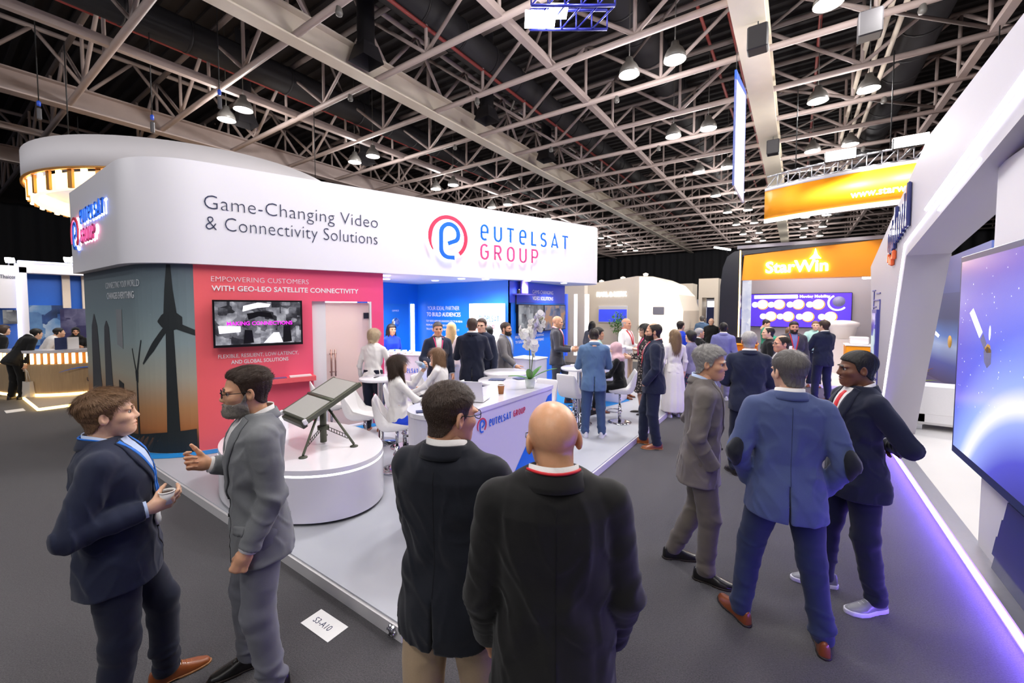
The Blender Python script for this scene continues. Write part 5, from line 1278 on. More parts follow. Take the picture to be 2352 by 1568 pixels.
# bar stools
def stool_proto():
    prof_o = [(.20, .0), (.19, -.03), (.0, -.055), (-.13, -.06), (-.21, -.02), (-.25, .08), (-.27, .22), (-.285, .36)]; prof_i = [(.20, .015), (.16, .02), (.0, .0), (-.10, -.005), (-.16, .03), (-.195, .10), (-.22, .23), (-.25, .37)]
    mb = MB(); n = len(prof_o); ws = [-.19, -.15, 0, .15, .19]; ins = [.6, 1, 1, 1, .6]; v = []; f = []
    for w, q in zip(ws, ins):
        for (a, b), (c, d) in zip(prof_o, prof_i):
            mx, mz = (a + c) / 2, (b + d) / 2; v += [(w, mx + (a - mx) * q, mz + (b - mz) * q)]
        for (a, b), (c, d) in zip(prof_o, prof_i):
            mx, mz = (a + c) / 2, (b + d) / 2; v += [(w, mx + (c - mx) * q, mz + (d - mz) * q)]
    m = 2 * n
    for i in range(len(ws) - 1):
        for k in range(n - 1): f += [(i * m + k, i * m + k + 1, (i + 1) * m + k + 1, (i + 1) * m + k), (i * m + n + k, (i + 1) * m + n + k, (i + 1) * m + n + k + 1, i * m + n + k + 1)]
        f += [(i * m, (i + 1) * m, (i + 1) * m + n, i * m + n), (i * m + n - 1, i * m + m - 1, (i + 1) * m + m - 1, (i + 1) * m + n - 1)]
    for i in (0, len(ws) - 1): f += [tuple([i * m + k for k in range(n)] + [i * m + n + k for k in range(n - 1, -1, -1)])]
    mb.add(v, f, True); s = empty('bar_stool'); o = mb.build('seat_shell', MATS['leather_white'], s, (0, 0, .57))
    bv = o.modifiers.new('b', 'SUBSURF'); bv.levels = 1; bv.render_levels = 2
    MB().lathe([(0, .018), (.05, .03), (.14, .018), (.205, .008), (.205, .0)], n=32).build('base', MATS['chrome'], s); MB().tube([(0, 0, .02), (0, 0, .30)], .028, 12).tube([(0, 0, .30), (0, 0, .53)], .018, 12).build('pole', MATS['chrome'], s)
    MB().tube([(.13 * math.cos(a), .09 + .13 * math.sin(a), .20) for a in np.linspace(0, 2 * math.pi, 20)], .010, 6).build('footrest', MATS['chrome'], s)
    MB().box((0, 0, .52), (.2, .2, .02), bev=.004).build('seat_plate', MATS['chrome'], s); return s
SP = stool_proto(); first = True
for x, y, a, lab in ((-4.75, 3.42, 95, 'white bar stool behind the antenna pedestal, near the glass door'), (-4.02, 3.34, 78, 'white bar stool under the person drinking water'), (-4.62, 3.98, 80, 'empty white bar stool between the drinking person and the small table'), (-4.85, 4.72, 100, 'white bar stool between the reception desk and the seated pair'),
                     (-3.02, 6.22, 40, 'white bar stool beside the person in blue jacket and jeans'), (-2.50, 6.98, -80, 'white bar stool under the person in pink headscarf'), (-3.55, 5.75, 150, 'white bar stool behind the counter orchid'), (-5.6, 3.45, 60, 'white bar stool behind the raised drum by the red wall'),
                     (-3.05, 5.15, -150, 'white bar stool at the far end of the reception counter'), (-3.3, 6.9, 200, 'white bar stool beyond the round table by the blue wall'), (-4.30, 4.45, -70, 'white bar stool under the seated person in white jacket')):
    s = SP if first else copy_tree(SP); first = False; s.location = (x, y, .1); s.rotation_euler = (0, 0, YAW - a * D2R); tag(s, lab, 'stool', 'white bar stools')
# high tables
def drum_table(p, r, h, label, rb=None):
    t = empty('high_table', p, 0, label, 'table'); rb = rb or r * .75
    MB().lathe([(0, h), (r - .01, h), (r, h - .008), (r, h - .03), (r - .01, h - .04), (0, h - .04)], n=48).build('table_top', MATS['lacquer'], t)
    if rb > .15: MB().lathe([(rb, h - .04), (rb, 0)], n=48).build('drum', MATS['lacquer'], t)
    else: MB().lathe([(rb, h - .04), (rb, .03), (.22, .012), (.22, 0)], n=24).build('pole', MATS['chrome'], t)
drum_table((-3.2, 4.55, .1), .40, 1.03, 'white drum table behind the counter with dark leaflets on it', .30); drum_table((-5.05, 3.9, .1), .30, .98, 'small round white table behind the drinking person', .04); drum_table((-3.05, 6.50, .1), .32, .98, 'small round white table in front of the person in jeans', .04); drum_table((-3.75, 5.3, .1), .36, 1.0, 'round white table where the group in navy suits talk', .04)
leaflet((-3.3, 4.45, 1.137), .4, (.21, .15, .006), 'paper_navy', 'dark leaflet on the white drum table, left one', 'leaflet'); leaflet((-3.08, 4.72, 1.137), 1.2, (.21, .15, .006), 'paper_navy', 'dark leaflet on the white drum table, right one', 'leaflet')
tag(MB().box((0, 0, 0), (.03, .008, .14), bev=.002).build('phone', MATS['black_plastic'], None, (-5.07, 3.85, 1.088), .6), 'dark phone lying on the small table behind the drinking person', 'phone'); bpy.data.objects['phone.001'].rotation_euler = (math.pi / 2, 0, .5)
# kiosks
def kiosk(p, rz, d, label, logo=False):
    k = empty('kiosk', p, rz, label, 'kiosk'); MB().box((0, 0, d[2] / 2), d, bev=.012).build('body', MATS['counter_white'], k); MB().box((0, 0, d[2] + .012), (d[0] + .03, d[1] + .03, .024), bev=.004).build('top', MATS['lacquer'], k)
    if logo:
        red, blue = emblem(.22, 0, .003); m_ = wall_matrix((-.2, -d[1] / 2 - .001, .72), BX); o = red.build('emblem_ring', MATS['logo_red'], k); o.matrix_local = m_; o = blue.build('emblem_letter', MATS['logo_blue'], k); o.matrix_local = m_
        o = word('eutelsat', .09, .84, .012, 0, .003, .7).build('lettering', MATS['logo_blue'], k); o.matrix_local = wall_matrix((.06, -d[1] / 2 - .001, .77), BX)
kiosk((-6.35, 5.45, .1), .35, (.95, .5, 1.1), 'white reception desk with round logo beside the red wall end', True)
kiosk((-4.35, 6.95, .1), .0, (.55, .45, 1.0), 'plain white plinth in front of the blue wall corner'); kiosk((-3.45, 7.95, .1), .2, (.50, .40, 1.0), 'white lectern plinth beside the person with the tablet'); kiosk((-3.3, 8.6, .1), 0., (.6, .5, 1.15), 'white plinth at the far end of the blue wall')
for i in range(5): tag(MB().lathe([(0, .0), (.035, 0), (.045, .07), (.04, .07), (.0, .01)], n=14).build('glass_bowl', M('bowl_white', 'EFE9E2', rough=.3), None, (-6.55 + .13 * i, 5.18 + .05 * i, 1.225)), 'small white bowl in a row on the reception desk', 'bowl', 'bowls on the reception desk')
m_ = MB(); leaf(m_, (0, 0, .01), (1, .3, .3), .4, .10); o = m_.build('palm_leaf', MATS['leaf_green'], None, (-6.75, 5.35, 1.225)); tag(o, 'green leaf lying on the reception desk', 'leaf'); sm = o.modifiers.new('s', 'SOLIDIFY'); sm.thickness = .004
# card on the carpet
cd = empty('floor_card', (-2.52, 1.47, .002), math.radians(2), 'white paper card reading S3-A10 on the carpet by the platform', 'card')
MB().box((0, 0, .0), (.30, .15, .002)).build('paper', MATS['paper_white'], cd); o = link('lettering', text_fit('S3-A10', .17, .045, .0004, -.005), MATS['ink_navy'], cd); o.matrix_local = Matrix.Translation((-.10, -.022, .0018))
# ================================================================== right booth (white arch, blue light)
M('stone_white', 'DDD9D6', rough=.35, var=.05, scale=1.5); M('led_blue', '5A3CFF', emit=80., ecol=(.22, .12, 1.), var=0); M('led_cool', 'E8E6FF', emit=8., ecol=(.86, .85, 1.), var=0); M('navy_paint', '182A66', rough=.4, var=.04); M('steel_brush', 'B9BAC2', rough=.3, metal=.8, var=.05)
rp = empty('right_platform', label='white stone platform of the right booth with a purple light edge', kind='structure')
MB().box((8.6, 7.6, .05), (14.8, 13.2, .1)).build('platform_floor', MATS['stone_white'], rp); MB().box((1.27, 7.6, .105), (.14, 13.2, .012)).build('steel_edge', MATS['steel_brush'], rp); MB().box((1.196, 7.6, .05), (.012, 13.2, .035)).build('light_edge', MATS['led_blue'], rp)
def sz(poly, x0, x1):  # polygon in (y,z) extruded along x
    n = len(poly); v = [(x0, y, z) for y, z in poly] + [(x1, y, z) for y, z in poly]; f = [(i, (i + 1) % n, n + (i + 1) % n, n + i) for i in range(n)] + [tuple(range(n - 1, -1, -1)), tuple(range(n, 2 * n))]; return MB().add(v, f)
ar = empty('booth_arch', label='tall angular white arch of the right booth with strips of light', cat='booth arch')
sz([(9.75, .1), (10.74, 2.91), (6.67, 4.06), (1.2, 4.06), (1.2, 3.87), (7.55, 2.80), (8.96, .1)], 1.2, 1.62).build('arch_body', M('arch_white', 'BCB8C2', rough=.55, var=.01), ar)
def led_path(pts, w, nm='light_strip', x=1.195):
    for (y0, z0), (y1, z1) in zip(pts[:-1], pts[1:]):
        d = Vector((0, y1 - y0, z1 - z0)); L = d.length; R = Matrix.Rotation(math.atan2(z1 - z0, y1 - y0), 3, 'X'); MB().box((x, (y0 + y1) / 2, (z0 + z1) / 2), (.02, L + w * .5, w), R=R).build(nm, MATS['led_cool'], ar)
led_path([(9.05, .12), (7.62, 2.95), (1.6, 3.97)], .030); led_path([(6.6, 3.225), (2.2, 3.97)], .020); led_path([(6.05, 3.115), (4.95, 3.30)], .020)
# dark blue script emblem of slanted bars with orange tips
eb = empty('wall_emblem', label='dark blue emblem of slanted upright bars with orange tips on the white arch', cat='emblem')
for i, (y, z, h) in enumerate(((8.56, 3.05, .30), (8.44, 3.07, .40), (8.32, 3.12, .50), (8.20, 3.10, .36), (8.06, 3.14, .30), (7.92, 3.18, .34), (7.78, 3.22, .36), (7.64, 3.27, .40), (7.50, 3.34, .48), (7.36, 3.40, .58), (8.12, 3.32, .42))):
    MB().box((1.17, y, z + .04), (.05, .055, h), bev=.014).build('bar', M('emblem_navy', '1B2560', rough=.2, var=.03, coat=.5), eb)
for i, (y, z) in enumerate(((8.56, 2.86), (8.44, 2.82), (8.32, 2.80), (8.20, 2.88))): MB().box((1.17, y, z), (.05, .055, .14), bev=.014).build('tip', M('emblem_orange', 'E0602A', rough=.25), eb)
# framed screen on the arch leg
fr = empty('framed_screen', label='framed upright screen with violet line frame on the white arch leg', cat='screen')
M('line_violet', '4A4A9E', rough=.4)
def yz(y, z, dy, dz, nm, mat, x=1.185, t=.03): return MB().box((x, y, z), (t, dy, dz)).build(nm, mat, fr)
yz(9.74, 1.55, .5, 1.05, 'casing', MATS['line_violet'], 1.18, .04); yz(9.74, 1.55, .40, .92, 'screen', crowd_screen('screen_small', ['1A1530', '3A38B0', 'B8C6D8', 'DCE8E0'], 4, .9, 8.), 1.156, .004)
for y, z, dy, dz in ((9.80, 2.24, .6, .02), (9.62, 2.36, .4, .02), (10.12, 2.42, .35, .02), (9.42, 1.5, .02, 1.5), (10.10, 1.6, .02, 1.6), (9.75, .85, .5, .02), (9.65, .75, .4, .02), (9.95, 2.12, .3, .02)): yz(y, z, dy, dz, 'frame_line', MATS['line_violet'], 1.192, .012)
# large display on a stand in front of the pillar
sc_ = empty('video_wall', label='large blue framed display with satellite picture at the right booth edge', cat='display')
MB().box((1.20, 4.05, 1.69), (.06, 2.22, 1.70), bev=.006).build('casing', MATS['navy_paint'], sc_)
m = bpy.data.materials.new('space_screen'); m.use_nodes = True; MATS['space_screen'] = m; nt = m.node_tree; b = nt.nodes['Principled BSDF']; b.inputs['Base Color'].default_value = (.02, .02, .03, 1); b.inputs['Roughness'].default_value = .2
tc = nt.nodes.new('ShaderNodeTexCoord'); sp = nt.nodes.new('ShaderNodeSeparateXYZ'); nt.links.new(tc.outputs['Object'], sp.inputs[0])
# picture of a planet: bright limb on a blue ground (distance to the planet centre drives the colours)
vd = nt.nodes.new('ShaderNodeVectorMath'); vd.operation = 'DISTANCE'; nt.links.new(tc.outputs['Object'], vd.inputs[0]); vd.inputs[1].default_value = (1.17, 3.55, -.05)
rp_ = nt.nodes.new('ShaderNodeValToRGB'); mr = nt.nodes.new('ShaderNodeMapRange'); mr.inputs[1].default_value = .6; mr.inputs[2].default_value = 3.0; nt.links.new(vd.outputs['Value'], mr.inputs[0]); nt.links.new(mr.outputs[0], rp_.inputs[0]); e = rp_.color_ramp.elements
for p_, c_ in ((.12, '2A2A7A'), (.26, '4A4AC8'), (.36, '9EB0FF'), (.40, 'FFFFFF'), (.46, '9AB4FF'), (.60, '5A6AE8'), (.80, '6A5CC8'), (1., '8A7CB8')):
    if p_ == .12: e[0].position = p_; e[0].color = rgb(c_) + (1,)
    elif p_ == 1.: e[-1].position = 1.; e[-1].color = rgb(c_) + (1,)
    else: q_ = e.new(p_); q_.color = rgb(c_) + (1,)
nt.links.new(rp_.outputs[0], b.inputs['Emission Color']); b.inputs['Emission Strength'].default_value = 1.1
MB().box((1.168, 4.05, 1.70), (.004, 2.12, 1.58)).build('screen', m, sc_)
M('sat_white', 'E6E8FF', emit=.8, var=0); M('sat_gold', 'B48A3A', emit=.5, var=.3, scale=60); M('sat_grey', '6A6A90', emit=.4, var=.2)
def scr(q, mat, nm): return MB().add([(1.1655, y, z) for y, z in q], [tuple(range(len(q)))]).build(nm, mat, sc_)
scr([(4.86, 2.06), (4.78, 2.10), (4.56, 1.92), (4.62, 1.87)], MATS['sat_white'], 'solar_panel'); scr([(4.60, 1.86), (4.55, 1.91), (4.47, 1.84), (4.51, 1.79)], MATS['sat_grey'], 'solar_panel')
scr([(4.52, 1.78), (4.50, 1.70), (4.44, 1.66), (4.37, 1.70), (4.37, 1.80), (4.45, 1.82)], MATS['sat_grey'], 'satellite_body'); scr([(4.51, 1.80), (4.45, 1.84), (4.40, 1.83), (4.38, 1.78), (4.46, 1.77)], MATS['sat_gold'], 'satellite_foil'); scr([(4.42 + .02 * math.cos(t), 1.92 + .055 * math.sin(t)) for t in np.linspace(0, 6.0, 12)], MATS['sat_white'], 'satellite_dish')
rs = random.Random(5); mb = MB()
for i in range(90):
    y, z, s_ = rs.uniform(3.2, 5.08), rs.uniform(1.25, 2.45), rs.choice((.004, .005, .007)); mb.add([(1.1656, y - s_, z), (1.1656, y, z - s_), (1.1656, y + s_, z), (1.1656, y, z + s_)], [(0, 1, 2, 3)])
tag(mb.build('stars', MATS['sat_white'], sc_), kind='stuff')
st = empty('display_stand', label='stepped dark navy base under the large blue display', cat='stand')
sz([(4.62, .1), (4.30, .86), (3.2, .86), (3.2, .1)], 1.29, 1.32).build('plinth', MATS['navy_paint'], st)
for y, z in ((4.52, .42), (4.44, .58), (4.36, .74)): sz([(y, z - .16), (y - .06, z), (3.2, z), (3.2, z - .16)], 1.262, 1.29).build('step_panel', MATS['navy_paint'], st)
tag(MB().box((1.50, 4.55, 1.68), (.36, .95, 3.16), bev=.01).build('pillar', MATS['white_matte']), 'square white pillar behind the large blue display', 'pillar')
# backdrop with space print
bd = empty('backdrop', label='navy backdrop wall with a space picture in the right booth', cat='backdrop')
sz([(9.6, .1), (9.6, 3.16), (13.4, 3.08), (13.4, .1)], 2.5, 2.6).build('panel', M('backdrop_navy', '44548F', rough=.5, var=.04, scale=1), bd); ramp_mat('space_print', [(0, '2A3A70'), (.22, '3A5AB8'), (.42, 'A8C4F0'), (.52, '5A86D8'), (.72, '33426E'), (1, '3A4878')], .6, 2.4); MB().box((2.495, 11.5, 1.5), (.01, 3.76, 1.8)).build('picture', MATS['space_print'], bd)
MB().add([(2.488, y, z) for y, z in ((12.9, 1.62), (12.8, 1.70), (12.1, 1.54), (12.2, 1.48))], [(0, 1, 2, 3)]).build('solar_panel', MATS['sat_white'], bd); MB().lathe([(0, .004), (.12, .004), (.12, 0)], n=12, R=Matrix.Rotation(-math.pi / 2, 3, 'Y'), c=(2.488, 11.4, 1.45)).build('satellite_body', MATS['sat_gold'], bd)
# sofas
def sofa(p, rz, L, label):
    s = empty('sofa', p, rz, label, 'sofa'); B = lambda c, d, nm, bv=.05: MB().box(c, d, bev=bv).build(nm, MATS['leather_white'], s)
    B((0, 0, .27), (L, .85, .36), 'seat_base'); B((0, .33, .50), (L, .20, .55), 'backrest'); B((-L / 2 + .10, 0, .36), (.20, .85, .56), 'armrest'); B((L / 2 - .10, 0, .36), (.20, .85, .56), 'armrest')
    for k in ((-1, 1) if L > 1 else (0,)): B((k * (L / 4 - .06), -.06, .49), (L / 2 - .24 if L > 1 else L - .42, .62, .14), 'cushion')
    for sx in (-1, 1):
        for sy in (-1, 1): MB().box((sx * (L / 2 - .1), sy * .34, .045), (.07, .07, .09)).build('leg', MATS['chrome'], s)
sofa((2.02, 9.75, .1), math.pi, .76, 'white leather armchair nearest the arch in the right booth'); sofa((3.2, 8.9, .1), -math.pi / 2, 1.8, 'white leather sofa against the far side of the right booth')
pl_ = empty('potted_plant', (1.80, 10.9, .1), 0, 'orange and green bird of paradise plant behind the white armchair', 'plant'); MB().lathe([(0, 0), (.16, 0), (.2, .5), (.17, .5), (.15, .05)], n=20).build('pot', MATS['white_gloss'], pl_)
for i in range(12):
    a = i * 2.4; m_ = MB(); leaf(m_, (0, 0, .45), (math.cos(a), math.sin(a), .9 + .5 * (i % 3)), .5 + .1 * (i % 4), .12, .9); o = m_.build('leaf', M('leaf_orange', 'B87A20', rough=.5, var=.3, scale=9) if i % 2 else M('leaf_olive', '6F8A2C', rough=.5, var=.3, scale=9), pl_); sm = o.modifiers.new('s', 'SOLIDIFY'); sm.thickness = .004
sg = empty('stand_sign', (2.5, 14.2, 0), 0, 'grey overhead stand number sign reading No.S2-G10', 'sign'); MB().box((0, 0, 3.55), (1.1, .06, .55)).build('panel', M('sign_grey', '8C8A92', rough=.5), sg); o = link('lettering', text_fit('No.S2-G10', .8, .16, .002, .01), MATS['lamp_glow'], sg); o.matrix_local = wall_matrix((-.45, -.032, 3.5), BX); MB().box((-.45, 0, 1.65), (.08, .05, 3.3)).build('post', MATS['sign_grey'], sg); MB().box((.45, 0, 1.65), (.08, .05, 3.3)).build('post', MATS['sign_grey'], sg)
light('AREA', 'right_booth_light', (3.2, 8.5, 3.9), 130, (.93, .94, 1), 2.2, size_y=4.); light('AREA', 'right_booth_light', (2.6, 5.0, 3.9), 45, (.93, .94, 1), 1.2, size_y=2.)
# ================================================================== orange booth at the end of the aisle
M('orange', 'F29A10', rough=.45, var=.05, scale=1.2); M('orange_deep', 'E07412', rough=.4, var=.04); M('grey_wall', '8E8C96', rough=.6, var=.03, scale=1); M('black_gloss', '24242C', rough=.25)
M('sign_glow', 'FFFFFF', emit=9., ecol=(1, .93, .72), var=0); M('led_warm', 'FFC04A', emit=6., ecol=(1, .68, .25), var=0)
YO = 15.2
ob = empty('orange_booth', label='orange fronted exhibition booth with glowing white brand name at the aisle end', cat='booth')
sz_ = lambda poly, y0, y1: MB().add([(x, y0, z) for x, z in poly] + [(x, y1, z) for x, z in poly], [(i, (i + 1) % len(poly), len(poly) + (i + 1) % len(poly), len(poly) + i) for i in range(len(poly))] + [tuple(range(len(poly) - 1, -1, -1)), tuple(range(len(poly), 2 * len(poly)))])
sz_([(-1.45, 3.0), (2.6, 3.0), (2.6, 4.0), (1.45, 4.0), (-1.4, 3.78)], YO, YO + .5).build('fascia', MATS['orange'], ob); sz_([(-1.5, 3.80), (2.6, 4.04), (2.6, 4.14), (-1.5, 3.92)], YO - .03, YO + .5).build('fascia_cap', MATS['black_gloss'], ob)
o = link('lettering', text_fit('StarWin', 1.55, .34, .02, .02), MATS['sign_glow'], ob); o.matrix_world = wall_matrix((-.80, YO - .03, 3.20), BX)
o = MB().prism([(.02, 0), (.30, 0), (.22, .10), (.16, .30), (.12, .12)], 0, .02).build('star_mark', MATS['sign_glow'], ob); o.matrix_world = wall_matrix((.28, YO - .03, 3.56), BX)
cp = [(-1.50, .0), (-2.02, .0), (-2.06, 1.5), (-2.04, 2.8), (-1.98, 3.4), (-1.86, 3.75), (-1.66, 3.9), (-1.50, 3.92)]; sz_(cp[::-1], YO - .25, YO + .5).build('curved_column', MATS['black_gloss'], ob)
sz_([(-1.50, .1), (-1.47, .1), (-1.47, 3.92), (-1.50, 3.92)], YO - .27, YO - .2).build('light_edge', MATS['led_warm'], ob); sz_([(-1.46, .3), (-1.2, .3), (-1.2, 3.0), (-1.46, 3.0)], YO + .3, YO + .34).build('poster_panel', crowd_screen('poster_pale', ['9AA8D8', 'C8CCE8', 'F0F0FA', 'FFFFFF'], 3, .9, 4.), ob)
MB().box((.6, 17.6, 2.0), (4.4, .1, 4.)).build('back_wall', MATS['grey_wall'], ob); MB().box((2.75, 16.4, 2.0), (.1, 2.4, 4.)).build('side_wall', MATS['grey_wall'], ob); MB().box((.6, 16.4, 4.05), (4.4, 2.5, .1)).build('roof_panel', MATS['grey_wall'], ob)
MB().box((.6, 15.6, .04), (4.4, 4.2, .08)).build('booth_floor', MATS['stone_white'], ob); MB().box((-1.61, 13.4, .05), (.02, .9, .06)).build('light_edge', MATS['led_white'], ob)
vs = empty('video_wall', label='violet display with round product pictures in the orange booth', cat='display')
MB().box((.08, 17.5, 2.02), (2.90, .08, 1.2), bev=.02).build('casing', MATS['black_plastic'], vs); MB().box((.08, 17.455, 2.02), (2.86, .006, 1.16)).build('screen', M('violet_screen', '4A30C0', emit=.75, var=.25, scale=1.4), vs)
M('disc_white', 'FFFFFF', emit=1.6, var=0); M('disc_orange', 'FF9A3A', emit=1.2, var=0)
def disc(x, z, r, mat, nm, dy=0.): MB().lathe([(0, .002), (r, .002), (r, 0)], n=24, R=Matrix.Rotation(math.pi / 2, 3, 'X'), c=(x, 17.450 - dy, z)).build(nm, MATS[mat], vs)
for r_, (z, xs) in enumerate(((2.22, (-.98, -.48, .08, .64)), (1.80, (-.72, -.20, .36, .98)))):
    for x in xs: disc(x, z, .18, 'disc_orange', 'picture_ring'); disc(x - .01, z + .01, .155, 'disc_white', 'picture_disc', .003); disc(x - .24, z, .10, 'disc_white', 'caption_disc', .003)
MB().box((-.6, 17.45, 2.50), (1.3, .004, .12)).build('title_bar', MATS['disc_white'], vs); o = link('title', text_fit('Like the Moving Mobility', 1.3, .09, .001, .02), MATS['disc_white'], vs); o.matrix_world = wall_matrix((-.35, 17.44, 2.46), BX)
MB().lathe([(.22, .004), (.27, .004), (.27, 0), (.22, 0)], n=24, R=Matrix.Rotation(math.pi / 2, 3, 'X'), c=(1.15, 17.45, 2.28), a0=2., a1=5.6).build('swoosh', MATS['disc_white'], vs); disc(1.18, 2.32, .17, 'sat_grey', 'device_picture')
oc_ = empty('orange_counter', (-1.5, 13.45, 0), 0, 'deep orange counter with white brand lettering beside the dark column', 'counter'); MB().box((.15, .2, .55), (.95, .6, .98), bev=.02).build('body', MATS['orange_deep'], oc_); MB().box((.15, .2, 1.06), (1.0, .65, .04), bev=.01).build('top', MATS['orange'], oc_); MB().box((.15, -.12, .06), (.95, .03, .05)).build('light_strip', MATS['led_warm'], oc_)
o = link('lettering', text_fit('StarWin', .72, .13, .003, .01), MATS['print_white'], oc_); o.matrix_local = wall_matrix((-.22, -.103, .72), BX); MB().box((.28, .2, 1.16), (.5, .06, .2), bev=.01).build('monitor', MATS['black_gloss'], oc_)
oc2 = empty('orange_counter', (1.75, 14.6, 0), 0, 'bright orange counter with small devices beside the white arch', 'counter'); MB().box((0, 0, .58), (1.2, .6, 1.0), bev=.02).build('body', MATS['orange'], oc2); MB().box((0, 0, 1.1), (1.24, .64, .04), bev=.01).build('top', MATS['white_gloss'], oc2); MB().box((-.3, 0, 1.22), (.4, .3, .2), bev=.02).build('box_stack', MATS['white_gloss'], oc2); MB().box((.3, 0, 1.35), (.6, .35, .03), R=Matrix.Rotation(.35, 3, 'X'), bev=.01).build('flat_antenna', MATS['alu'], oc2); MB().tube([(.3, 0, 1.1), (.3, 0, 1.33)], .03, 8).build('antenna_post', MATS['black_gloss'], oc2)
tag(MB().lathe([(0, 0), (.28, .0), (.36, .35), (.42, .40), (.40, .5), (.2, .56), (0, .57)], n=28).build('satellite_dome', MATS['white_gloss'], None, (1.25, 16.6, 1.15)), 'white satellite dome on a plinth in the orange booth', 'antenna dome'); tag(MB().box((1.25, 16.6, .6), (.6, .5, 1.1), bev=.02).build('plinth', MATS['white_gloss']), 'white plinth carrying the satellite dome', 'plinth')
light('AREA', 'orange_booth_light', (.4, 16.2, 3.9), 150, (1, .97, .94), 2.6, size_y=1.6)
for x in (-.9, .2, 1.3): light('SPOT', 'fascia_spot', (x, YO - .7, 4.35), 26, (1, .93, .82), .05, rot=(math.radians(38), 0, 0), spot=80)
sl = empty('spot_bar', label='slim white arm lamp on top of the dark curved column', cat='lamp'); MB().box((-2.0, YO - .3, 4.02), (.5, .06, .05), R=Matrix.Rotation(.25, 3, 'Y')).build('lamp_head', MATS['lamp_glow'], sl); MB().tube([(-1.85, YO, 3.85), (-1.9, YO - .25, 4.0)], .015, 6).build('arm', MATS['black_gloss'], sl)
tag(MB().box((2.0, 16.9, 3.05), (.6, .12, .08), bev=.02).build('wall_lamp', MATS['lamp_glow']), 'slim glowing wall lamp in the orange booth', 'lamp')
# hanging orange banner ring with truss and floods
hr = empty('hanging_banner', label='orange curved hanging banner with white web address and bright floodlights above', cat='banner')
def arcring(cx, cy, r, a0, a1, z0, z1, mat, nm, th=.06, n=30):
    v = []; f = []
    for i in range(n + 1):
        a = a0 + (a1 - a0) * i / n
        for rr_ in (r, r - th):
            for z in (z0, z1): v.append((cx + rr_ * math.cos(a), cy + rr_ * math.sin(a), z))
    for i in range(n): a = 4 * i; f += [(a, a + 4, a + 5, a + 1), (a + 2, a + 3, a + 7, a + 6), (a, a + 2, a + 6, a + 4), (a + 1, a + 5, a + 7, a + 3)]
    f += [(0, 1, 3, 2), (4 * n, 4 * n + 2, 4 * n + 3, 4 * n + 1)]
    return MB().add(v, f, True).build(nm, mat, hr)
CXR, CYR, RR = 2.3, 19.6, 6.6
a0, a1 = math.radians(-118), math.radians(-60)
arcring(CXR, CYR, RR, a0, a1, 4.55, 5.40, MATS['orange'], 'banner_face'); arcring(CXR, CYR, RR + .01, a0, a1, 4.50, 4.60, MATS['led_white'], 'lower_light_edge'); arcring(CXR, CYR, RR + .01, a0, a1, 5.38, 5.46, MATS['white_matte'], 'upper_edge')
tm = MB()
for k in range(24):
    a, b_ = a0 + (a1 - a0) * k / 24, a0 + (a1 - a0) * (k + 1) / 24; P_ = lambda t, z, r=RR - .1: (CXR + r * math.cos(t), CYR + r * math.sin(t), z)
    tm.tube([P_(a, 5.5), P_(b_, 5.5)], .025, 6); tm.tube([P_(a, 5.8), P_(b_, 5.8)], .025, 6); tm.tube([P_(a, 5.5), P_(b_, 5.8)], .014, 5); tm.tube([P_(b_, 5.5), P_(b_, 5.8)], .014, 5)
tag(tm.build('lattice', MATS['steel_brush'], hr), kind='stuff')
for t in (-112, -95, -80):
    a = math.radians(t); MB().tube([(CXR + 6.4 * math.cos(a), CYR + 6.4 * math.sin(a), 5.8), (CXR + 6.4 * math.cos(a), CYR + 6.4 * math.sin(a), 8.1)], .012, 5).build('hanging_wire', MATS['cable'], hr)
me = text_fit('www.starwincom.com', 1.9, .17, .004, .01); co = np.empty(len(me.vertices) * 3, np.float32); me.vertices.foreach_get('co', co); co = co.reshape(-1, 3)
for c_ in co: a = math.radians(-101) + float(c_[0]) / RR; z_ = 4.78 + float(c_[1]); r_ = RR + .02 + float(c_[2]); c_[0], c_[1], c_[2] = CXR + r_ * math.cos(a), CYR + r_ * math.sin(a), z_
me.vertices.foreach_set('co', co.ravel()); me.update(); link('lettering', me, MATS['sign_glow'], hr)
M('flood_glow', 'FFFFFF', emit=60., ecol=(1, .97, .93), var=0)
for i, (px_, py_, pz_) in enumerate(((.78, 12.6, 5.72), (2.0, 12.6, 5.78))):
    fl = empty('floodlight', (px_, py_, pz_), 0, ('left of two glaring floodlights above the orange hanging banner', 'right of two glaring floodlights above the orange hanging banner')[i], 'floodlight'); MB().box((0, .06, 0), (.60, .12, .26), bev=.02).build('housing', MATS['black_plastic'], fl); MB().box((0, -.01, 0), (.56, .02, .22)).build('lens', MATS['flood_glow'], fl)
    MB().tube([(0, .1, 0), (0, .55, .05)], .015, 6).build('bracket', MATS['steel_brush'], fl)
    light('SPOT', 'flood', (px_, py_ - .1, pz_ - .05), 220, (1, .95, .88), .15, rot=(math.radians(60), 0, math.pi), spot=120)
    light('SPOT', 'banner_wash', (px_ + .1, py_ - .55, pz_ + .25), 420, (1, .95, .86), .1, rot=(math.radians(42), 0, 0), spot=100)
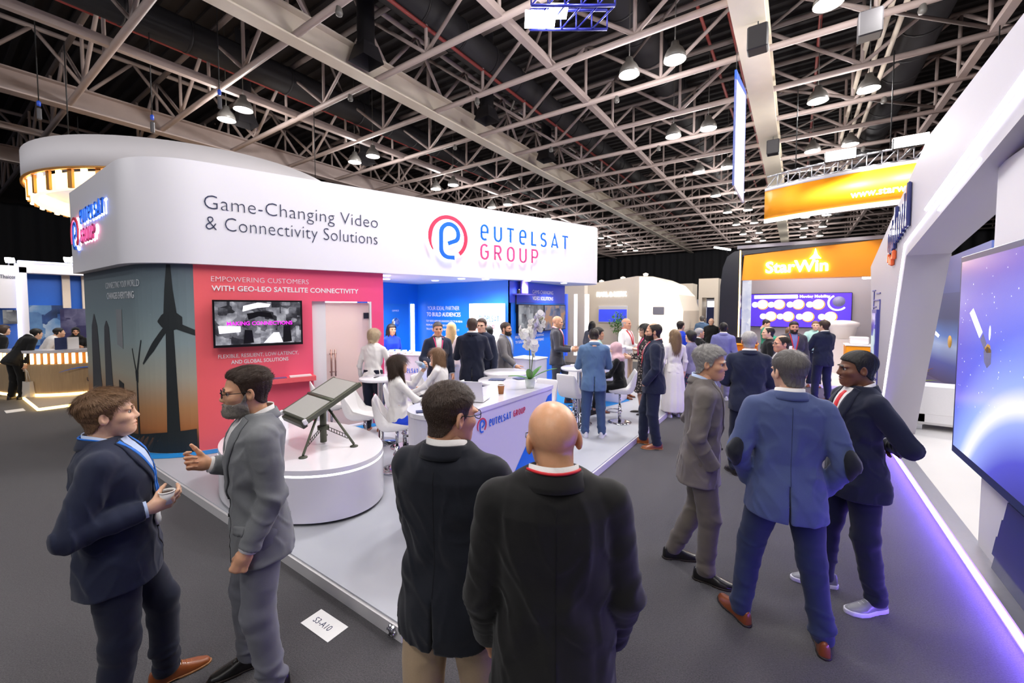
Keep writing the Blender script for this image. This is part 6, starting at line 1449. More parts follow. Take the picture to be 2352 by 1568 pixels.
# thin hanging banner over the aisle
hb = empty('hanging_sign', label='tall narrow white hanging banner with blue edge seen edge on', cat='banner'); sz([(10.28, 7.24), (10.32, 4.8), (12.31, 4.83), (12.24, 7.61)], -1.215, -1.185).build('banner_cloth', MATS['white_matte'], hb); sz([(10.28, 7.24), (10.32, 4.8), (10.36, 4.8), (10.32, 7.25)], -1.22, -1.18).build('blue_hem', M('hem_blue', '2A5AC8', rough=.5), hb); sz([(10.28, 7.24), (12.24, 7.61), (12.24, 7.50), (10.28, 7.05)], -1.218, -1.182).build('blue_field', MATS['hem_blue'], hb); sz([(12.2, 7.6), (12.31, 4.83), (12.35, 4.83), (12.28, 7.62)], -1.22, -1.18).build('blue_hem', MATS['hem_blue'], hb)
for y in (10.4, 12.1): MB().tube([(-1.2, y, 7.25 if y < 11 else 7.6), (-1.2, y, 8.2)], .008, 5).build('wire', MATS['cable'], hb)
# ================================================================== cream booth with a rounded end
cb = empty('cream_booth', label='cream booth with rounded bulging end beyond the white header', cat='booth'); M('cream', 'E8DCCB', rough=.5, var=.02); M('cream_glow', 'FFF0D8', emit=1.1, ecol=(1, .93, .82), var=0)
cpts = [(-7.3, 0), (-7.3, 3.08), (-5.1, 3.34), (-4.5, 3.30), (-3.95, 3.05), (-3.55, 2.6), (-3.38, 2.0), (-3.40, 1.3), (-3.65, .5), (-3.9, 0)]
sz_(cpts[::-1], 16.0, 19.).build('shell', MATS['cream'], cb); sz_([(x + .05 if x > -5 else x, z) for x, z in [(-5.0, .02), (-5.0, 3.30), (-4.5, 3.27), (-3.98, 3.02), (-3.6, 2.58), (-3.44, 2.0), (-3.46, 1.3), (-3.7, .5), (-3.95, .02)]][::-1], 15.97, 16.0).build('lit_end', MATS['cream_glow'], cb)
o = link('lettering', text_fit('KARL & MERK', 1.25, .17, .003, .02), MATS['lamp_glow'], cb); o.matrix_world = wall_matrix((-6.75, 15.99, 2.58), BX)
c_s = empty('wall_screen', label='blue and white wall screen on the cream booth', cat='screen'); MB().box((-6.05, 15.96, 1.85), (1.2, .06, .68), bev=.01).build('casing', MATS['white_gloss'], c_s); MB().box((-6.05, 15.925, 1.80), (1.16, .004, .50)).build('screen', M('blue_screen', '3A4AD8', emit=.8, var=.2, scale=3), c_s)
tag(MB().box((-4.25, 15.93, 2.0), (.42, .05, .30), bev=.03).build('wall_tablet', MATS['grey_wall']), 'small grey tablet display on the rounded cream end', 'display')
for i in range(3): tag(MB().lathe([(0, .02), (.08, .0), (.1, .08), (0, .12)], n=14).build('bubble_lamp', MATS['cream_glow'], None, (-6.6 + i * .9, 16.1, 3.14 + .1 * i)), 'small round cream lamp on top of the cream booth', 'lamp', 'lamps on the cream booth')
tr = empty('potted_tree', (-5.55, 15.2, 0), 0, 'leafy green potted tree in front of the cream booth', 'plant'); MB().lathe([(0, 0), (.2, 0), (.25, .5), (.22, .5), (.2, .45), (0, .45)], n=18).build('pot', MATS['white_gloss'], tr); MB().tube([(0, 0, .4), (.02, 0, 1.3)], .025, 6).build('trunk', MATS['stem_green'], tr)
rl = np.random.default_rng(4); P_ = rl.normal(0, 1, (420, 3)); P_ /= np.linalg.norm(P_, axis=1)[:, None]; P_ *= (rl.random(420) ** .4)[:, None] * (.36, .36, .42); mb = MB()
for p in P_:
    d = rl.normal(0, 1, 3); d /= np.linalg.norm(d); s_ = np.cross(d, (0, 0, 1)); s_ /= np.linalg.norm(s_) + 1e-6; q = p + (0, 0, 1.55); mb.add([q, q + d * .05 + s_ * .025, q + d * .10, q + d * .05 - s_ * .025], [(0, 1, 2, 3)])
tag(mb.build('foliage', MATS['leaf_green'], tr), kind='stuff')
# far portals and stands
for i, (x0, x1, y, zt, lab) in enumerate(((-5.4, -4.5, 24, 3.4, 'cream portal frame of a far stand beside the rounded booth'), (-3.85, -3.0, 22, 3.5, 'cream portal frame of a far stand left of the dark column'))):
    p = empty('portal_stand', (0, y, 0), 0, lab, 'stand'); MB().box(((x0 + x1) / 2, 0, zt - .45), (x1 - x0, 1.2, .9)).build('fascia', MATS['cream'], p); MB().box((x0 + .08, 0, (zt - .9) / 2), (.16, 1.2, zt - .9)).build('post', MATS['cream'], p); MB().box((x1 - .08, 0, (zt - .9) / 2), (.16, 1.2, zt - .9)).build('post', MATS['cream'], p); MB().box(((x0 + x1) / 2, .5, 1.6), (x1 - x0 - .4, .05, 1.2)).build('poster', MATS['navy_paint'], p); MB().box(((x0 + x1) / 2, .46, 2.3), (.4, .02, .3)).build('lit_panel', MATS['disc_white'], p)
for i, (x, y, w, h, mt, lab) in enumerate(((-9.2, 31, 5., 2.4, 'navy_paint', 'dark navy far stand wall in the hall depth'), (-6.5, 36, 3., 2.8, 'grey_wall', 'grey far stand wall at the hall end'), (-2.6, 38, 4., 2.6, 'navy_paint', 'dark blue stand wall behind the orange booth'), (-8.0, 14.6, 2.8, 3.0, 'cream', 'cream stand wall behind the blue wall end'))):
    p = empty('far_stand', (x, y, 0), 0, lab, 'stand'); MB().box((0, 0, h / 2), (w, .3, h)).build('wall_panel', MATS[mt], p); MB().box((0, -.17, h * .62), (w * .5, .02, h * .3)).build('poster', M('poster_%d' % i, ('3A58B0', 'C8C8D8', '6A7AC8', '2A62D0')[i], emit=.4, var=.3, scale=2), p)
cs = empty('display_columns', label='tall glowing white and blue display columns behind the blue wall', cat='display'); 
for i, (x, w) in enumerate(((-6.75, .12), (-6.5, .08), (-6.2, .12))): MB().box((x, 13.2 + .3 * i, 1.5), (w, .12, 2.2)).build('column', M('col_white', 'FFFFFF', emit=.8, var=0) if i != 0 else M('col_blue', '3A5AE0', emit=.6, var=.1), cs)
ch = empty('lounge_chair', (-5.3, 12.6, 0), math.radians(160), 'orange upholstered lounge chair behind the blue wall end', 'chair'); M('amber', 'E0A23C', rough=.7)
MB().box((0, 0, .40), (.6, .6, .16), bev=.05).build('seat', MATS['amber'], ch); MB().box((0, .28, .75), (.6, .12, .7), bev=.05).build('backrest', MATS['amber'], ch)
for sx in (-1, 1):
    for sy in (-1, 1): MB().tube([(sx * .24, sy * .24, 0), (sx * .22, sy * .22, .34)], .018, 6).build('leg', MATS['black_gloss'], ch)
tag(MB().box((-3.1, 20.5, .5), (.5, .5, 1.0), bev=.05).build('red_bin', M('bin_red', 'C8382E', rough=.5)), 'small red bin beside the rounded cream booth', 'bin')
# ================================================================== left booth
XB_ = -17.5
lbt = empty('left_booth', label='white framed blue exhibition booth at the far left', cat='booth')
B = lambda y0, y1, z0, z1, nm, mat, x=XB_, t=.1: MB().box((x, (y0 + y1) / 2, (z0 + z1) / 2), (t, y1 - y0, z1 - z0)).build(nm, mat, lbt)
M('sky_blue', '1E62C8', rough=.4, var=.05); M('warm_panel', 'D8C8B8', rough=.5)
B(.6, 4.6, 0, 3.25, 'back_wall', MATS['sky_blue'], XB_ - .2); B(1.66, 1.80, .0, 3.2, 'frame_post', MATS['white_matte'], XB_ + .15, .5); B(1.66, 3.4, 3.05, 3.32, 'frame_beam', MATS['white_matte'], XB_ + .15, .5); B(1.61, 1.66, 0, 3.28, 'light_strip', M('led_soft', 'D8DCFF', emit=1.6, var=0), XB_ + .3, .3); B(1.66, 3.4, 3.32, 3.37, 'light_strip', MATS['led_soft'], XB_ + .3, .3)
B(2.50, 2.66, 2.1, 3.1, 'divider', MATS['warm_panel'], XB_ - .05); B(2.90, 3.05, 1.0, 3.1, 'divider', MATS['warm_panel'], XB_ - .05); B(1.86, 2.52, 1.05, 2.18, 'poster', crowd_screen('poster_tech', ['20304C', '3A5A9A', '7AA6D8', 'E8EEF8'], 2.2, .5, 12.), XB_ - .10, .02); B(2.42, 3.0, 1.15, 2.08, 'poster', crowd_screen('poster_dark', ['241E3A', '35305A', '4A4478', '9A94B8'], 3.0, .4, 15.), XB_ + .05, .02)
B(.4, 1.60, 2.1, 3.22, 'left_fascia', MATS['white_matte'], XB_ + .35, .1); B(.4, 1.60, .0, 2.6, 'left_panel', M('mid_blue', '3A66B0', rough=.5), XB_ + .2, .05); B(1.36, 1.60, 1.68, 2.05, 'wall_screen', crowd_screen('screen_l', ['2A2A30', '6A6A70', 'A8A8A8', 'D0D0D0'], 4, .6, 20.), XB_ + .3, .06)
o = link('lettering', text_fit('Thaicom', .30, .10, .003, .0), MATS['ink_navy'], lbt); o.matrix_world = wall_matrix((XB_ + .41, 1.34, 2.88), BY)
light('AREA', 'left_booth_light', (XB_ + 2.4, 2.6, 3.6), 35, (.95, .97, 1), 2.)
tm_ = MB()
for y, z in ((1.5, 3.34), (2.55, 3.45), (2.70, 3.48)): 
    asp = empty('arm_spotlight', (XB_ + .35, y, 3.2), 0, 'small bright arm spotlight on top of the left booth', 'lamp', 'arm spotlights of the left booth'); MB().box((.3, 0, z - 3.2), (.2, .16, .06), R=Matrix.Rotation(.5, 3, 'Y')).build('lamp_head', MATS['lamp_glow'], asp); MB().tube([(0, 0, -.05), (.05, 0, z - 3.18), (.25, 0, z - 3.18)], .012, 6).build('arm', MATS['steel_brush'], asp)
lc = empty('wood_counter', label='curved light wood counter with glowing amber slats at the left booth', cat='counter'); M('wood', 'B79C78', rough=.5, var=.18, scale=6, stretch=(6, 6, .6)); CCX, CCY, CR = -16.2, 2.5, 2.35
def carc(a0, a1, z0, z1, r, mat, nm, n=24, th=.05, parent=None):
    v = []; f = []
    for i in range(n + 1):
        a = a0 + (a1 - a0) * i / n
        for r_ in (r, r - th):
            for z in (z0, z1): v.append((CCX + r_ * math.cos(a), CCY + r_ * .62 * math.sin(a), z))
    for i in range(n): k = 4 * i; f += [(k, k + 4, k + 5, k + 1), (k + 2, k + 3, k + 7, k + 6), (k, k + 2, k + 6, k + 4), (k + 1, k + 5, k + 7, k + 3)]
    f += [(0, 1, 3, 2), (4 * n, 4 * n + 2, 4 * n + 3, 4 * n + 1)]
    return MB().add(v, f).build(nm, mat, parent or lc)
A0, A1 = math.radians(-75), math.radians(75)
carc(A0, A1, .12, .80, CR, MATS['wood'], 'front_panel'); carc(A0, A1, .06, .12, CR + .02, MATS['led_warm'], 'base_light'); carc(A0, A1, .80, 1.06, CR - .03, M('slat_backing', '8A5A20', rough=.5), 'slat_backing'); carc(A0, A1, 1.06, 1.12, CR + .03, MATS['lacquer'], 'worktop', th=.6)
M('slat_glow', 'FFD9A0', emit=5., ecol=(1, .72, .36), var=0); NS = 34
for i in range(NS):
    a = A0 + (A1 - A0) * (i + .5) / NS; MB().box((CCX + CR * math.cos(a), CCY + CR * .62 * math.sin(a), .93), (.03, .05, .24), rz=math.atan2(math.sin(a) / .62, math.cos(a))).build('light_slat', MATS['slat_glow'], lc)
o = link('lettering', text_fit('سهيل سات', .6, .18, .006, .0), MATS['ink_navy'], lc); o.matrix_world = wall_matrix((CCX + CR + .02, 2.30, .42), Vector((0, 1, 0)))
o = MB().tube([(CCX + CR + .03 - .1 * abs(t) ** 2, 2.25 + .38 * t, .62 + .09 * (1 - t * t)) for t in np.linspace(-1, 1, 14)], [.004 + .012 * (1 - abs(t)) for t in np.linspace(-1, 1, 14)], 6).build('arc_mark', MATS['logo_blue'], lc)
lp_ = empty('left_platform', label='low platform of the left booth edged with amber light', kind='structure'); MB().box((-15.5, 3.4, .03), (5.6, 4.0, .06)).build('platform_floor', M('plat_left', 'A99C90', rough=.5), lp_); MB().box((-12.69, 3.4, .03), (.03, 4.0, .05)).build('light_edge', MATS['led_warm'], lp_); MB().box((-15.5, 1.39, .03), (5.6, .03, .05)).build('light_edge', MATS['led_warm'], lp_)
tag(MB().box((-13.1, 1.12, .004), (.35, .25, .006)).build('floor_plate', MATS['paper_white']), 'white card on the carpet in front of the left booth', 'card')
for i, (y, mt, lab) in enumerate(((1.95, 'paper_navy', 'dark upright brochure on the wood counter'), (2.15, 'paper_white', 'pale upright brochure on the wood counter'))): tag(MB().box((-14.15, y, 1.27), (.03, .2, .28), rz=.3).build('brochure', MATS[mt]), lab, 'brochure')
fw = empty('flower_arrangement', (-14.0, 3.0, 1.12), 0, 'white and yellow flowers on the wood counter end', 'flowers'); rf = random.Random(2)
for i in range(16): o = link('blossom', BL, None, fw, (rf.uniform(-.15, .15), rf.uniform(-.2, .2), rf.uniform(.08, .3))); o.scale = (1.6,) * 3; o.rotation_euler = (rf.uniform(-1, 1), rf.uniform(-1, 1), rf.uniform(0, 6))
for i in range(10): m_ = MB(); leaf(m_, (0, 0, .02), (math.cos(i * 1.7), math.sin(i * 1.7), .8), .3, .08); m_.build('leaf', MATS['leaf_green'], fw)
# oval ring hanging above the left booth
ov = empty('oval_canopy', label='large white oval hanging canopy above the left booth with amber slats', cat='canopy'); OX, OY, OA, OB_ = -15.6, 5.4, 4.0, 3.75
def oring(z0, z1, a, b, mat, nm, th=.08, n=72, t0=0., t1=2 * math.pi):
    v = []; f = []
    for i in range(n + 1):
        t = t0 + (t1 - t0) * i / n
        for k in (0, th):
            for z in (z0, z1): v.append((OX + (a - k) * math.cos(t), OY + (b - k) * math.sin(t), z))
    for i in range(n): q = 4 * i; f += [(q, q + 4, q + 5, q + 1), (q + 2, q + 3, q + 7, q + 6), (q, q + 2, q + 6, q + 4), (q + 1, q + 5, q + 7, q + 3)]
    return MB().add(v, f, True).build(nm, mat, ov)
oring(5.28, 6.0, OA, OB_, MATS['white_matte'], 'canopy_face'); oring(5.26, 5.30, OA + .02, OB_ + .02, M('brass', 'C8904A', rough=.4, metal=.5), 'lower_band'); oring(4.86, 5.24, OA - .18, OB_ - .18, M('amber_back', 'FFCE86', emit=2.2, ecol=(1, .74, .38), var=0), 'lit_band')
for i in range(70):
    t = 2 * math.pi * i / 70
    if math.sin(t) < .75: MB().box((OX + (OA - .10) * math.cos(t), OY + (OB_ - .10) * math.sin(t), 5.06), (.05, .12, .42), rz=math.atan2(math.sin(t) * OA, math.cos(t) * OB_)).build('slat', MATS['slat_glow'] if i % 2 else MATS['brass'], ov)
for t in (.5, 2.2, 3.8, 5.2): MB().tube([(OX + OA * .97 * math.cos(t), OY + OB_ * .97 * math.sin(t), 6.0), (OX + OA * .97 * math.cos(t), OY + OB_ * .97 * math.sin(t), 8.1)], .012, 5).build('hanging_wire', MATS['cable'], ov)
# ================================================================== rigging overhead
lt = empty('lighting_rig', label='blue lattice rig with glaring white light panels high above the aisle', cat='lighting rig')
M('truss_blue', '2A2F8A', rough=.3, metal=.5); mb = MB(); q0 = Vector((-3.75, 6.0, 6.9)); q1 = Vector((-2.65, 6.75, 6.9)); dv = (q1 - q0); sv = Vector((-dv.y, dv.x, 0)).normalized() * .28
for s_ in (-1, 1):
    for z in (0, .32): mb.tube([tuple(q0 + sv * s_ + Vector((0, 0, z))), tuple(q1 + sv * s_ + Vector((0, 0, z)))], .025, 6)
for k in range(6):
    a = q0 + dv * k / 5
    for s_ in (-1, 1): mb.tube([tuple(a + sv * s_), tuple(a + sv * s_ + Vector((0, 0, .32)))], .014, 5)
    if k < 5: b2_ = q0 + dv * (k + 1) / 5; mb.tube([tuple(a + sv), tuple(b2_ - sv)], .014, 5); mb.tube([tuple(a - sv), tuple(b2_ - sv + Vector((0, 0, .32)))], .014, 5)
mb.build('lattice', MATS['truss_blue'], lt); MB().box(tuple(q0 + dv * .12 + Vector((0, 0, -.02))), (.5, .36, .05), rz=math.atan2(dv.y, dv.x)).build('light_panel', MATS['flood_glow'], lt); MB().box(tuple(q0 + dv * .33 + Vector((.02, 0, .1))), (.3, .3, .05), rz=math.atan2(dv.y, dv.x)).build('light_panel', MATS['flood_glow'], lt)
for p in (q0 + dv * .1, q0 + dv * .9): MB().tube([tuple(p + Vector((0, 0, .3))), tuple(p + Vector((0, 0, 1.25)))], .012, 5).build('hanging_wire', MATS['cable'], lt)
light('AREA', 'rig_light', tuple(q0 + dv * .2 + Vector((0, 0, -.1))), 120, (.95, .96, 1), .5)
for i, (x, y, z, lab) in enumerate(((-15.3, 1.95, 7.1, 'chain hoist with a lamp at the top left'), (-13.4, 3.6, 6.9, 'thin black chain hoist left of the pale girder'), (-11.3, 4.3, 7.2, 'blue chain hoist above the white oval canopy'))):
    h = empty('chain_hoist', (x, y, 0), 0, lab, 'hoist'); MB().tube([(0, 0, z), (0, 0, 11.2)], .012, 5).build('chain', MATS['cable'], h); MB().lathe([(0, z - .1), (.035, z - .09), (.04, z), (.02, z + .03), (0, z + .03)], n=10).build('hook_block', M('hoist_blue', '2A4FC0', rough=.4), h); MB().box((0, 0, z - .28), (.08, .08, .28), bev=.02).build('chain_bag', M('bag_grey', '4A4A50', rough=.6), h)
for i, (x, y, lab) in enumerate(((-.75, 9.6, 'dark loudspeaker hanging beside the aisle girder, near one'), (-.75, 16.2, 'dark loudspeaker hanging beside the aisle girder, middle one'), (1.0, 10.3, 'black box heater hanging at the top right'))):
    s = empty('hanging_speaker', (x, y, 0), 0, lab, 'speaker'); MB().box((0, 0, 7.35), (.35, .3, .45), bev=.02).build('cabinet', MATS['duct_black'], s); MB().tube([(0, 0, 7.55), (0, 0, 8.1)], .012, 5).build('wire', MATS['cable'], s)
# ================================================================== people
def PH(label, w, s, heading, **k): return person(label, (w, s), heading, **k)
def PC(label, X, Y, heading, **k): return person(label, c2h(X, Y), heading, **k)
POCKET = (.10, -.06, -.28, -.06, .13, -.22); HANG = (.05, .0, -.29, .02, .08, -.25)
# ---- the two men talking at the left
PC('person in navy suit with blue lanyard holding a small white cup', -1.98, 2.02, 100, H=1.70, q=.0075, girth=1.12, skin='skin_light', top_mat='cloth_navy', trousers='cloth_navy2', hem=.77, hair=('fringe', 'hair_brown'),
   shoes=('dress', 'shoe_tan', 'sole_tan', 'laces_tan'), head=(-6, 4, 0), arms=((.07, -.10, -.27, -.06, .25, .02), (.05, -.04, -.29, .0, .06, -.25)), hands=(('hold', (-.75, .1, .35)), 'relax'), lanyard=('strap_blue', 'badge_white'), legs=((.11, -.05, 10), (.16, .15, 10)), vent=True, seed=1.3, shirt='cloth_skyshirt', lean=-2)
PC('person in grey suit and glasses gesturing with one hand toward the cup holder', -1.38, 2.20, -98, H=1.79, q=.0075, girth=1.0, skin='skin_tan', top_mat='cloth_grey', trousers='cloth_grey2', hem=.76, hair=('swept', 'hair_darkbrown'), beard='hair_greybeard', glasses='frame_black',
   shoes=('dress', 'shoe_black', 'sole_dark', 'laces_dark'), head=(4, -3, 0), headpos=(0, .02, 0), arms=((.06, -.05, -.28, -.02, .23, .09), (.03, -.03, -.29, -.01, .12, -.24)), hands=(('point', (-.75, .0, .45)), ('fist', (.9, -.35, 0))), pocket=(1, -1), legs=((.19, .03, 8), (.09, -.03, 8)), seed=2.1, lean=1)
# ---- the two men seen from behind in front
PC('person in dark navy blazer and beige trousers seen from behind with folded arms', -.25, 1.62, 22, H=1.82, q=.0075, girth=1.04, skin='skin_tan', top_mat='cloth_darknavy', trousers='cloth_beige', hem=.795, hair=('crop', 'hair_darkbrown'), glasses='frame_black',
   head=(34, -6, 0), headpos=(0, .005, -.015), arms=((.10, .12, -.26, -.22, .18, .04), (.05, .12, -.27, -.24, .15, .04)), hands=('relax', 'relax'), legs=((.12, .05, 10), (.13, -.05, 10)), vent=True, seed=3.3, twist=4)
PC('person in black blazer with red neck strap seen from behind, nearest the camera', .135, 1.33, -4, H=1.83, q=.0075, girth=1.06, skin='skin_bald', top_mat='cloth_black', trousers='cloth_black', hem=.72, hair=None, glasses='frame_black',
   head=(-8, -6, -3), headpos=(0, .012, -.03), arms=((.05, .0, -.29, -.01, .12, -.24), (.05, .0, -.29, -.01, .12, -.24)), hands=('relax', 'relax'), legs=((.12, .03, 10), (.12, -.03, 10)), lanyard=('strap_red',), seed=4.2)
# ---- the three men at the right
PH('person in taupe suit with a hand in the pocket, facing right', -.58, 3.44, 84, H=1.81, q=.0085, girth=.98, skin='skin_tan', top_mat='cloth_taupe', trousers='cloth_taupe2', hem=.74, hair=('wavy', 'hair_grey'),
   shoes=('dress', 'shoe_black', 'sole_dark'), head=(14, -4, 0), lean=2, headpos=(0, .02, 0), arms=((.06, -.05, -.28, -.05, .13, -.22), POCKET), hands=(None, None), legs=((.07, .04, 12), (.16, -.17, 12)), shirt='cloth_skyshirt', seed=5.1, flare=.08)
PH('person in blue jacket with dark elbow patches standing legs apart, seen from behind', -.02, 3.10, -9, H=1.83, q=.0085, girth=1.08, skin='skin_light', top_mat='cloth_blue', trousers='cloth_midblue', hem=.77, hair=('neat', 'hair_saltpepper'),
   shoes=('dress', 'shoe_brown', 'sole_dark'), head=(-22, -2, 0), arms=((.10, -.08, -.28, -.07, .13, -.21), (.10, -.08, -.28, -.07, .13, -.21)), hands=(None, None), patches='cloth_darknavy', legs=((.20, -.04, 4), (.22, .04, 34)), vent=True, seed=6.4, flare=.05)
PH('person in dark navy suit with red tie and grey running shoes, hands behind the back', .38, 3.78, -122, H=1.80, q=.0085, girth=1.02, skin='skin_dark', top_mat='cloth_navy2', trousers='cloth_navy2', hem=.76, hair=('buzz', 'hair_black'),
   shoes=('sneaker', 'shoe_grey', 'sole_white', 'laces_light'), head=(14, -2, 0), arms=((.10, -.14, -.25, -.24, -.05, -.05), (.10, -.14, -.25, -.24, -.05, -.05)), hands=('relax', 'relax'), tie='strap_red', legs=((.12, .10, 14), (.12, -.08, 14)), seed=7.7, flare=.10)
# ---- people in the booth
Z = .1
PH('person in white blouse and navy trousers standing beside the glass door', -5.62, 4.2, 22, H=1.66, q=.014, fem=1., top='blouse', top_mat='cloth_white', hem=.90, trousers='cloth_navy2', hair=('bob', 'hair_blondegrey'), shoes=('pump', 'shoe_tan', 'sole_tan'), arms=((.10, .10, -.27, .0, .20, -.14), (.08, .02, -.29, .0, .1, -.25)), z0=Z, lean=6, head=(12, -10, 0))
PH('person in royal blue top behind the white reception desk', -7.05, 5.75, 150, H=1.66, q=.018, fem=1., top='blouse', top_mat='cloth_royal', hem=.9, trousers='cloth_navy2', hair=('long', 'hair_black'), skin='skin_tan', z0=Z)
PH('person in white cardigan and blue skirt drinking from a bottle on a stool', -4.02, 3.36, 78, H=1.66, q=.011, fem=1., top='blouse', top_mat='cloth_white', hem=.86, skirt=('cloth_royal', .22), hair=('long', 'hair_darkbrown'), shoes=('pump', 'shoe_black', 'sole_dark'), skin='skin_light',
   arms=((.06, .18, -.20, -.05, .22, -.06), (.06, .24, -.10, -.10, .12, .22)), hands=('relax', ('hold', (.5, -.6, .3))), pelvis=.64, seated=True, legs=(((.10), (0.36), (.62)), ((.10), (.38), (.24)), 8) and (((.10, .36, .60), (.10, .40, .22), 6), ((.10, .36, .60), (.10, .36, .22), 6)), head=(0, 10, 0), z0=Z)
PH('person in navy suit and pink lanyard facing the camera in the booth', -5.08, 5.13, 170, H=1.76, q=.016, top_mat='cloth_navy', trousers='cloth_navy', hair=('crop', 'hair_saltpepper'), skin='skin_ruddy', lanyard=('strap_pink',), z0=Z, arms=((.1, .05, -.28, -.1, .2, -.05), HANG))
PH('person in pale pink top and trousers seen from behind by the blue wall', -5.75, 6.2, 15, H=1.70, q=.018, fem=1., top='blouse', top_mat='cloth_pinkish', hem=.88, trousers='cloth_pinkish', hair=('long', 'hair_blonde'), z0=Z)
PH('person in white jacket seated facing the one who drinks', -4.30, 4.45, -70, H=1.64, q=.014, fem=1., top='blouse', top_mat='cloth_white', hem=.86, trousers='cloth_navy2', hair=('long', 'hair_brown'), pelvis=.64, seated=True, legs=(((.10, .36, .60), (.10, .40, .22), 6), ((.10, .36, .60), (.10, .36, .22), 6)), z0=Z, lean=8, shoes=('pump', 'shoe_black', 'sole_dark'), arms=((.06, .18, -.20, -.05, .22, -.06), (.06, .18, -.20, -.05, .22, -.06)))
PH('person in navy jacket and grey trousers seen from behind in the booth', -4.33, 5.16, 4, H=1.85, q=.014, girth=1.06, top_mat='cloth_navy2', trousers='cloth_grey2', hem=.78, hair=('thin', 'hair_darkbrown'), z0=Z, arms=((.08, .10, -.27, -.06, .2, .0), (.08, .10, -.27, -.06, .2, .0)), head=(0, -8, 0), vent=True)
PH('person with glasses in navy suit behind the navy jacket seen from behind', -4.58, 5.72, -160, H=1.82, q=.018, top_mat='cloth_navy', trousers='cloth_navy', hair=('neat', 'hair_darkbrown'), glasses='frame_black', z0=Z)
PH('person in white top and royal blue skirt behind the navy suited group', -5.0, 6.45, -20, H=1.64, q=.018, fem=1., top='blouse', top_mat='cloth_white', hem=1.0, skirt=('cloth_royal', .45), hair=('bob', 'hair_black'), shoes=('pump', 'shoe_black', 'sole_dark'), z0=Z)
PH('person in grey suit with blue lanyard walking past the glowing sign box', -4.44, 6.25, 112, H=1.74, q=.016, top_mat='cloth_greysuit', trousers='cloth_greysuit', hair=('crop', 'hair_darkbrown'), beard='hair_dark', skin='skin_tan', z0=Z, lanyard=('strap_blue',), arms=((.08, .10, -.27, .02, .20, -.15), HANG), shirt='cloth_skyshirt')
PH('person in charcoal suit holding a dark tablet beside the blue wall', -4.08, 7.6, 96, H=1.84, q=.016, girth=.96, top_mat='cloth_charcoal', trousers='cloth_charcoal', hair=None, skin='skin_tan', z0=Z, lanyard=('strap_pink',), arms=((.06, .04, -.28, -.06, .24, -.02), (.06, .04, -.28, -.06, .24, -.02)), head=(0, -6, 0), legs=((.1, -.15, 8), (.1, .22, 8)))
PH('person in blue jacket, jeans and white trainers seen from behind', -2.54, 5.93, -4, H=1.70, q=.0135, girth=1.05, top_mat='cloth_blue2', trousers='cloth_denim', hem=.76, hair=('thin', 'hair_dark'), shoes=('sneaker', 'shoe_white', 'sole_white'), z0=Z, arms=((.07, .10, -.27, -.08, .20, .0), (.07, .10, -.27, -.08, .20, .0)), head=(0, -22, 0), headpos=(0, .02, -.01), lean=3, legs=((.13, 0, 14), (.13, 0, 14)), vent=True)
PH('person in mint top behind the one in jeans', -3.11, 7.45, 80, H=1.62, q=.018, fem=1., top='blouse', top_mat='cloth_mint', hem=.9, trousers='cloth_navy2', hair=('bob', 'hair_black'), skin='skin_tan', z0=Z)
PH('person in white shirt with red lanyard holding papers', -3.10, 9.0, 118, H=1.78, q=.018, girth=1.18, top='shirt', top_mat='cloth_white', hem=.92, trousers='cloth_beige', hair=('fringe_side', 'hair_grey'), skin='skin_ruddy', lanyard=('strap_red',), z0=Z, arms=((.1, .04, -.28, -.05, .22, -.02), (.1, .04, -.28, -.05, .22, -.02)))
PH('person in pink headscarf and black clothes sitting on a bar stool', -2.50, 6.98, -82, H=1.64, q=.0135, fem=1., top='blouse', top_mat='cloth_black2', hem=.86, trousers='cloth_black2', hair=('veil', 'cloth_scarf_pink'), pelvis=.64, seated=True, legs=(((.10, .34, .62), (.10, .36, .24), 6), ((.10, .36, .58), (.10, .42, .20), 6)), z0=Z, lean=6, arms=((.06, .14, -.24, -.05, .22, -.06), (.06, .14, -.24, -.05, .22, -.06)), head=(0, -12, 0), shoes=('sneaker', 'shoe_black', 'sole_dark'))
PH('person in a dark floral dress facing left', -2.32, 7.8, -105, H=1.70, q=.016, fem=1., top='dress', top_mat='cloth_floral', hem=.9, skirt=('cloth_floral', .42), hair=('long', 'hair_black'), shoes=('pump', 'shoe_black', 'sole_dark'), skin='skin_light', z0=Z, arms=((.06, .06, -.27, -.08, .22, .0), (.06, .06, -.27, -.08, .22, .0)), lanyard=('strap_pink',))
PH('person in navy suit with red lanyard and brown shoes at the platform edge', -1.74, 6.3, -94, H=1.88, q=.0125, girth=1.06, top_mat='cloth_navy', trousers='cloth_navy', hem=.78, hair=('thin', 'hair_dark'), beard='hair_dark', skin='skin_tan', shoes=('dress', 'shoe_tan', 'sole_tan'), lanyard=('strap_red',), hands=(None, None), arms=(POCKET, (.08, .0, -.29, -.02, .14, -.20)), legs=((.11, .12, 8), (.10, -.05, 8)), seed=.7)
PH('person in a long white dress beyond the platform edge', -1.90, 8.3, -25, H=1.68, q=.016, fem=1., top='dress', top_mat='cloth_cream', hem=.9, skirt=('cloth_cream', .12), hair=('long', 'hair_sandy'), shoes=('pump', 'shoe_white', 'sole_white'))
PH('person in grey jacket and flowered skirt carrying a dark red bag', -1.72, 8.85, -60, H=1.64, q=.018, fem=1., top='blouse', top_mat='cloth_lavgrey', hem=.84, skirt=('cloth_flowerdress', .3), hair=('bob', 'hair_black'), shoes=('pump', 'shoe_black', 'sole_dark'))
PH('person in bright blue shirt beyond the white dress', -2.30, 10.6, 30, H=1.79, q=.02, top='shirt', top_mat='cloth_royal', hem=.92, trousers='cloth_midblue', hair=('crop', 'hair_dark'))
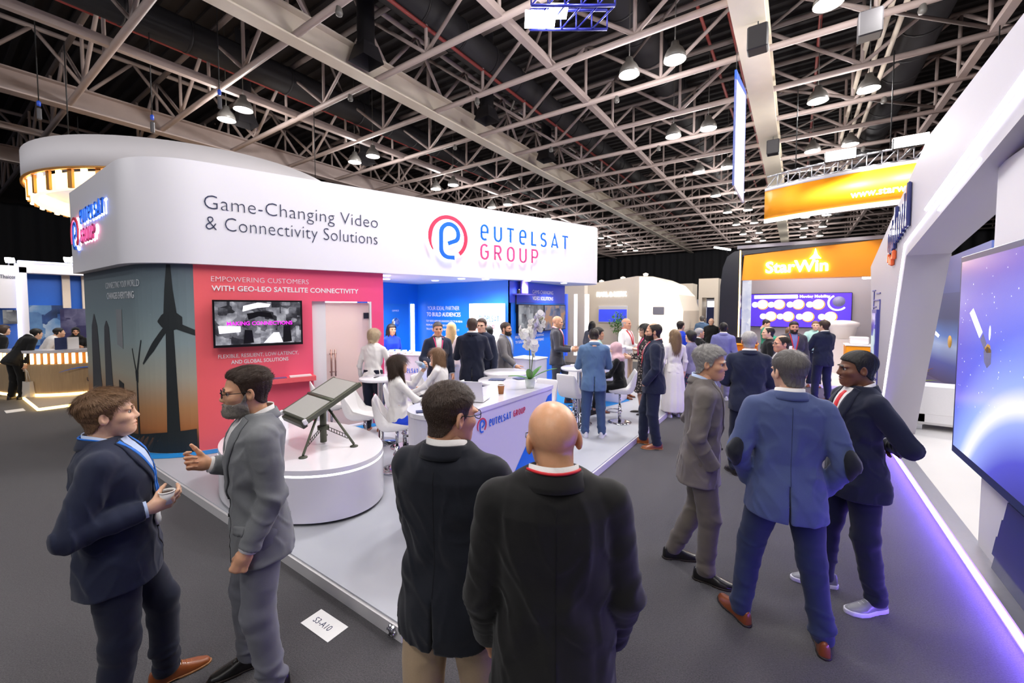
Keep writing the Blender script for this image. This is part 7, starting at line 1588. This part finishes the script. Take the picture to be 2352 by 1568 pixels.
PH('person in grey jacket and charcoal trousers behind the blue wall end', -4.95, 11.4, 20, H=1.70, q=.02, fem=1., top='jacket', top_mat='cloth_greysuit', trousers='cloth_charcoal', hair=('long', 'hair_black'))
# ---- people in the aisle
PH('person in lavender jacket and grey trousers walking away down the aisle', -1.32, 10.3, -2, H=1.78, q=.017, top_mat='cloth_lavender', trousers='cloth_lavgrey', hem=.80, hair=('buzz', 'hair_black'), skin='skin_dark', shoes=('sneaker', 'shoe_white', 'sole_white'), legs=((.1, .15, 5), (.1, -.15, 5)))
PH('person in black jacket left of the lavender jacket', -1.75, 9.9, 60, H=1.66, q=.02, top_mat='cloth_black2', trousers='cloth_black2', hair=('crop', 'hair_grey'), skin='skin_tan')
PH('person in black suit far down the aisle facing the camera', -2.35, 15.4, -170, H=1.76, q=.022, top_mat='cloth_black', trousers='cloth_black', hair=None, skin='skin_light')
PH('person in grey blue suit farthest down the aisle', -2.95, 17.2, 0, H=1.80, q=.022, top_mat='cloth_blue2', trousers='cloth_blue2', hair=('neat', 'hair_saltpepper'))
PH('person in navy suit and black shoes seen from behind beyond the taupe suit', -.47, 5.98, -8, H=1.81, q=.0125, girth=1.12, top_mat='cloth_navy', trousers='cloth_navy2', hem=.78, hair=('buzz', 'hair_grey'), skin='skin_ruddy', shoes=('dress', 'shoe_black', 'sole_dark'), arms=((.07, .03, -.28, -.06, .2, -.10), (.08, .05, -.28, -.06, .2, -.06)), legs=((.13, .05, 10), (.14, -.1, 20)), vent=True, seed=2.9)
PH('person with metal glasses in charcoal suit looking left between two suited backs', -.14, 6.95, -112, H=1.72, q=.016, top_mat='cloth_charcoal', trousers='cloth_charcoal', hair=('thin', 'hair_dark'), glasses='frame_metal', skin='skin_ruddy')
PH('person in black shirt facing left in front of the orange booth', -.42, 9.5, -100, H=1.74, q=.018, top='shirt', top_mat='cloth_black2', trousers='cloth_black2', hem=.9, hair=('thin', 'hair_black'), skin='skin_light')
PH('person in charcoal jacket with red lanyard holding a tall paper cup', -.02, 10.7, 168, H=1.82, q=.017, girth=1.05, top_mat='cloth_charcoal', trousers='cloth_charcoal', hair=('buzz', 'hair_dark'), beard='hair_dark', skin='skin_ruddy', shirt='cloth_lavender', lanyard=('strap_red',), arms=((.1, .06, -.27, -.1, .22, .02), HANG))
PH('person in dark navy suit with folded arms in front of the orange booth', .53, 11.45, -38, H=1.83, q=.016, top_mat='cloth_navy', trousers='cloth_navy', hem=.79, hair=('neat', 'hair_darkbrown'), head=(-20, 0, 0), arms=((.07, .12, -.26, -.22, .16, .04), (.07, .12, -.26, -.22, .16, .04)), vent=True, legs=((.15, 0, 12), (.15, 0, 12)))
PH('person in green shirt behind the deep orange counter', -.72, 14.5, 95, H=1.76, q=.02, top='shirt', top_mat='cloth_green', hem=.9, trousers='cloth_navy2', hair=('buzz', 'hair_dark'), head=(0, -20, 0), arms=((.06, .2, -.2, -.05, .22, -.05), (.06, .2, -.2, -.05, .22, -.05)))
PH('person in white and mint shirt at the back of the orange booth', .45, 13.6, 178, H=1.76, q=.02, top='shirt', top_mat='cloth_mint', hem=.9, trousers='cloth_navy2', hair=('crop', 'hair_brown'), arms=((.14, .1, -.25, -.15, .2, -.05), (.14, .1, -.25, -.15, .2, -.05)))
PH('person in white blouse deep in the orange booth', -.1, 12.3, 20, H=1.62, q=.02, fem=1., top='blouse', top_mat='cloth_white', hem=.9, trousers='cloth_navy2', hair=('bob', 'hair_brown'))
# ---- people at the left booth
PH('person in black suit bending over the wood counter with a tote bag', -14.75, 1.30, 62, H=1.76, q=.018, top_mat='cloth_black2', trousers='cloth_black2', hem=.78, hair=('neat', 'hair_black'), lean=32, head=(0, -12, 0), headpos=(0, .04, -.02), arms=((.05, .05, -.29, .0, .08, -.25), (.05, .2, -.22, 0, .25, -.1)), skin='skin_light', shoes=('dress', 'shoe_black', 'sole_dark'))
PH('person in black at the left picture edge behind the bending one', -15.9, 1.10, 70, H=1.70, q=.02, top_mat='cloth_black2', trousers='cloth_black2', hair=('bob', 'hair_darkbrown'), lean=14)
PH('person in white shirt leaning on the wood counter', -15.3, 1.75, 80, H=1.70, q=.02, top='shirt', top_mat='cloth_white', trousers='cloth_black2', hem=.9, hair=('crop', 'hair_black'), lean=30)
PH('person in black headscarf behind the wood counter', -15.55, 2.42, 178, H=1.60, q=.018, fem=1., top='blouse', top_mat='cloth_black2', hem=.86, skirt=('cloth_black2', .15), hair=('veil', 'cloth_black2'), skin='skin_tan', arms=((.05, .1, -.27, -.1, .2, .05), (.05, .1, -.27, -.1, .2, .05)))
# ================================================================== things held or carried
def held(k, i): return Vector(HELD[[n for n in HELD if n.startswith(k)][0]]['wrist'][i])
p = held('person in navy suit with blue', 0); cup((p.x, p.y, p.z - .005), 'small white cup in the hand of the person with blue lanyard', 'cup_lid', .06, .032)
p = held('person in charcoal jacke', 0); cup((p.x, p.y, p.z - .03), 'tall white paper cup held by the person in charcoal jacket', 'cup_lid', .13, .04)
bt = empty('water_bottle', tuple(held('person in white cardigan', 1) + Vector((0, 0, -.02))), 0, 'clear plastic water bottle at the lips of the seated person', 'bottle')
MB().lathe([(0, 0), (.030, .004), (.033, .02), (.033, .13), (.028, .15), (.013, .185), (.013, .205), (0, .206)], n=18).build('bottle_wall', M('pet_clear', 'DCE8F4', rough=.08, alpha=.45), bt); MB().lathe([(.034, .05), (.034, .11)], n=18).build('label_band', M('label_blue', '9CC0E8', rough=.4), bt)
_h = [HELD[n] for n in HELD if n.startswith('person in white cardigan')][0]['rz']; bt.rotation_euler = Euler((math.radians(62), 0, _h + .5))
tbp = held('person in black suit bend', 0); tb = empty('tote_bag', (tbp.x, tbp.y, 0), .4, 'white cloth tote bag carried by the bending person in black', 'bag'); M('canvas', 'D6CFC6', rough=.9, var=.06, scale=60, bump=.1)
zt = tbp.z - .32
MB().add([(-.19, -.05, zt - .36), (.19, -.05, zt - .36), (.19, .05, zt - .36), (-.19, .05, zt - .36), (-.17, -.03, zt), (.17, -.03, zt), (.17, .03, zt), (-.17, .03, zt)], [(0, 3, 2, 1), (0, 1, 5, 4), (1, 2, 6, 5), (2, 3, 7, 6), (3, 0, 4, 7)]).build('bag_body', MATS['canvas'], tb)
for sy in (-.03, .03): MB().tube([(-.09, sy, zt - .02), (-.05, sy * .4, zt + .22), (0, 0, zt + .30), (.05, sy * .4, zt + .22), (.09, sy, zt - .02)], .009, 6).build('handle', MATS['canvas'], tb)
p = (held('person in charcoal suit', 0) + held('person in charcoal suit', 1)) / 2; o = MB().box((0, 0, 0), (.18, .25, .010), bev=.003).build('tablet', MATS['black_plastic'], None, tuple(p + Vector((0, 0, .015)))); tag(o, 'dark tablet in the hands of the person in charcoal suit', 'tablet'); o.rotation_euler = (.25, 0, YAW - 1.6)
p = held('person in grey jacket and f', 0); hbg = empty('handbag', (p.x, p.y, p.z - .42), .8, 'dark red handbag of the person in flowered skirt', 'bag'); MB().box((0, 0, .15), (.10, .30, .24), bev=.03).build('bag_body', M('bag_red', '5A1C28', rough=.4), hbg); MB().tube([(0, -.1, .26), (0, -.06, .40), (0, .06, .40), (0, .1, .26)], .008, 6).build('handle', MATS['bag_red'], hbg)
p = held('person in white shirt with', 0); tag(MB().box((0, 0, 0), (.16, .22, .012)).build('papers', MATS['paper_white'], None, tuple(p + Vector((0, 0, .02))), .6), 'white papers in the hands of the person in white shirt', 'papers')
